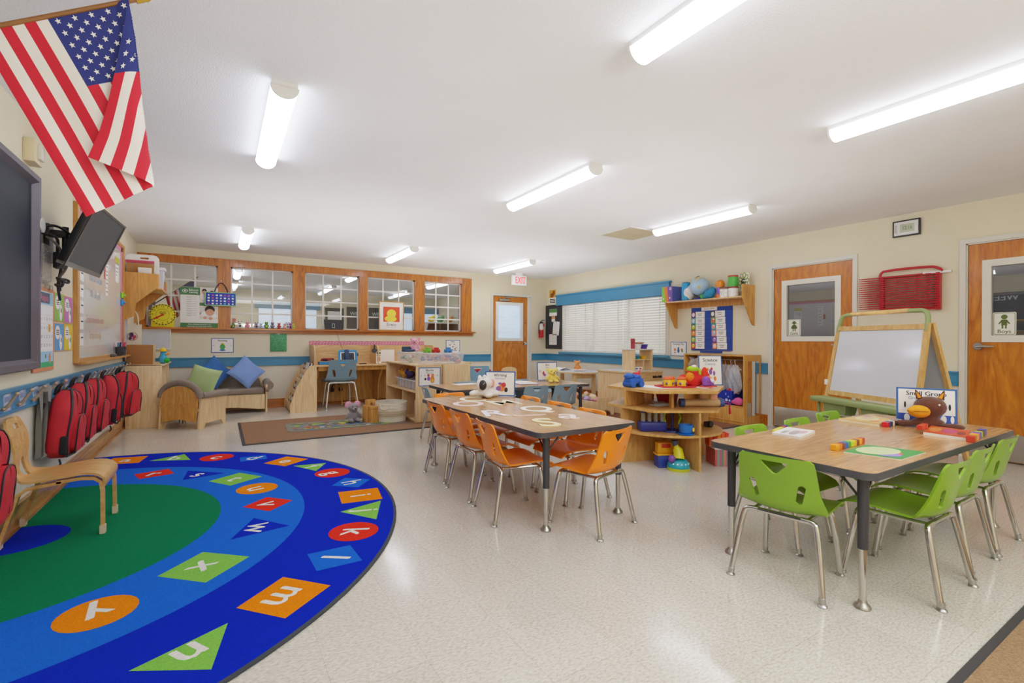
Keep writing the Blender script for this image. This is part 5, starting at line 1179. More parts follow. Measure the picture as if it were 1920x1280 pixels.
def toy_pile(kind, w, d, z0, z1, loc, n, seed, label_fn, pal, group, rz=0, r=.04):
    """every toy in the pile is a thing of its own"""
    random.seed(seed); P = None
    c, s = math.cos(rz), math.sin(rz)
    for i in range(n):
        x, y, z = random.uniform(-w/2, w/2), random.uniform(-d/2, d/2), random.uniform(z0, z1)
        h = pal[i % len(pal)]; q = r*random.uniform(.7, 1.2)
        m = M(); R_ = Matrix.Rotation(random.uniform(0, 3), 4, 'Z') @ Matrix.Rotation(random.uniform(-.6, .6), 4, 'X')
        T = Matrix.Translation((loc[0]+c*x-s*y, loc[1]+s*x+c*y, loc[2]+z)) @ R_
        m.T = T
        k = i % 3
        if kind == 'plush': m.ell((0, 0, 0), (q, q*.8, q*.75)); m.ell((q*.95, 0, q*.25), q*.62); m.ell((q*1.0, q*.4, q*.8), q*.26, 8); m.ell((q*1.0, -q*.4, q*.8), q*.26, 8); m.ell((-q*.3, q*.7, -q*.3), (q*.3, q*.5, q*.3), 8); m.ell((-q*.3, -q*.7, -q*.3), (q*.3, q*.5, q*.3), 8)
        elif k == 0: m.rbox(-q, q, -q*.5, q*.5, -q*.3, q*.3, q*.2); m.rbox(-q*.5, q*.4, -q*.4, q*.4, q*.2, q*.6, q*.15); [m.cyl((a*q*.6, -q*.55, -q*.3), (a*q*.6, q*.55, -q*.3), q*.25, q*.25, 10) for a in (-1, 1)]
        elif k == 1: m.lathe([(0, -q*.6), (q*.5, -q*.6), (q*.7, 0), (q*.45, q*.3), (q*.5, q*.7), (0, q*.75)], n=10)
        else: m.rbox(-q*.8, q*.8, -q*.35, q*.35, -q*.35, q*.35, q*.1); [m.cyl((a*q*.4, 0, q*.33), (a*q*.4, 0, q*.5), q*.2, q*.2, 8) for a in (-1, 1)]
        o = m.obj(kind if kind != 'plush' else 'plush_toy', mat(h, .8 if kind == 'plush' else .4, var=.08), org=T.to_translation())
        tag(o, label_fn(i), 'toy' if kind != 'plush' else 'plush toy', group)
clear_bin('clear bin of toys on the block shelf, nearest the study desk', (2.33, 6.60, .7705), .26, .42, .155)
toy_pile('play_piece', .18, .32, .03, .10, (2.33, 6.60, .7705), 16, 21, lambda i: 'small colored toy seen through the clear bin nearest the study desk', ['#9fb7a0', '#d0c9b8', '#b8543f', '#6f9c6a', '#c9a7a0'], 'toys in the clear bin nearest the study desk')
clear_bin('wide clear bin full of toys across the tops of both block cabinets', (2.58, 6.06, .7725), .62, .27, .15)
toy_pile('play_piece', .5, .17, .03, .11, (2.58, 6.06, .7725), 30, 22, lambda i: 'small colored toy seen through the wide clear bin', ['#c85a52', '#d79aa0', '#4d5aa3', '#7a4d8c', '#e08a4a', '#6a5aa8', '#c9b4b0', '#5470b0'], 'toys in the wide clear bin')
for (h, x, y, lb) in (('#c9342e', 2.52, 6.08, 'red toy on top of the heap in the wide clear bin'), ('#3c86c9', 2.70, 6.08, 'blue toy on top of the heap in the wide clear bin'), ('#7dbb3f', 2.38, 6.04, 'green toy on top of the heap in the wide clear bin')):
    m = M(TR(x, y, .955, .4)); m.rbox(-.06, .06, -.025, .025, -.02, .015, .01); m.rbox(-.03, .04, -.02, .02, .01, .04, .01); m.cyl((-.035, -.03, -.02), (-.035, .03, -.02), .017, .017, 12); m.cyl((.035, -.03, -.02), (.035, .03, -.02), .017, .017, 12); tag(m.obj('toy_car', mat(h, .35), org=(x, y, .93)), lb, 'toy')
def plush(label, loc, rz, s, h, muzzle, ears, eye='#22201f', mcol=None, sit=True, earshape=(.18, .10, .26), lie=False):
    """seated soft toy: body, head with muzzle, ears, eyes, nose; s is overall height"""
    t = thing('plush_toy', label, 'plush toy', loc, rz); k = s
    m = M(); m.ell((0, 0, k*.26), (k*.24, k*.21, k*.26)); m.ell((0, -k*.03, k*.70), (k*.25, k*.23, k*.22)); m.ell((0, -k*.02, k*.5), (k*.15, k*.14, k*.14))
    for q in (-1, 1):
        m.ell((q*k*.17, -k*.24, k*.09), (k*.11, k*.25, k*.09)); m.ell((q*k*.27, -k*.09, k*.33), (k*.09, k*.10, k*.22), rot=Matrix.Rotation(q*-.6, 3, 'Y'))
    blob('body', m, mat(h, .95, var=.08, vs=30, bump=.4, bs=160, sheen=.3), t, max(.006, k*.035))
    m = M().ell((0, -k*.24, k*.64), (k*.13, k*.10, k*.09)); m.obj('muzzle', mat(mcol or h, .9), t)
    for q in (-1, 1): M().ell((q*k*.22, -k*.0, k*.83), (k*earshape[0]*.6, k*earshape[1]*.6, k*earshape[2]*.6), rot=Matrix.Rotation(q*.5, 3, 'Y')).obj('ear', mat(ears, .95), t)
    m = M(); m.ell((0, -k*.335, k*.67), (k*.05, k*.03, k*.035)); m.ell((-k*.10, -k*.235, k*.76), k*.025, 8); m.ell((k*.10, -k*.235, k*.76), k*.025, 8); m.obj('eyes_and_nose', mat(eye, .2), t)
    return t
plush('pink pig plush sitting behind the clear bins on the block shelf', (2.42, 6.62, .925), -.5, .21, '#efb3c3', '#e08fa8', '#ef9fb5', mcol='#e79ab0')
m = M(TR(2.30, 6.55, .94, .5)).rbox(-.10, .10, -.03, .03, -.015, .02, .01); m.rbox(-.1, .1, .03, .045, -.01, .06, .005, T=Matrix.Identity(4)); tag(m.obj('toy_bench', mat('#324a6a', .5), org=(2.30, 6.55, .93)), 'dark blue toy lying next to the pink pig plush', 'toy')
clear_bin('ribbed clear bin with folded fabric in the upper compartment of the block shelf', (2.335, 6.42, .4215), .28, .80, .13)
for k in range(14):
    m = M(); y = 6.07+.053*k; m.rbox(2.22, 2.44, y-.022, y+.022, .432, .55, .012); tag(m.obj('folded_cloth', mat(['#c9c2bc', '#a9a3a6', '#d8d3cf', '#8f8a92', '#cdb9c4'][k % 5], .9), org=(2.33, y, .43)), 'folded grey and lilac cloth in the ribbed clear bin', 'cloth', 'cloths in the ribbed bin')
toy_pile('plush', .16, .5, .0, .05, (2.32, 6.50, .60), 6, 31, lambda i: ['dark purple stuffed toy heaped above the ribbed clear bin', 'golden stuffed toy heaped above the ribbed clear bin'][i % 2], ['#3a2a5c', '#c98f2e'], 'stuffed toys above the ribbed bin', r=.062)
clear_bin('low clear bin with a yellow toy in the bottom of the block shelf', (2.33, 6.80, .0505), .26, .36, .14)
toy_pile('play_piece', .12, .2, .05, .16, (2.33, 6.78, .05), 5, 33, lambda i: 'yellow or green toy in the low clear bin at the bottom of the block shelf', ['#eab02a', '#b8cf4a', '#e0a030'], 'toys in the low clear bin', r=.075)
m = M(TR(2.25, 6.03, .0505)); m.rbox(-.035, .035, -.05, .05, 0, .25, .012); m.cyl((-.036, 0, .20), (-.03, 0, .20), .025, .025, 12); tag(m.obj('carry_handle_box', mat('#ece6d8', .5), org=(2.25, 6.03, .05)), 'tall cream plastic caddy standing in the bottom of the block shelf', 'caddy')
# rope basket, plush elephant, wooden castle blocks
rb = thing('rope_basket', 'cream and beige rope basket in front of the block shelf', 'basket', (1.955, 6.26, .0118))
m = M()
def rope(z0, z1): return [(.175+.035*min(1, z/.12)+.003*math.sin(z*320), z) for z in [z0+(z1-z0)*i/40 for i in range(41)]]
M().lathe([(.0, .004), (.165, 0)]+rope(.004, .15), n=36).obj('basket_band', mat('#cbbca2', .95, bump=.3, bs=120), rb)
M().lathe(rope(.15, .262)+[(.198, .262), (.195, .01), (0, .012)], n=36).obj('basket_band', mat('#e6ddcb', .95, bump=.3, bs=120), rb)
for q in (.9, 4.0): a = q; M(TR(.205*math.cos(a), .205*math.sin(a), .19, a+pi/2)).tube([(-.06, 0, .05), (-.05, -.012, .0), (0, -.018, -.015), (.05, -.012, .0), (.06, 0, .05)], .009, 6, smooth=1).obj('handle', mat('#e2d8c4', .95), rb)
plush('grey elephant plush with pink ears sitting on the road rug', (1.49, 6.40, .0178), .15, .27, '#8f8b8d', '#8f8b8d', '#dca0b8', mcol='#989496', earshape=(.30, .12, .30))
for (x, y, z, k, lb) in ((1.645, 6.30, .0178, 0, 'tall rounded wooden block standing beside the elephant plush'), (1.71, 6.22, .0178, 1, 'wide wooden block column in front of the elephant plush'), (1.69, 6.30, .238, 2, 'wooden arch block on top of the block castle')):
    m = M(TR(x, y, z, .3))
    if k == 0: m.rbox(-.035, .035, -.05, .05, 0, .22, .004)
    elif k == 1: m.rbox(-.05, .05, -.045, .045, 0, .18, .004); m.lathe([(.055, .18), (.062, .185), (.062, .21), (0, .21)], n=20)
    else: m.T = TR(x, y, z, .3) @ Matrix.Rotation(pi/2, 4, 'X'); m.prism([(-.06, 0), (-.06, .07), (.06, .07), (.06, 0), (.025, 0)]+[(.025*math.cos(RD(a)), .035*math.sin(RD(a))) for a in range(20, 180, 20)]+[(-.025, 0)], -.03, .03)
    tag(m.obj('wooden_block', HONEY, org=(x, y, z)), lb, 'block')
# red chair part and white plush behind the block shelves
rc = thing('red_bin', 'red plastic bin beside the sky blue chair near the back door', 'bin', (3.68, 6.95, 0))
M().lathe([(.12, .0), (.16, .60), (.15, .60), (.11, .02)], n=4, T=Matrix.Rotation(pi/4, 4, 'Z')).obj('bin_body', mat('#b3262c', .4), rc, smooth=False); M().ring(rrect(.25, .25, .02), rrect(.21, .21, .02), .59, .615).obj('rim', mat('#c02d33', .4), rc)
lw2 = thing('storage_cabinet', 'low pale cabinet behind the sky blue chair', 'cabinet', (3.22, 7.0, 0))
M().rbox(-.22, .22, -.15, .15, .02, .72, .006).obj('carcass', BIRCH, lw2); M().rbox(-.23, .23, -.16, .16, .72, .745, .004).obj('top', BIRCH, lw2); M().box(-.2, .2, -.14, .14, 0, .02).obj('plinth', BIRCH, lw2); M().box(-.21, .21, -.158, -.15, .05, .70).obj('door', BIRCH, lw2)
plush('white plush sitting above the sky blue chair', (3.20, 6.93, .7455), 0, .19, '#f0efec', '#f5f3f0', '#e9e7e3')
# ------------------------------------------------------------------ hexagonal discovery table
ic = Vector((3.56, 3.03)); HX = [(ic.x+.55*math.cos(RD(30+60*i)), ic.y+.55*math.sin(RD(30+60*i))) for i in range(6)]
it = thing('discovery_table', 'honey maple hexagonal discovery table with open shelves', 'table', (ic.x, ic.y, 0))
HM = wood('#c08a45', '#e2b572', (4, 4, 1), .35)
M().prism(HX, .655, .678).obj('tabletop', HM, it, world=True); M().prism(HX, .495, .515).obj('shelf', HM, it, world=True)
AN = (168, 255, 348, 75)
for a in AN:
    d = Vector((math.cos(RD(a)), math.sin(RD(a)), 0)); T = FR((ic.x, ic.y, 0), d, (0, 0, 1)); M(T).box(.012, .485, .0, .4945, -.011, .011).obj('panel', HM, it, world=True)
M().prism(disc(.019, cx=ic.x, cy=ic.y, n=10), 0, .4945).obj('core_post', HM, it, world=True)
for a0, a1, z in ((168, 255, .285), (255, 348, .285), (348, 435, .285)):
    P = [(ic.x, ic.y)]+[(ic.x+.49*math.cos(RD(a0+(a1-a0)*i/10)), ic.y+.49*math.sin(RD(a0+(a1-a0)*i/10))) for i in range(11)]
    M().prism(P, z, z+.018).obj('quarter_shelf', HM, it, world=True)
for (x, y, rz, w) in ((3.22, 3.10, RD(8), .14), (3.36, 2.80, RD(75), .022), (3.86, 2.86, RD(25), .13), (3.7, 3.40, RD(70), .14)):
    M(TR(x, y, .5155, rz)).rbox(-w, w, -.012, .012, 0, .139, .003).obj('riser', HM, it, world=True)
# things on it
ZT = .6785
tt = thing('toy_vehicle', 'blue toy with red top at the left tip of the discovery table', 'toy', (3.20, 3.09, ZT))
m = M(); m.rbox(-.085, .085, -.05, .05, .03, .085, .022); m.ell((-.06, 0, .10), (.05, .045, .03)); [m.cyl((x, -.055, .03), (x, .055, .03), .03, .03, 14) for x in (-.055, .05)]; m.ell((.03, 0, .09), (.05, .045, .03)); m.obj('body', mat('#1f5fc4', .35), tt); m = M(); m.rbox(.01, .06, -.03, .03, .085, .13, .012); m.cyl((.05, 0, .12), (.085, 0, .15), .014, .004, 8); m.obj('red_top', mat('#d8283a', .4), tt)
tr2 = thing('red_tray', 'red tray under toy cups on the discovery table', 'tray', (3.53, 2.90, ZT), -.35)
m = M(); m.rbox(-.16, .16, -.09, .09, 0, .006, .002); m.ring(rrect(.33, .19, .02), rrect(.30, .16, .015), .0, .016); m.obj('tray', mat('#c8252f', .35), tr2)
for (x, y, lb) in ((3.47, 2.93, 'yellow toy cup with orange lid, left on the red tray'), (3.53, 2.955, 'yellow toy cup with orange lid, back one on the red tray'), (3.575, 2.865, 'yellow toy cup with orange lid, right on the red tray')):
    t = thing('toy_cup', lb, 'toy', (x, y, ZT+.0065)); M().lathe([(.0, 0), (.04, 0), (.043, .05), (.038, .062), (0, .062)], n=16).obj('cup', mat('#f0c323', .4), t); M().lathe([(.041, .062), (.044, .07), (.036, .085), (0, .09)], n=16).obj('lid', mat('#e8662c', .4), t)
    m = M()
    for k in range(4): a = 1.57*k+.4; m.ell((.042*math.cos(a), .042*math.sin(a), .028), (.01, .01, .012), 8)
    m.obj('spots', mat('#5a4aa0', .4), t)
for k, (x, y, r) in enumerate(((3.36, 3.02, .3), (3.42, 2.94, -.2), (3.72, 2.80, .1))):
    m = M(TR(x, y, ZT+.0012*k, r)).prism(rect(.20, .26), 0, .001); tag(m.obj('paper_sheet', PAPER, org=(x, y, ZT), smooth=False), ['white sheet nearest the blue toy on the discovery table', 'white sheet between blue toy and red tray on the discovery table', 'white sheet in front of the parrot plush'][k], 'paper')
t = thing('parrot_plush', 'red, green and yellow bird plush slumped on the discovery table', 'plush toy', (3.74, 2.86, ZT), -.5)
m = M(); m.ell((0, 0, .06), (.10, .07, .065)); m.ell((-.01, 0, .13), (.055, .05, .055)); m.ell((-.12, -.02, .035), (.065, .035, .032)); m.ell((-.09, .03, .06), (.05, .04, .05)); blob('body', m, mat('#df2a20', .9, bump=.4, bs=120), t, .01)
m = M(); m.ell((-.015, -.01, .16), (.055, .045, .032)); m.ell((.04, -.01, .125), (.025, .02, .045)); m.obj('green_cap', mat('#a6cf2e', .9), t)
m = M(); m.ell((-.055, -.04, .09), (.04, .03, .045)); m.ell((.12, -.01, .05), (.055, .03, .05)); m.obj('orange_wing', mat('#f08a1e', .9), t)
m = M(); m.ell((-.05, -.045, .13), .008, 8); m.obj('eye', BLACKP, t); m = M().ell((-.01, -.025, .185), (.025, .022, .015)); m.obj('white_crest', WHITE, t)
m = M(); m.ell((.10, .0, .10), (.035, .025, .08)); m.obj('red_wing', mat('#e03a22', .9), t)
t = thing('soft_shoe', 'purple and white soft toy shoe beside the parrot plush', 'toy', (3.78, 2.74, ZT), .3)
m = M(); m.ell((0, 0, .035), (.10, .045, .034)); m.ell((-.05, 0, .065), (.045, .04, .04)); blob('body', m, mat('#8a4fb0', .8), t, .009); m = M(); m.ell((.03, -.012, .052), (.06, .035, .026)); m.obj('toe_cap', mat('#e9e4ee', .8), t); M().rbox(-.09, .10, -.048, .048, 0, .014, .006).obj('sole', mat('#d8524a', .7), t)
stand_card('Science sign standing on the discovery table', (3.95, 2.84, ZT), RD(-28), .225, .28, 'Science', 'Ciencia', [(.0, -.05, .07, .10, 8), (.05, .05, .05, .05, 4), (-.1, -.18, .06, .08, 4), (.15, -.1, .05, .08, 8), (-.12, .03, .05, .05, 3), (.18, -.28, .06, .08, 3)])
# on its shelves
m = M(); t = thing('rolled_mat', 'tan rolled tube with blue ends on the upper shelf of the discovery table', 'tube', (3.70, 2.70, .5155)); a, b = Vector((3.47, 2.80, .553)), Vector((3.80, 2.60, .553)); M().cyl(a, b, .034, .034, 18).obj('tube', mat('#c9a67c', .7), t, world=True)
for (p, q) in ((a, a.lerp(b, .1)), (a.lerp(b, .9), b)): M().cyl(p, q, .0365, .0365, 18).obj('end_cap', mat('#3a4f8c', .5), t, world=True)
rb2 = thing('red_bin', 'red bin on the upper shelf of the discovery table', 'bin', (3.66, 3.10, .5155), .2); M().lathe([(.09, 0), (.115, .11), (.107, .11), (.08, .01)], n=4, T=Matrix.Rotation(pi/4, 4, 'Z'), sx=1.2).obj('bin_body', mat('#b51e2a', .4), rb2, smooth=False); M().ring(rect(.21, .18), rect(.18, .15), .105, .115).obj('rim', mat('#b51e2a', .4), rb2, smooth=False)
for k in range(4):
    m = M(TR(3.40+.02*k, 2.97+.01*k, .516+.004*k, .4*k)).prism(rect(.16, .11), 0, .003); tag(m.obj('paper_sheet', mat(['#dfe8f0', '#b9d3e6', '#eef0f2', '#cfe0ea'][k], .6), org=(3.4, 2.97, .516), smooth=False), 'loose pale sheet in the stack on the upper shelf of the discovery table', 'paper', 'loose sheets on the upper shelf')
m = M(FR((3.72, 2.635, .615), (.85, -.5, 0), (0, 0, 1))).prism(rect(.06, .075), 0, .001); tag(m.obj('pink_note', mat('#f2a78c', .7), org=(3.72, 2.635, .615), smooth=False), 'pink note stuck under the edge of the discovery table top', 'note')
t = thing('tube_rack', 'blue rack of clear test tubes on the lower shelf of the discovery table', 'rack', (3.26, 2.925, .3035), -.55); M().rbox(-.12, .12, -.06, .06, 0, .085, .02).obj('rack', mat('#2b3590', .4), t)
for k, h in enumerate(('#3b3f88', '#e8a02a', '#3a8a4a', '#d63030')):
    x = -.085+.055*k; M().cyl((x, -.02, .02), (x, -.02, .16), .018, .018, 12).obj('tube', milky('#dfe6e4', .35), t); M().cyl((x, -.02, .16), (x, -.02, .178), .021, .021, 12).obj('cap', mat(h, .4), t)
t = thing('spring_scale', 'toy scale with green springs and dark blue stand on the lower shelf', 'toy', (3.39, 2.815, .3035)); m = M(); m.cyl((0, 0, 0), (0, 0, .015), .09, .085, 24); m.cyl((0, 0, .015), (0, 0, .175), .011, .011, 10); m.obj('stand', mat('#2a2f78', .4), t)
for q in (-1, 1): M().tube([(q*.04, -q*.03, .175), (q*.062, -q*.045, .12), (q*.045, -q*.03, .08), (q*.058, -q*.04, .03)], .008, 6, smooth=1).obj('spring', mat('#a8d030', .4), t)
t = thing('blue_pot', 'blue toy cup on a blue saucer on the lower shelf', 'toy', (3.37, 2.655, .3035)); M().lathe([(0, 0), (.065, 0), (.07, .012), (0, .014)], n=20).obj('saucer', mat('#1f6fc8', .35), t); M().lathe([(.045, .014), (.055, .03), (.06, .085), (.054, .085), (.045, .03)], n=20).obj('cup', mat('#2474cf', .35), t); M(FR((0.02, -.062, .05), (.9, -.1, 0), (0, 0, 1))).flat(disc(.012, .018), 0).obj('decal', mat('#f0c840', .5), t)
t = thing('toy_dumper', 'yellow and blue boxy toy on the floor under the discovery table', 'toy', (3.33, 2.84, 0), RD(-25)); M().add([(-.08, -.06, 0), (.08, -.06, 0), (.08, .05, 0), (-.08, .05, 0), (-.075, -.03, .10), (.075, -.03, .10), (.075, .05, .10), (-.075, .05, .10)], [(0, 3, 2, 1), (4, 5, 6, 7), (0, 1, 5, 4), (2, 3, 7, 6), (1, 2, 6, 5), (3, 0, 4, 7)]).obj('blue_base', mat('#2a3f9c', .4), t); M().rbox(-.085, .085, -.04, .06, .10, .115, .004).obj('band', mat('#e9b01e', .4), t); M().rbox(-.075, .075, -.02, .05, .115, .21, .01).obj('yellow_body', mat('#eaa61a', .4), t); M().rbox(-.04, .04, -.026, -.01, .165, .20, .004).obj('red_panel', mat('#c8301e', .4), t)
t = thing('toy_vacuum', 'toy vacuum cleaner in yellow and teal under the discovery table', 'toy', (3.335, 2.70, 0), RD(-20)); M().lathe([(0, 0), (.09, 0), (.095, .025), (.0, .026)], n=24).obj('yellow_base', mat('#c9cf2a', .4), t); m = M().lathe([(.092, .026), (.092, .05), (.07, .085), (0, .095)], n=24); m.obj('teal_body', mat('#1f9fb5', .35), t); m = M().tube([(0, .0, .09), (.01, .02, .15), (-.01, .03, .205)], [.05, .042, .022], 12, smooth=1); m.obj('yellow_neck', mat('#d6cf1e', .35), t); m = M(); m.cyl((-.012, .03, .20), (-.02, .03, .245), .02, .03, 12); m.obj('dark_top', mat('#3a4a68', .4), t)
m = M()
for k in range(6): a = RD(-150+24*k); m.ell((.088*math.cos(a)*.92, .088*math.sin(a)*.92, .06), .0085, 8)
m.obj('white_dots', WHITE, t); M().ell((-.075, -.02, .10), (.03, .03, .035)).obj('purple_wheel', mat('#7a4aa0', .4), t)
t = thing('striped_box', 'red and grey striped fabric box on the floor right of the discovery table', 'box', (3.86, 2.62, 0), RD(-32)); cols = ['#c9605a', '#8a9a98', '#b8707a', '#6f8f8c', '#d8886a', '#a07a90', '#c25a58']
m = M()
for k in range(14): m.box(-.13+.26*k/14, -.13+.26*(k+1)/14, -.10, .10, 0, .155, k % 7)
m.obj('box_body', [mat(c, .85) for c in cols], t, smooth=False); M().ring(rect(.268, .208), rect(.25, .19), .150, .160).obj('rim', mat('#d8d2d0', .8), t, smooth=False)
m = M(TR(3.83, 2.68, .1605, RD(-32)))
for k in range(5): m.rbox(-.09+.036*k, -.058+.036*k, -.05, .05, 0, .115, .003, k % 3)
tag(m.obj('striped_tote', [mat(c, .8) for c in ('#e8622a', '#d8402a', '#f08a2e')], org=(3.83, 2.68, .16)), 'orange and red striped bundle standing in the fabric box', 'bundle')
t = thing('toy_camera', 'small black gadget on the round quarter shelf of the discovery table', 'gadget', (3.87, 2.80, .3035)); m = M(); m.rbox(-.04, .04, -.025, .025, 0, .05, .008); m.obj('body', mat('#4a4346', .4), t); m = M(); m.cyl((-.02, -.025, .03), (-.02, -.05, .03), .028, .028, 16); m.obj('lens', BLACKP, t)
m = M(TR(3.97, 2.78, .5155, .2)).rbox(-.04, .04, -.03, .03, 0, .05, .006); tag(m.obj('card_box', mat('#a9a684', .7), org=(3.97, 2.78, .5155)), 'small patterned box at the right end of the upper shelf', 'box'); m = M().tube([(4.02, 2.74, .53), (4.055, 2.71, .52), (4.06, 2.705, .42)], [.006, .006, .014], 6); tag(m.obj('red_tassel', mat('#c01f2a', .7), org=(4.05, 2.71, .5)), 'red tassel hanging off the upper shelf of the discovery table', 'tassel')
# ------------------------------------------------------------------ dress-up cabinet with mirror
du = thing('dress_up_cabinet', 'maple dress-up cabinet with mirror panel on its end', 'cabinet', (5.73, 3.65, .012))
def db(nm, x0, x1, y0, y1, z0, z1, mt_=None): return M().rbox(x0, x1, y0, y1, z0, z1, .004).obj(nm, mt_ or HONEY, du, world=True)
db('end_panel', 5.73, 6.10, 3.65, 3.672, .012, .92); db('end_panel', 5.73, 6.10, 4.568, 4.59, .012, .92); db('top', 5.73, 6.10, 3.672, 4.568, .90, .92); db('base_front', 5.735, 5.755, 3.672, 4.568, .012, .235); db('shelf', 5.755, 6.085, 3.672, 4.568, .235, .252); db('partition', 5.735, 6.085, 4.25, 4.268, .252, .90); db('cubby_shelf', 5.735, 6.085, 4.268, 4.568, .66, .675); db('cubby_shelf', 5.735, 6.085, 4.268, 4.568, .46, .475); db('back_panel', 6.085, 6.10, 3.672, 4.568, .05, .90); db('plinth_line', 5.726, 5.735, 3.655, 4.585, .055, .065)
MIR = bpy.data.materials.new('mirror'); MIR.use_nodes = True; b_ = MIR.node_tree.nodes['Principled BSDF']; b_.inputs['Metallic'].default_value = 1; b_.inputs['Roughness'].default_value = .01; b_.inputs['Base Color'].default_value = lin('#e2e4e2')
nz_ = MIR.node_tree.nodes.new('ShaderNodeTexNoise'); nz_.inputs['Scale'].default_value = 1.5; mm_ = MIR.node_tree.nodes.new('ShaderNodeMapRange'); mm_.inputs[3].default_value = .008; mm_.inputs[4].default_value = .018; MIR.node_tree.links.new(nz_.outputs[0], mm_.inputs[0]); MIR.node_tree.links.new(mm_.outputs[0], b_.inputs['Roughness'])
M().box(5.80, 6.04, 3.645, 3.6495, .13, .84).obj('mirror', MIR, du, world=True)
M().cyl((5.92, 3.68, .85), (5.92, 4.25, .85), .011, .011, 10).obj('hanging_rod', STEEL, du, world=True)
for k, (y, s, lb) in enumerate(((3.79, 1.0, 'clear garment bag hanging nearest the mirror end of the dress-up cabinet'), (3.90, 1.1, 'large clear garment bag with a costume inside, second from the mirror end'), (4.03, .95, 'clear garment bag hanging in the middle of the dress-up cabinet'), (4.13, .9, 'clear garment bag hanging beside the cubbies of the dress-up cabinet'))):
    t = thing('garment_bag', lb, 'garment bag', (5.80+.07*k, y, .838-.004*k), 1.25-.15*k)
    M().tube([(0, 0, .0), (.012, 0, .014), (.022, 0, .0), (.012, 0, -.02), (0, 0, -.05), (-.11, .0, -.11), (.11, 0, -.11), (0, 0, -.05)], .0035, 5).obj('hanger', WHITE, t)
    w = .115*s
    def fn(q):
        def g(a, b):
            u = 2*a-1; hw2 = w*min(1, .1+1.7*b**.7); tail = max(0, b-.8)/.2
            return (u*hw2*(1-.35*tail), q*(.03+.012*math.sin(7*u+9*b))*math.sqrt(max(0, 1-u*u))+.012*math.sin(5*b+k), -.05-.34*s*b-.05*tail*(1-abs(u)))
        return g
    m = M(); m.sheet(fn(1), 10, 12); m.sheet(fn(-1), 10, 12); m.obj('bag', milky('#eef0f5', .34), t)
    m = M(); m.ell((0, 0, -.27), (w*.55, .015, .13)); m.ell((w*.3, .005, -.30), (w*.3, .012, .09)); m.obj('costume', mat(['#8a8f9c', '#b8c8dc', '#7a7a80', '#6f7480'][k], .8, var=.5, vs=25), t)
t = thing('blue_bin', 'blue storage bin with white bubbles in the bottom of the dress-up cabinet', 'bin', (5.88, 3.93, .2525)); m = M(FR((0, 0, 0), (0, 1, 0), (-1, 0, 0))); m.lathe([(.0, .0), (.17, 0), (.20, .19), (.188, .19), (.16, .012), (0, .012)], n=4, T=Matrix.Rotation(pi/4, 4, 'Z'), sx=1., sy=.8); o = m.obj('bin_body', mat('#1f38a8', .4), t, smooth=False)
m = M(FR((-.113, 0, .09), (0, -1, 0), (-.09, 0, 1)))
for (x, y, r) in ((-.03, -.02, .017), (.03, -.025, .02), (-.07, .0, .011), (.075, -.03, .014), (0, .02, .008), (-.04, .03, .008), (.06, .02, .009)): m.flat(disc(r, n=14, cx=x, cy=y), .001)
m.flat(rect(.06, .03, 0, .055), .001); m.obj('bubble_print', mat('#c9d2f2', .5), t, smooth=False)
for k, (h, y, x) in enumerate((('#c01f2e', 3.85, 5.86), ('#e05a9a', 3.74, 5.79))):
    m = M(); m.ell((x, y, .43 if k == 0 else .31), (.05, .07, .045 if k == 0 else .055)); m.ell((x-.01, y+.05, .44 if k == 0 else .30), (.04, .045, .03)); tag(blob('dress_up_cloth', m, mat(h, .8), None, .012, org=(x, y, .3)), ('red cloth on top of the blue bin', 'pink cloth bundle in front of the blue bin')[k], 'cloth')
m = M(); m.sheet(lambda a, b: (5.78+.025*math.sin(9*a+7*b)+.0*a, 4.265+.24*a, .70+.16*b+.012*math.sin(8*a)), 10, 8); m.sheet(lambda a, b: (5.95+.03*math.sin(9*a+5*b), 4.265+.24*a, .69+.17*b), 10, 8); m.sheet(lambda a, b: (5.78+.17*b, 4.265+.24*a, .86+.015*math.sin(9*a)*math.sin(5*b)), 10, 6); tag(m.obj('plastic_bag', milky('#e9e8e8', .55), org=(5.86, 4.42, .68)), 'crumpled clear plastic bag in the top cubby of the dress-up cabinet', 'bag')
du.location.y -= .03
t = thing('woven_bin', 'beige bin in the middle cubby of the dress-up cabinet', 'bin', (5.90, 4.388, .4755)); M().lathe([(.11, 0), (.13, .12), (.122, .12), (.1, .01)], n=18).obj('bin_body', mat('#c9b698', .8), t); M().lathe([(.132, .115), (.136, .125), (.12, .125)], n=18).obj('rim', mat('#d8c8ac', .8), t)
# ------------------------------------------------------------------ play kitchen, doll bed, round table
kt = thing('play_kitchen', 'birch play kitchen counter with black knobs under the window', 'play kitchen', (5.45, 5.3, 0))
KP = [(5.05, 5.66), (5.03, 5.38), (5.07, 5.14), (5.18, 5.0), (5.82, 5.0), (5.82, 5.66)]
def shrink(P, k, c=(5.44, 5.34)): return [(c[0]+(x-c[0])*k, c[1]+(y-c[1])*k) for x, y in P]
M().prism(shrink(KP, .97), .02, .62).obj('body', BIRCH, kt, world=True); M().prism(KP, .622, .645, 0, top=1).obj('countertop', [BIRCH, mat('#ece8e4', .25)], kt, world=True); M().prism(shrink(KP, .93), 0, .02).obj('plinth', BIRCH, kt, world=True)
KF = FR((5.5, 5.009, 0), (1, 0, 0), (0, 0, 1))
M(KF).box(-.28, .30, .50, .61, 0, .006).obj('control_panel', MAPLE_H, kt, world=True)
M(KF).box(-.27, -.03, .10, .48, 0, .006).obj('cupboard_door', MAPLE, kt, world=True); M(KF).box(.0, .29, .10, .48, 0, .006).obj('oven_door', MAPLE, kt, world=True)
for x in (.10, .145, .205, .25): M(KF).cyl((x, .555, .006), (x, .555, .025), .019, .017, 14).obj('knob', BLACKP, kt, world=True)
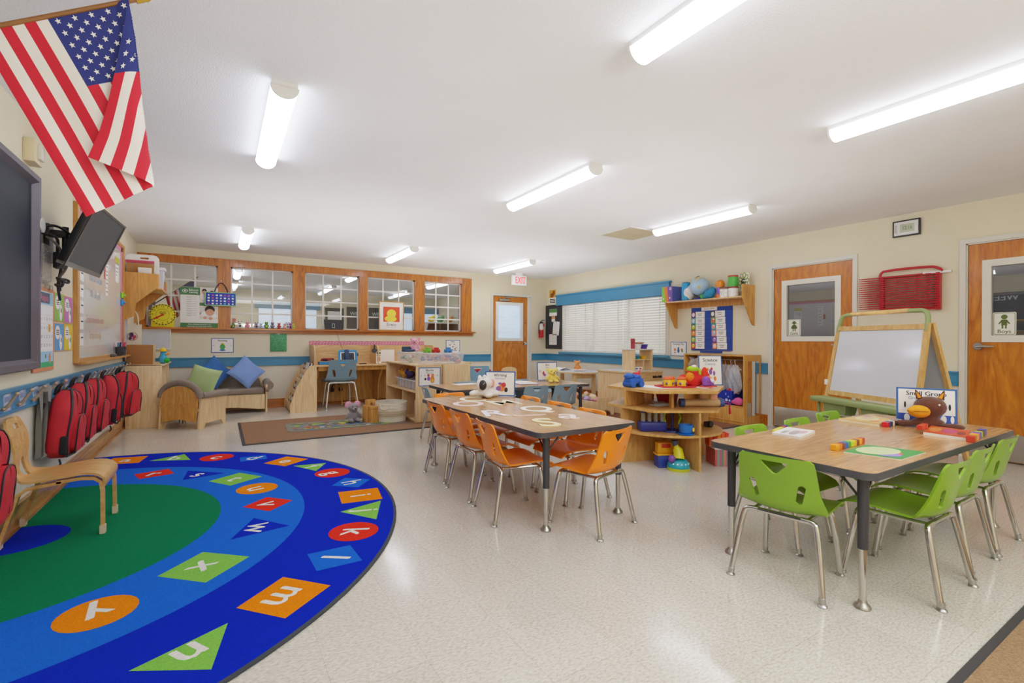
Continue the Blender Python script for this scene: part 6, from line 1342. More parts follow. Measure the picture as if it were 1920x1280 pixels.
hu = thing('kitchen_hutch', 'small birch hutch of toy dishes standing on the play kitchen', 'hutch', (5.58, 5.36, .6455))
for b in ((5.40, 5.42, 5.20, 5.46), (5.78, 5.80, 5.20, 5.46)): M().rbox(b[0], b[1], b[2], b[3], .6455, .955, .003).obj('side_panel', BIRCH, hu, world=True)
M().rbox(5.39, 5.81, 5.19, 5.47, .955, .975, .003).obj('top', mat('#e9e4da', .4), hu, world=True); M().box(5.42, 5.78, 5.22, 5.455, .80, .815).obj('shelf', BIRCH, hu, world=True); M().box(5.62, 5.635, 5.22, 5.455, .6455, .80).obj('partition', BIRCH, hu, world=True); M().box(5.42, 5.62, 5.45, 5.458, .82, .95).obj('back_panel', BIRCH, hu, world=True)
def pot(label, loc, r, h, col, n=16, lid=None):
    t = thing('toy_dish', label, 'toy dish', loc); M().lathe([(0, 0), (r*.7, 0), (r, h), (r*.92, h), (r*.62, h*.1)], n=n).obj('bowl', mat(col, .35), t); M().lathe([(r*.98, h*.93), (r*1.08, h*1.0), (r*.9, h*1.02)], n=n).obj('rim', mat(lid or col, .35), t); return t
pot('yellow toy bowl on the hutch shelf', (5.68, 5.29, .8155), .055, .05, '#f0c020'); pot('purple toy jug on the hutch shelf', (5.47, 5.29, .8155), .035, .09, '#8a4fa8', lid='#d86aa8'); pot('blue toy cup on the hutch shelf', (5.575, 5.29, .8155), .03, .045, '#3f7fb8'); pot('teal toy plate at the left of the hutch shelf', (5.50, 5.25, .8155), .045, .02, '#2fae8c')
pot('purple toy colander on top of the hutch', (5.70, 5.30, .9755), .07, .07, '#5a3aa8', lid='#4f8fd0'); pot('orange toy dish stacked at the top of the hutch pile', (5.62, 5.32, 1.055), .09, .02, '#e88a2e'); pot('white toy bowl on top of the hutch', (5.57, 5.30, .9755), .065, .08, '#f0eee8')
m = M(TR(5.45, 5.30, .9755)); m.box(-.02, .06, 0, .01, 0, .16); m.rbox(-.02, .05, -.02, .02, .10, .15, .01); tag(m.obj('toy_phone', mat('#c24a5a', .5), org=(5.45, 5.30, .9755)), 'pinkish toy standing at the left end on top of the hutch', 'toy')
t = thing('toy_register', 'white toy box with red and blue buttons under the hutch shelf', 'toy', (5.52, 5.27, .6458)); M().rbox(-.09, .08, -.05, .05, 0, .05, .008).obj('case', WHITE, t); M().rbox(-.07, -.03, -.053, -.045, .015, .035, .002).obj('blue_button', mat('#2f4fa8', .4), t); M().rbox(.01, .05, -.053, -.045, .015, .035, .002).obj('red_button', mat('#c83a3a', .4), t)
bd = thing('doll_bed', 'small birch doll bed heaped with dolls beside the discovery table', 'doll bed', (4.80, 5.55, .0), 0)
for y in (-.36, .36): 
    m = M(FR((0, y, 0), (1, 0, 0), (0, 0, 1))); m.prism([(-.16, 0), (-.16, .27), (.16, .27), (.16, 0), (.12, 0)]+[(.10*math.cos(RD(a)), .02+.07*math.sin(RD(a))) for a in range(0, 181, 20)]+[(-.12, 0)], -.01, .01); m.obj('end_board', BIRCH, bd)
for x in (-.155, .155): M().rbox(x-.008, x+.008, -.35, .35, .10, .21, .003).obj('side_rail', BIRCH, bd)
M().box(-.147, .147, -.35, .35, .11, .122).obj('bed_base', BIRCH, bd); M().rbox(-.14, .14, -.34, .34, .1225, .15, .01).obj('mattress', mat('#b9a9c4', .9), bd)
DOLL = [(-.02, -.22, '#e8c9c2', '#d8909a', 'pale pink'), (-.07, -.02, '#d9a58c', '#b9a3cf', 'lilac'), (.06, -.08, '#e9d2c0', '#d6c9e0', 'white and lavender'), (.0, .16, '#a87458', '#7fc0a8', 'mint green'), (.05, .26, '#e3b89c', '#e8b23c', 'yellow'), (-.06, .25, '#dcb2a0', '#cf7a7a', 'rose')]
for k, (x, y, sk, cl, nm) in enumerate(DOLL):
    c_, s_ = 1., 0.; t = thing('baby_doll', 'baby doll in '+nm+' clothes lying in the doll bed', 'doll', (4.80+.7*x, 5.55+.85*y, .166), 1.2*k)
    m = M(); m.ell((0, 0, .05), (.05, .08, .045)); m.ell((.05, .04, .05), (.02, .05, .02)); m.ell((-.05, .04, .05), (.02, .05, .02)); m.ell((.025, -.09, .035), (.022, .06, .022)); m.ell((-.025, -.09, .035), (.022, .06, .022)); blob('clothes', m, mat(cl, .9, var=.3, vs=40), t, .009)
    m = M(); m.ell((0, .105, .085), (.042, .042, .045)); m.ell((0, .10, .045), (.018, .03, .02)); m.ell((0, .112, .13), (.006, .01, .004), 8); m.obj('head', mat(sk, .6), t); M().ell((0, .125, .08), (.043, .034, .046)).obj('hair', mat(['#c9a04a', '#5a3a26', '#e0cfa8'][k % 3], .8), t)
rt = thing('round_table', 'small white-topped table by the window behind the Art sign', 'table', (5.42, 6.85, 0))
M().prism(disc(.44, .72, 5.42, 6.85, 40), .538, .56, 0, top=1).obj('tabletop', [BIRCH, mat('#e9e7ea', .25)], rt, world=True)
for (x, y) in ((5.2, 6.4), (5.64, 6.4), (5.2, 7.3), (5.64, 7.3)): M().rbox(x-.03, x+.03, y-.03, y+.03, 0, .538, .008).obj('leg', BIRCH, rt, world=True)
M().rbox(5.18, 5.66, 6.38, 6.42, .44, .537, .004).obj('apron', BIRCH, rt, world=True)
plush('orange fox plush sitting on the white-topped table', (5.55, 6.75, .5605), -.3, .19, '#f0a05a', '#f6ece2', '#ec8a3e')
m = M(TR(5.45, 6.55, .5605)); m.lathe([(0, .004), (.10, .004), (.13, .015), (.128, .018), (.10, .008), (0, .008)], n=24); tag(m.obj('plate', mat('#e9dfe2', .3), org=(5.45, 6.55, .56)), 'pale plate beside the fox plush', 'plate')
m = M(); m.sheet(lambda a, b: (5.15+.3*a, 6.80+.4*b, .563+.05*math.sin(3.1*a)*abs(math.sin(7*b+2*a))), 12, 12); tag(m.obj('white_cloth', mat('#eeeef0', .9), org=(5.3, 7.0, .56)), 'crumpled white cloth on the white-topped table', 'cloth')
wc = dup(bc, (4.32, 6.02, 0), 2.4, 'blue chair beside the white-topped table'); wc['group'] = GB
t = thing('wooden_chair', 'small wooden chair behind the white-topped table near the back door', 'chair', (4.55, 7.35, 0))
M().rbox(-.16, .16, -.15, .15, .30, .32, .006).obj('seat', BIRCH, t); [M().rbox(x-.015, x+.015, y-.015, y+.015, 0, .30, .004).obj('leg', BIRCH, t) for x in (-.14, .14) for y in (-.13, .13)]; M(FR((0, .14, 0), (1, 0, 0), (0, 0, 1))).prism([(-.16, .32), (.16, .32), (.16, .55)]+[(.16*math.cos(RD(a)), .55+.06*math.sin(RD(a))) for a in range(15, 180, 15)]+[(-.16, .55)], -.01, .01).obj('backrest', BIRCH, t)
# ------------------------------------------------------------------ right wall
fe = thing('fire_extinguisher', 'red and white fire extinguisher on the wall beside the back door', 'fire extinguisher', (5.93, YB-.07, 1.16))
M().lathe([(0, 0), (.05, .0), (.056, .015), (.056, .17), (.0, .171)], n=20).obj('cylinder', mat('#c2202a', .3), fe); M().lathe([(.0565, .17), (.0565, .25), (.04, .29), (.02, .31), (0, .31)], n=20).obj('shoulder_label', mat('#e6e1dc', .5), fe)
m = M(); m.rbox(-.03, .05, -.015, .015, .31, .345, .006); m.tube([(-.02, 0, .34), (.04, -.0, .38), (.09, 0, .375)], .008, 6); m.obj('valve_handle', BLACKP, fe); M().tube([(-.02, -.02, .32), (-.07, -.02, .30), (-.075, -.02, .18), (-.066, -.02, .08)], .009, 8, smooth=2).obj('hose', BLACKP, fe); M().box(-.02, .02, .0, .068, .12, .30).obj('wall_bracket', STEEL, fe); M().box(.02, .05, -.058, -.04, .24, .30).obj('inspection_tag', mat('#c23a44', .6), fe)
m = M(WR(8.27, 2.045)); m.prism(rect(.25, .30), .001, .008, 0); m.flat(rect(.24, .17, 0, .06), .0085, 1); m.flat(disc(.06, .05, -.02, .03), .0088, 2); m.flat(disc(.04, .05, .04, .08), .0090, 2)
for k in range(3): m.flat(rect(.2, .02, 0, -.06-.032*k), .0086, 3); m.text('WIDE', .02, 0, -.06-.032*k, .0089, 0) if False else None
tag(m.obj('picture_notice', [PAPER, mat('#e0a428', .5), mat('#8a4a1e', .6), INK], org=(XR, 8.27, 2.045), smooth=False), 'small orange picture notice in the corner above the black bulletin board', 'notice')
bb = thing('bulletin_board', 'black bulletin board with pinned papers beside the blinds', 'bulletin board', (XR, 8.22, .925))
M(WR(8.215, 1.392)).prism(rect(.56, .92), .001, .012).obj('panel', mat('#37363a', .8, var=.1, vs=30), bb, world=True); M(WR(8.215, 1.392)).ring(rect(.58, .94), rect(.55, .91), .0, .02).obj('frame', mat('#2e2d30', .5), bb, world=True, smooth=False)
for k, (x, y, w, h, a, nm, hc) in enumerate(((-.03, .31, .27, .15, 0, 'green-topped leaflet pinned at the top of the bulletin board', '#4e8a4a'), (-.02, .17, .12, .12, 0, 'small blue and orange card pinned to the bulletin board', '#e59a6a'), (.08, -.03, .22, .29, -.12, 'tilted white letter pinned in the middle of the bulletin board', '#d8d6d2'), (-.03, -.27, .27, .23, 0, 'white printed sheet pinned at the bottom of the bulletin board', '#d8d6d2'))):
    T = WR(8.215, 1.392, .0125) @ Matrix.Translation((x, y, 0)) @ Matrix.Rotation(a, 4, 'Z'); m = M(T); m.prism(rect(w, h), 0, .001, 0)
    if k < 2: m.flat(rect(w, h*.5, 0, h*.24), .0014, 1)
    else:
        for q in range(7): m.flat(rect(w*.75, .003, 0, h*.36-h*.1*q), .0014, 2)
    m.flat(disc(.012, n=10, cx=0, cy=h*.44), .003, 3); tag(m.obj('pinned_paper', [PAPER, mat(hc, .6), mat('#9a989c', .7), mat('#a8322e', .4)], org=T.to_translation(), smooth=False), nm, 'paper')
wall_card('small Dramatic Play sign under the right end of the blinds', WR(4.965, .975, .001), .30, .225, 'Dramatic Play', '', [(-.22, -.05, .07, .1, 3), (0, -.12, .07, .16, 7), (0, .06, .05, .08, 7), (.22, -.05, .07, .1, 3), (.24, -.15, .05, .08, 6), (-.22, -.25, .04, .05, 4)], (XR, 4.965, .975))
# shelf with its toys
sf = thing('wall_shelf', 'maple wall shelf with slanted brackets above the blue pocket chart', 'wall shelf', (XR, 4.37, 1.33))
for y in (3.735, 5.0): m = M(FR((XR, y, 0), (-1, 0, 0), (0, 0, 1))); m.prism([(0, 1.855), (.27, 1.855), (.27, 1.685), (.05, 1.33), (0, 1.31)] if y < 4 else [(0, 1.69), (.27, 1.69), (.27, 1.665), (.04, 1.30), (0, 1.29)], -.01, .01); m.obj('bracket', HONEY, sf, world=True)
M().rbox(XR-.27, XR, 3.745, 5.01, 1.682, 1.70, .003).obj('shelf', MAPLE, sf, world=True); M().box(XR-.018, XR, 3.745, 4.99, 1.60, 1.681).obj('back_rail', HONEY, sf, world=True)
ZS = 1.7005
t = thing('toy_box', 'tall green, orange and purple toy box at the window end of the wall shelf', 'box', (5.97, 4.985, ZS)); m = M(); m.box(-.10, .12, -.10, .10, 0, .235, 0); m.add([(-.1005, .10, 0), (-.1005, .02, 0), (-.1005, .06, .235), (-.1005, .10, .235)], [(0, 1, 2, 3)], 1); m.add([(-.1005, .02, 0), (-.1005, -.03, 0), (-.1005, .0, .235), (-.1005, .06, .235)], [(0, 1, 2, 3)], 2); m.add([(-.10, -.1005, 0), (.12, -.1005, 0), (.12, -.1005, .235), (-.10, -.1005, .235)], [(0, 1, 2, 3)], 3)
m.T = FR((-.1008, -.06, .2), (0, -1, 0), (0, 0, 1)); m.ring(disc(.02), disc(.013), 0, .0005, 4); m.flat(star(.02, -.01, -.14), .0005, 4); m.flat(star(.02, -.13, -.15), .0005, 4); m.obj('printed_carton', [mat('#7a4ea0', .5), mat('#8cc63e', .5), mat('#ea7a3a', .5), mat('#5a6ab8', .5), PAPER], t, smooth=False)
t = thing('snack_bag', 'blue and white packaged bag on the wall shelf next to the tall toy box', 'bag', (5.97, 4.72, ZS)); m = M(); m.rbox(-.08, .08, -.09, .02, 0, .27, .02); m.obj('printed_side', mat('#2a9ad0', .35), t); m = M(); m.ell((-.01, -.07, .12), (.085, .08, .115)); m.obj('bag_front', mat('#e6e2e0', .3, var=.12, vs=22), t); M().tube([(-.05, .02, .265), (-.03, -.05, .275), (0, -.12, .24), (0, -.14, .16)], .010, 6, smooth=1).obj('navy_strap', mat('#1f2860', .5), t)
gl = thing('globe', 'small desk globe on the wall shelf', 'globe', (5.96, 4.47, ZS)); M().lathe([(0, 0), (.08, 0), (.07, .02), (.02, .035), (.0, .05)], n=20).obj('base', mat('#3a3aa0', .4), gl); M().ell((0, 0, .20), .135, 28).obj('ball', mat('#a9cbe6', .35), gl)
m = M(); GT = Matrix.Translation((0, 0, .20))
def gp(la, lo, r=.1385): return (r*math.cos(RD(la))*math.cos(RD(lo)), r*math.cos(RD(la))*math.sin(RD(lo)), r*math.sin(RD(la)))
for la, lo, ra, rb_2 in ((48, 200, 22, 30), (55, 235, 16, 22), (30, 190, 12, 15), (62, 170, 14, 24), (-12, 215, 18, 16), (20, 150, 12, 12), (40, 260, 12, 14)):
    random.seed(la+lo); c = gp(la, lo, .1385); P = []; Q = []
    for k in range(14): f = 1+.28*random.uniform(-1, 1); P.append(gp(la+ra*f*math.sin(2*pi*k/14)*.6, lo+rb_2*f*math.cos(2*pi*k/14)*.6)); Q.append(gp(la+ra*f*math.sin(2*pi*k/14)*.3, lo+rb_2*f*math.cos(2*pi*k/14)*.3))
    m.add([c]+Q+P, [(0, 1+i, 1+(i+1) % 14) for i in range(14)]+[(1+i, 15+i, 15+(i+1) % 14, 1+(i+1) % 14) for i in range(14)], 0, GT)
m.obj('continents', mat('#d2c58e', .5, var=.3, vs=18), gl, smooth=False); M().tube([(0, .145*math.cos(RD(a)), .20+.148*math.sin(RD(a))) for a in range(-80, 100, 12)], .005, 6).obj('meridian_arm', BLACKP, gl)
t = thing('teal_bag', 'teal wrapped toy pack on the wall shelf in front of the globe', 'toy', (5.93, 4.29, ZS)); m = M(); m.ell((0, 0, .07), (.06, .08, .07)); m.ell((0, -.05, .11), (.05, .06, .06)); m.ell((0, .06, .04), (.05, .06, .04)); blob('body', m, mat('#1f86b5', .4, var=.3, vs=20), t, .012); M().ell((-.03, .09, .04), (.03, .03, .04)).obj('green_corner', mat('#3aa04a', .5), t)
t = thing('orange_bottle', 'orange bottle with printed label on the wall shelf', 'bottle', (5.95, 4.13, ZS)); M().lathe([(0, 0), (.045, 0), (.05, .02), (.05, .13), (.046, .15)], n=20).obj('label_body', mat('#7a5ab0', .4, var=.6, vs=30), t); M().lathe([(.05, .15), (.062, .19), (.052, .235), (.02, .255), (.0, .258)], n=20).obj('orange_top', mat('#f08a1a', .3), t); M().lathe([(.05, 0), (.052, .0), (.052, .05), (.05, .05)], n=20).obj('orange_base', mat('#e8742a', .3), t)
for k, (y, x, z, h, c1, c2, lb) in enumerate(((4.045, 5.93, ZS, .125, '#e9e7e2', '#8a4a3c', 'white tub with patterned label on the wall shelf next to the orange bottle'), (3.915, 5.93, ZS, .125, '#ecebe6', '#8a3a34', 'white tub with dark lid on the wall shelf under the green can'), (3.92, 5.93, ZS+.141, .135, '#52b84a', '#b23a34', 'green labelled can with red rim stacked on the wall shelf'))):
    t = thing('tub', lb, 'container', (x, y, z)); M().lathe([(0, 0), (.06, 0), (.064, .01), (.064, h)], n=22).obj('tub_body', mat(c1, .4, var=.10 if k else .3, vs=40), t); M().lathe([(.066, h-.008), (.067, h+.014), (.0, h+.015)], n=22).obj('lid', mat(c2, .4), t)
m = M(FR((6.02, 3.82, ZS+.205), (-.3, -1, 0), (0, 0, 1))); m.prism(rrect(.20, .24, .03, cy=-.04+.03), 0, .006, 0)
for k in range(9): a = 2*pi*k/9; m.ring(disc(.045, .03, n=12), disc(.033, .02, n=12), .006, .0075, 1, T=Matrix.Translation((.07*math.cos(a)*.9, .01+.07*math.sin(a), 0)) @ Matrix.Rotation(a, 4, 'Z'))
m.ring(disc(.042, cx=0, cy=-.005), disc(.03, cx=0, cy=-.005), .006, .009, 2); m.flat(disc(.018, cx=-.005, cy=-.01), .009, 2); m.flat(disc(.014, n=10, cx=.035, cy=.01), .0092, 0)
tag(m.obj('printed_panel', [mat('#f2eedc', .5), mat('#8a9a32', .5), INK], org=(6.0, 3.82, ZS+.085)), 'white panel with green and black flower doodle at the end of the wall shelf', 'panel')
# pocket chart
pk = thing('pocket_chart', 'blue pocket chart with two columns of picture cards on the right wall', 'chart', (XR, 4.38, .93))
T = WR(4.385, 1.33, .004); w, h = .68, .73
m = M(T); m.prism(rect(w, h), 0, .006, 0); [m.box(-w/2+.01, w/2-.01, .20-.095*k-.004, .20-.095*k, .006, .009, 1) for k in range(7)]; m.prism(rect(.36, .03, 0, -h/2-.02), 0, .01, 0); m.obj('chart_fabric', [mat('#2c4ba0', .8, bump=.3, bs=90), mat('#3f5fb5', .6)], pk, world=True)
m = M(T); m.prism(rect(.26, .05, -.03, .245), .010, .011); m.text('Choose a center', .026, -.03, .245, .0112, 1); m.obj('title_card', [PAPER, INK], pk, world=True, smooth=False)
for q in (-.31, -.07, .29): M(T).cyl((q, h/2-.02, .004), (q, h/2-.02, .016), .009, .009, 10).obj('eyelet', STEEL, pk, world=True)
for q in (-.31, .29): M(T).rbox(q-.012, q+.012, h/2-.01, h/2+.04, 0, .012, .003).obj('wall_hook', WHITE, pk, world=True)
PCOL = [('#6a3a6a', '#f0e6ea'), ('#5fa8a8', '#c8d8e0'), ('#5a8a3a', '#e8d04a'), ('#d8622f', '#e8b23c'), ('#3f9a6a', '#e3d24a'), ('#c83a34', '#e8c84a'), ('#4a4a44', '#f2f0e8'), ('#8a9a4a', '#e06a3a'), ('#4aa8a8', '#f09a9a'), ('#e0947a', '#b0b8d8'), ('#6a3f9a', '#a88ad0'), ('#d8844a', '#f4d8d0')]
NM = ['purple and white', 'teal and grey', 'dark green and yellow', 'orange-red', 'green and yellow', 'red and yellow', 'black and white', 'olive and orange', 'turquoise and pink', 'salmon', 'violet', 'pale orange']
for k in range(12):
    c, r = k//6, k % 6; x = (-.30 if c == 0 else .03)+.012*(r if c else 0)*.6; y = .165-.093*r
    m = M(T @ Matrix.Translation((0, 0, .0105))); m.prism(rect(.075, .088, x, y), 0, .001, 0); m.flat(disc(.026, .032, x, y, 12), .0014, 1); m.flat(disc(.012, .012, x+.008, y+.018, 10), .0016, 2); m.prism(rect(.155, .088, x+.118, y), 0, .001, 2); m.flat(rect(.08, .008, x+.115, y+.012), .0014, 3); m.flat(rect(.06, .008, x+.115, y-.012), .0014, 3)
    p = T @ Vector((x+.08, y, .01)); tag(m.obj('picture_card', [mat(PCOL[k][0], .6), mat(PCOL[k][1], .6), PAPER, mat('#77777c', .7)], org=p, smooth=False), NM[k]+' picture card in the '+('window-side' if c == 0 else 'door-side')+' column of the pocket chart', 'card', 'picture cards in the pocket chart')
# digital clock
dc = thing('digital_clock', 'black framed digital clock high on the wall between the two restroom doors', 'clock', (XR, 2.07, 2.29)); T = WR(2.07, 2.29, .002) @ Matrix.Rotation(RD(0), 4, 'Z')
M(T).rbox(-.118, .118, -.085, .085, 0, .025, .004).obj('frame', mat('#2c2a2b', .4), dc, world=True); m = M(T); m.prism(rect(.205, .14), .025, .027, 0); m.prism(rect(.12, .085, .01, .0), .027, .028, 1); m.obj('face', [mat('#e3e2df', .4), mat('#b9c2a8', .4)], dc, world=True, smooth=False)
m = M(T); m.text('12:16', .055, .01, 0, .0284, 0, sx=.7); m.box(-.095, -.09, -.045, .045, .0272, .0275); m.box(-.083, -.08, -.045, .045, .0272, .0275); m.obj('digits', mat('#5c6658', .5), dc, world=True, smooth=False)
# red drying rack
RR = mat('#c01f2b', .35); dr = thing('drying_rack', 'red wire art drying rack folded on the wall behind the easel', 'drying rack', (XR, 2.13, 1.43))
for y in (2.27, 1.80): M().rbox(XR-.06, XR-.015, y-.02, y+.02, 1.425, 1.80, .004).obj('side_post', RR, dr, world=True)
M().rbox(XR-.05, XR-.02, 1.80, 2.27, 1.43, 1.455, .004).obj('cross_bar', RR, dr, world=True); M().rbox(XR-.05, XR-.02, 1.80, 2.27, 1.50, 1.515, .004).obj('cross_bar', RR, dr, world=True)
M().tube([(XR-.05, 2.29, 1.76), (XR-.05, 2.285, 1.83), (XR-.05, 2.25, 1.862), (XR-.05, 1.86, 1.862), (XR-.05, 1.79, 1.835), (XR-.05, 1.765, 1.80)], .013, 8, smooth=1).obj('top_tube', RR, dr, world=True)
M().tube([(XR-.02, 2.25, 1.79), (XR-.02, 1.78, 1.79)], .012, 8).obj('top_tube', RR, dr, world=True); M().rbox(XR-.06, XR-.02, 1.70, 1.92, 1.785, 1.81, .006).obj('white_clip', WHITE, dr, world=True)
for k in range(15):
    z = 1.455+.0235*k; m = M()
    for x0 in (XR-.09, ):
        n = 16; m.tube([(x0, 2.47, z+.003), (x0, 1.79, z-.004)], .0042, 5); m.tube([(x0+.03, 2.47, z+.003), (x0+.03, 1.79, z-.004)], .0042, 5); m.tube([(x0+.06, 2.40, z+.01), (x0+.06, 1.79, z+.004)], .0042, 5)
        m.tube([(x0+.004+(.052 if i % 2 else 0), 2.47-.68*i/n, z+.006-.004*(i % 2)) for i in range(n+1)], .0036, 4)
    m.obj('wire_shelf', RR, dr, world=True)
# ------------------------------------------------------------------ easel
BAM = wood('#c09048', '#e2b878', (4, 4, 1.2), .4); EGR = mat('#8e9d62', .45)
ea = Vector((4.705, 1.765)); dirv = Vector((4.52-4.89, 1.38-2.15)).normalized(); rz_e = math.atan2(dirv.y, dirv.x)
el = thing('easel', 'bamboo easel with white dry-erase board behind the green chair table', 'easel', (ea.x, ea.y, 0), rz_e)   # local x along the board, front faces -y
hw = .415
def fr_pt(x, z, off=0.): return (x*(1+.10*(1.34-z)/1.34), -(1.34-z)*.16-off, z)
for q in (-1, 1):
    a, b = Vector(fr_pt(q*hw, .0)), Vector(fr_pt(q*hw, 1.24)); d = (b-a).normalized(); T = FR(a, (1, 0, 0), d); M(T).box(-.018, .018, .004, (b-a).length, -.012, .012).obj('leg', BAM, el)
    a, b = Vector((q*(hw+.04), .34, .0)), Vector((q*hw, .02, 1.24)); d = (b-a).normalized(); T = FR(a, (1, 0, 0), d); M(T).box(-.018, .018, .004, (b-a).length, -.012, .012).obj('leg', BAM, el)
m = M().tube([fr_pt(-hw, 1.18), fr_pt(-hw, 1.28), fr_pt(-hw+.02, 1.33), fr_pt(-hw+.07, 1.345), fr_pt(hw-.07, 1.345), fr_pt(hw-.02, 1.33), fr_pt(hw, 1.28), fr_pt(hw, 1.18)], .017, 10, smooth=1); m.obj('top_rail', EGR, el)
M().tube([fr_pt(-hw+.12, 1.346, .002), fr_pt(hw-.16, 1.346, .002)], .0185, 10).obj('wood_grip', BAM, el)
for z in (1.215, .635): a, b = Vector(fr_pt(-hw, z)), Vector(fr_pt(hw, z)); M(FR((a+b)/2, (1, 0, 0), Vector((0, .16, 1)))).box(a.x, b.x, -.02, .02, -.011, .011).obj('crossbar', BAM, el)
c0, c1, c2, c3 = fr_pt(-hw+.02, .655, .004), fr_pt(hw-.02, .655, .004), fr_pt(hw-.02, 1.195, .004), fr_pt(-hw+.02, 1.195, .004)
bk_ = [(x, y+.01, z) for x, y, z in (c0, c1, c2, c3)]; M().add([c0, c1, c2, c3]+bk_, [(0, 1, 2, 3), (7, 6, 5, 4), (0, 4, 5, 1), (1, 5, 6, 2), (2, 6, 7, 3), (3, 7, 4, 0)]).obj('white_board', mat('#d3d6de', .12, var=.01, coat=.4), el, smooth=False)
r0 = [(q[0]*.97, .06+(1.2-q[2])*.22, q[2]) for q in (c0, c1, c2, c3)]; M().add(r0+[(x, y+.01, z) for x, y, z in r0], [(3, 2, 1, 0), (4, 5, 6, 7), (0, 1, 5, 4), (1, 2, 6, 5), (2, 3, 7, 6), (3, 0, 4, 7)]).obj('rear_board', mat('#cdd0d8', .2, var=.01), el, smooth=False)
m = M(); zt = .60; yt = fr_pt(0, zt)[1]; m.rbox(-hw-.06, hw+.06, yt-.15, yt+.0, zt-.045, zt, .012); m.obj('tray', EGR, el)
for x in (-.2, .2): M().lathe([(.09, .47), (.105, .553), (.0, .553)], n=4, T=Matrix.Translation((x, yt-.075, 0)) @ Matrix.Diagonal((1.7, .75, 1, 1)) @ Matrix.Rotation(pi/4, 4, 'Z')).obj('bin', mat('#7f8f56', .5), el, smooth=False)
m = M().tube([(-hw+.0, yt-.10, .56), (-hw+.0, yt-.10, .45), (-hw+.03, yt-.10, .43), (hw-.03, yt-.10, .43), (hw, yt-.10, .45), (hw, yt-.10, .56)], .012, 8, smooth=1); m.obj('frame_rail', EGR, el); M().rbox(-hw, hw, yt-.14, yt+.1, .405, .42, .006).obj('tray', EGR, el)
M().rbox(-hw-.055, -hw-.025, fr_pt(0, .72)[1]-.025, fr_pt(0, .72)[1]-.005, .70, .75, .005).obj('white_clip', WHITE, el)
# ------------------------------------------------------------------ on the tables
ZT = .5803
for k, (ch, x, y, h, s, r) in enumerate((('C', 1.86, 3.68, '#efe6cf', .26, .3), ('O', 1.70, 3.43, '#ecd6d8', .26, 0), ('M', 1.99, 3.36, '#efe4c4', .26, .5), ('R', 1.635, 2.90, '#ece6ec', .24, .2), ('Q', 2.02, 2.93, '#efeade', .25, .1), ('J', 1.83, 2.70, '#eccfc9', .17, -1.2), ('a', 2.03, 2.56, '#eeddd8', .27, -.1), ('S', 1.74, 2.41, '#efe3b8', .27, .25))):
    s *= 1.5; V, F = text_geo(ch, 4, .012); m = M(TR(x, y, ZT, -.55+r)); n = len(V); sx = .85
    m.add([(p[0]*s*sx, p[1]*s, .004) for p in V]+[(p[0]*s*sx, p[1]*s, 0) for p in V], [tuple(f) for f in F]+[tuple(i+n for i in f[::-1]) for f in F])
    ec = {}
    for f in F:
        for i in range(len(f)): ec[(f[i], f[(i+1) % len(f)])] = 1
    m.f += [(b, a, a+n, b+n) for (a, b) in ec if (b, a) not in ec]; m.mi = [0]*len(m.f)
    tag(m.obj('letter_cutout', mat(h, .6, var=.04), org=(x, y, ZT), smooth=False), 'pale letter '+ch+' cutout lying on the long table', 'letter', 'letter cutouts on the long table')
stand_card('Writing sign standing at the far end of the long table', (2.20, 3.78, ZT), RD(-40), .28, .225, 'Writing', 'Escritura', [(.05, -.18, .12, .14, 3), (.12, -.05, .08, .1, 4), (-.05, -.2, .08, .1, 8), (.2, -.25, .06, .1, 2), (.0, .0, .06, .05, 8)])
t = thing('plush_toy', 'white dog plush with black muzzle lying in front of the Writing sign', 'plush toy', (2.05, 3.80, ZT), RD(28))
t.scale = (.84, .84, .84)
m = M(); m.ell((0, 0, .05), (.13, .085, .05)); m.ell((-.02, -.01, .15), (.10, .085, .075)); m.ell((-.11, -.03, .14), (.05, .055, .05)); m.ell((-.16, .02, .055), (.09, .04, .035)); m.ell((.10, -.07, .035), (.10, .045, .035)); m.ell((-.06, -.09, .03), (.07, .045, .03)); blob('body', m, mat('#ece8e2', .95, var=.05, bump=.4, bs=160), t, .011)
m = M().ell((-.12, -.055, .14), (.042, .042, .055)); m.obj('dark_muzzle', mat('#332a2a', .5), t); m = M(); m.ell((-.148, -.083, .155), .0045, 8); m.ell((-.135, -.089, .165), .0045, 8); m.obj('eye_shine', WHITE, t)  # white beads stand in for highlights on the dark muzzle
m = M(); m.ell((.075, -.05, .145), (.03, .02, .045)); m.obj('pink_ear', mat('#e8a49c', .9), t); m = M(); m.ell((-.05, -.03, .215), (.03, .015, .03)); m.ell((-.01, .06, .20), (.03, .02, .035)); m.obj('white_ear', mat('#eeeae4', .95), t)
stand_card('Art sign standing on the far table behind the yellow plush', (3.60, 4.98, ZT), RD(-4), .30, .235, 'Art', 'Arte', [(-.2, -.1, .05, .1, 4), (-.15, -.2, .06, .08, 8), (.1, -.1, .08, .1, 5), (-.4, .0, .01, .08, 2), (-.33, 0, .01, .08, 2), (.4, 0, .01, .08, 2)])
pb_ = plush('yellow dog plush sitting in front of the Art sign on the far table', (3.50, 4.74, ZT), -.25, .175, '#ecd768', '#e3c94e', '#efdc78', mcol='#f0e08a'); pb_.scale = (1.35, 1.2, 1.05)
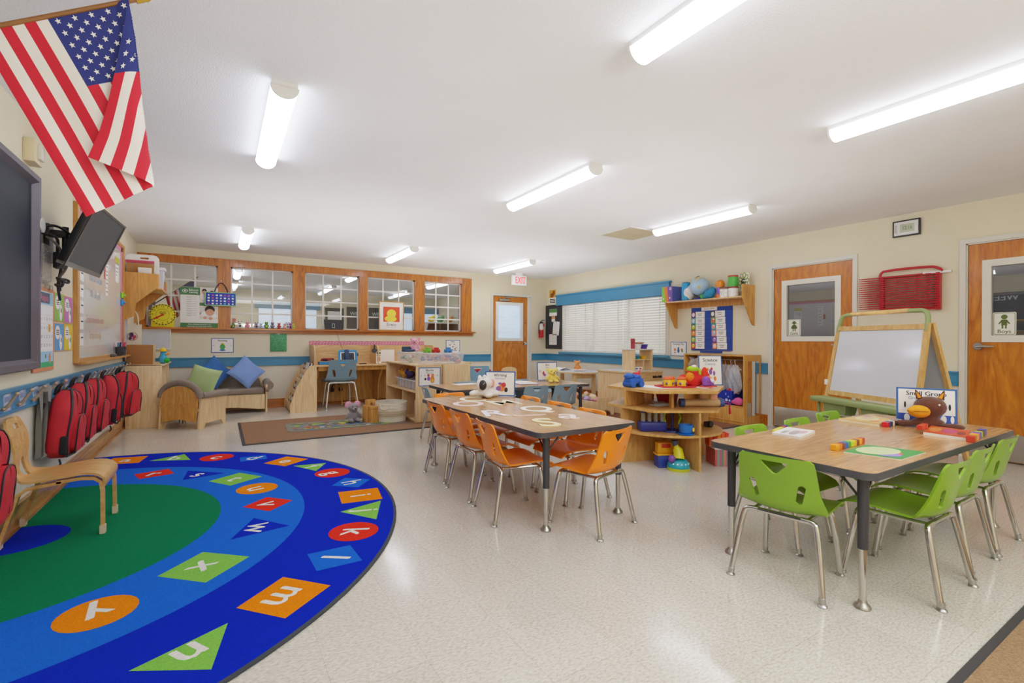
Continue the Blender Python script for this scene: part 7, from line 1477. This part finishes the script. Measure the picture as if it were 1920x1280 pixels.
for k, (x, y, r, h, w, d, lb) in enumerate(((2.45, 5.02, .1, '#f1eee9', .28, .16, 'white sheet near the left end of the far table'), (2.58, 4.56, .0, '#f1eee9', .26, .17, 'white sheet behind the white dog plush on the far table'), (3.16, 4.98, .3, '#f3f1ee', .30, .20, 'white sheet in the middle of the far table'), (3.13, 4.75, -.1, '#3f3f9c', .27, .19, 'dark blue folder in the middle of the far table'), (2.62, 4.50, .1, '#34359a', .2, .1, 'dark blue folder edge beside the white dog plush on the far table'))):
    m = M(TR(x, y, ZT+(.0 if k != 1 else .004), r)).prism(rect(w, d), 0, .003); 
    if k in (3,): m.prism(rect(w*.95, d*.9), .003, .006, 1)
    tag(m.obj('paper_sheet' if k < 3 else 'paper_folder', [mat(h, .6), PAPER], org=(x, y, ZT), smooth=False), lb, 'paper')
# green table
def quadbook(label, Q, th, cols, arts, name='book', z=ZT):
    cx, cy_ = sum(p[0] for p in Q)/4, sum(p[1] for p in Q)/4; m = M(); m.prism(Q, z, z+th*.8, 1); m.prism(Q, z+th*.8, z+th, 0)
    def q(u, v): a = Vector(Q[0]).lerp(Vector(Q[1]), u); b = Vector(Q[3]).lerp(Vector(Q[2]), u); return a.lerp(b, v)
    for (u, v, ru, rv, k) in arts: m.flat([tuple(q(min(1, max(0, u+ru*math.cos(2*pi*i/14))), min(1, max(0, v+rv*math.sin(2*pi*i/14))))) for i in range(14)], z+th+.0003+.0001*k+.0001*u, k)
    return tag(m.obj(name, [mat(c, .4) for c in cols], org=(cx, cy_, z), smooth=False), label, 'book')
quadbook('white coloring book lying at the left end of the green chair table', [(2.60, 1.48), (2.60, 1.33), (2.865, 1.385), (2.85, 1.53)], .014, ['#f1efec', '#e8e6e3', '#b5a3a8', '#c9c2bb', '#d8b3b8', '#9a9a9c'], [(.3, .3, .1, .25, 3), (.28, .3, .05, .12, 5), (.6, .4, .15, .3, 2), (.62, .4, .1, .2, 0), (.8, .6, .12, .2, 4), (.8, .6, .08, .14, 0)])
m = M(TR(2.80, 1.545, ZT, .25)); m.rbox(-.12, .03, -.012, .012, 0, .012, .003, 0); m.rbox(.035, .08, -.010, .010, 0, .012, .003, 1); m.rbox(.082, .13, -.010, .010, 0, .012, .003, 2); tag(m.obj('marker_row', [mat('#e0d64a', .4), mat('#c23a3a', .4), mat('#3a3a8a', .4)], org=(2.80, 1.545, ZT)), 'yellow, red and blue marker lying behind the white coloring book', 'marker')
quadbook('tan picture book on the back edge of the green chair table', [(3.44, 1.52), (3.42, 1.29), (3.67, 1.30), (3.80, 1.47)], .018, ['#e0b46a', '#e8dcc0', '#d88a4a', '#efe0b0', '#c9a0a0', '#e8c88a'], [(.4, .5, .3, .3, 3), (.4, .5, .18, .2, 5), (.75, .3, .12, .15, 2), (.2, .7, .12, .15, 4)])
quadbook('open green and orange picture sheet lying near the front of the green chair table', [(2.47, 1.07), (2.53, .87), (2.80, .87), (2.735, 1.085)], .006, ['#3f9a4a', '#dcd8cc', '#e8a05a', '#e86a4a', '#9a8ad0', '#c9d8a0'], [(.4, .5, .36, .42, 5), (.45, .5, .3, .3, 2), (.6, .4, .25, .22, 3), (.7, .25, .2, .18, 4), (.3, .6, .15, .2, 0)])
quadbook('red and orange picture book on the right half of the green chair table', [(3.34, 1.05), (3.33, .87), (3.60, .92), (3.62, 1.10)], .020, ['#d8542e', '#efe9df', '#e88a4a', '#f2e8d8', '#c0346a', '#8a2a24'], [(.2, .5, .16, .36, 2), (.2, .5, .08, .2, 0), (.55, .5, .2, .3, 4), (.62, .45, .08, .16, 3), (.85, .4, .1, .25, 5)])
CC = ['#f0a01e', '#e87a1e', '#8a3a2a', '#3a3a8a', '#b8d030', '#4a9a3a', '#e8c020', '#c83a2a', '#d84a9a', '#2f5fc0', '#7a3fa0', '#5a3020']
def cubes(label, a, b, n, cols, s=.024, z=ZT):
    a, b = Vector(a), Vector(b); d = (b-a)/n; t = thing('cube_stick', label, 'counting cubes', ((a.x+b.x)/2, (a.y+b.y)/2, z), math.atan2(d.y, d.x)); L = (b-a).length/n
    for k in range(n):
        x = (k-(n-1)/2)*L; m = M(); m.rbox(x-L*.48, x+L*.48, -s/2, s/2, 0, s, .002, seg=1); m.cyl((x+L*.46, 0, s/2), (x+L*.5, 0, s/2), s*.2, s*.2, 8); m.obj('cube', mat(cols[k % len(cols)], .35), t)
cubes('stick of yellow and orange counting cubes beside the open picture sheet', (2.475, 1.115), (2.79, 1.125), 10, [CC[0], CC[1], CC[2], CC[9], CC[5], CC[4], CC[6], CC[2], CC[0], CC[7]], .028)
cubes('stick of counting cubes in front of the red and orange book', (3.30, .845), (3.66, .885), 9, [CC[7], CC[1], CC[6], CC[8], CC[9], CC[4], CC[11], CC[3], CC[9]], .032)
cubes('stick of counting cubes at the corner of the tan picture book', (3.43, 1.265), (3.67, 1.275), 8, ['#d8282e', '#5a3a8a', '#3f3f44', '#e8e4d8', '#4a3028', '#c9b49a', '#3a3a3e', '#d8c8b0'], .03)
cubes('short stick of counting cubes on the red and orange book', (3.36, 1.075), (3.48, 1.085), 4, [CC[7], '#e8502e'], .026, ZT+.0205)
sg_ = stand_card('Small Group sign standing on the green chair table behind the brown plush', (3.76, 1.17, ZT), RD(-66), .29, .225, 'Small Group', 'Grupo pequeño', [(-.35, .02, .018, .09, 2), (.38, .0, .02, .09, 2), (.24, .0, .03, .08, 9), (-.18, .02, .02, .08, 2), (-.32, -.34, .05, .11, 1), (.28, -.34, .05, .11, 1), (.42, -.33, .03, .10, 1), (.12, -.25, .07, .10, 6), (.2, -.2, .04, .06, 5)])
m = M(FR((0, 0, .225/2+.004), (1, 0, 0), (0, .1, 1))); m.flat(rect(.27, .05, 0, -.075), .0046, 0); m.obj('blue_band', mat('#2a4fb0', .5), sg_, smooth=False)
sg_.scale = (1.0, 1, 1.0)
t = thing('plush_toy', 'brown bird plush with pointed ears and big orange beak on the green chair table', 'plush toy', (3.66, 1.13, ZT), RD(-58))
m = M(); m.ell((0, 0, .03), (.085, .06, .032)); m.ell((0, -.01, .055), (.05, .045, .04)); m.ell((-.11, -.01, .02), (.055, .03, .02)); m.ell((.10, -.06, .02), (.06, .032, .02)); m.ell((.01, -.0, .125), (.082, .075, .065)); m.ell((.01, 0, .085), (.045, .045, .05)); blob('body', m, mat('#5f3524', .95, var=.08, vs=30, bump=.4, bs=150, sheen=.3), t, .009)
m = M(); m.ell((-.055, -.055, .10), (.055, .045, .038)); m.ell((-.075, -.062, .105), (.04, .035, .022)); m.obj('beak', mat('#e99a1c', .9), t); M().tube([(-.115, -.07, .103), (-.075, -.105, .106), (-.02, -.095, .105)], .0018, 5, smooth=1).obj('beak_seam', mat('#8a4a10', .9), t)
for q in (-1, 1): m = M().cyl((q*.05+.01, .0, .175), (q*.068+.01, .005, .225), .018, .003, 10); m.obj('ear', mat('#5f3524', .95), t); M().cyl((q*.048+.006, -.010, .178), (q*.064+.008, -.006, .212), .011, .002, 8).obj('inner_ear', mat('#e08a1c', .9), t)
m = M(); m.ell((.035, -.07, .145), .006, 8); m.obj('eye', mat('#f4f2ee', .2), t)
# ------------------------------------------------------------------ the next classroom, seen through the interior window
m = M(FR((0, YN, 0), (1, 0, 0), (0, 0, 1)))
w3 = thing('bright_window', 'bright blinds with blue valance in the next classroom', 'window', (2.9, YN, .9))
for (x0, x1) in ((.9, 2.36), (4.75, 6.1)):
    m = M(FR((0, YN-.005, 0), (1, 0, 0), (0, 0, 1)))
    for i in range(30): m.box(x0, x1, .92+.034*i, .945+.034*i, .0, .008)
    m.obj('blind', mat('#dfeaf5', .5, emit=.5), w3, world=True); M(FR((0, YN-.004, 0), (1, 0, 0), (0, 0, 1))).box(x0, x1, .9, 1.95, 0, .002).obj('lit_pane', mat('#9fc4e6', .5, emit=.5), w3, world=True); M().box(x0-.1, x1+.1 if x1 < 6 else x1, YN-.07, YN, 1.94, 2.12).obj('valance', TRIMB, w3, world=True)  # slats and pane glow by emission in place of daylight
for (x, z, w, h, tx, lb) in ((2.86, 1.72, .52, .60, '', 'dark framed white notice in the next classroom'), (3.50, 1.62, .58, .9, 'WEEK', 'black board with chalk writing in the next classroom, left of the framed picture'), (4.15, 1.62, .58, .9, 'WEEK', 'black board with chalk writing in the next classroom, behind the framed picture')):
    m = M(FR((x, YN-.001, z), (1, 0, 0), (0, 0, 1))); m.prism(rect(w, h), 0, .02, 0); m.prism(rect(w-.14, h-.2), .02, .022, 1 if not tx else 0)
    if tx: m.text(tx, .15, 0, h/2-.2, .0225, 2)
    tag(m.obj('notice_board', [mat('#34353a', .6), PAPER, mat('#cfeee0', .6)], org=(x, YN, z), smooth=False), lb, 'board')
fs = thing('toy_shelf', 'white bracket shelf of toys in the next classroom behind the last pane', 'shelf', (5.0, 10.9, 1.2))
sh_x = -.33
M().box(4.55, 5.45, 10.75, 11.05, 1.50, 1.53).obj('shelf', WHITE, fs, world=True); M(FR((4.58, 10.75, 1.5), (0, 1, 0), (0, 0, 1))).prism([(0, 0), (.3, 0), (.3, -.35)], 0, .02).obj('bracket', WHITE, fs, world=True); M().box(4.5, 5.5, 11.04, 11.06, 0, 1.5).obj('back_panel', mat('#6e4a3a', .7), fs, world=True); M().box(4.5, 5.5, 10.8, 11.04, 0, 1.0).obj('cabinet', HONEY, fs, world=True)
for k, (x, h, lb) in enumerate(((4.72, '#e0c02e', 'yellow toy on the shelf in the next classroom'), (4.95, '#4a8a4a', 'green toy on the shelf in the next classroom'), (5.2, '#c98a3e', 'tan toy on the shelf in the next classroom'))):
    m = M(); m.ell((x, 10.9, 1.60), (.09, .07, .07)); m.ell((x+.06, 10.88, 1.66), .05, 10); tag(m.obj('shelf_toy', mat(h, .6), org=(x, 10.9, 1.53)), lb, 'toy').location.x += sh_x
fs.location.x += sh_x
fc = thing('wooden_cabinet', 'tan cabinet with a red pot in the next classroom behind the figurines', 'cabinet', (.35, 12.2, 0)); M().rbox(-.35, .75, -.25, .25, .02, 1.30, .01).obj('carcass', HONEY, fc); M().rbox(-.38, .78, -.27, .27, 1.30, 1.33, .005).obj('top', BIRCH, fc); m = M(TR(.15, 12.2, 1.331)); m.lathe([(0, 0), (.12, 0), (.16, .22), (.14, .22), (0, .02)], n=18); tag(m.obj('red_pot', mat('#b02a3a', .5), org=(.15, 12.2, 1.331)), 'red pot on the cabinet in the next classroom', 'pot')
f2 = thing('wall_flag', 'American flag on a pole in the next classroom behind the first pane', 'flag', (-.985, 10.6, 1.75)); M().cyl((-.995, 10.6, 1.72), (-.35, 10.6, 2.25), .009, .009, 8).obj('pole', mat('#3a3028', .5), f2, world=True)
m = M(); m.sheet(lambda a, b: (-.42-.42*a+.10*b, 10.6+.03*math.sin(8*a), 2.19-.345*a-.42*b), 13, 10, mfn=lambda i, j: 2 if (i < 7 and j < 5) else (i % 2)); m.obj('cloth', FB_[:3], f2, world=True)
fd = thing('brown_door', 'dark brown door with papers in the next classroom beside the flag', 'door', (-.99, 9.6, 0)); M().box(-.995, -.95, 9.1, 10.2, .01, 2.25).obj('door_leaf', mat('#4a3530', .6), fd, world=True); M().box(-.949, -.946, 9.75, 10.0, 1.3, 1.65).obj('paper', PAPER, fd, world=True)
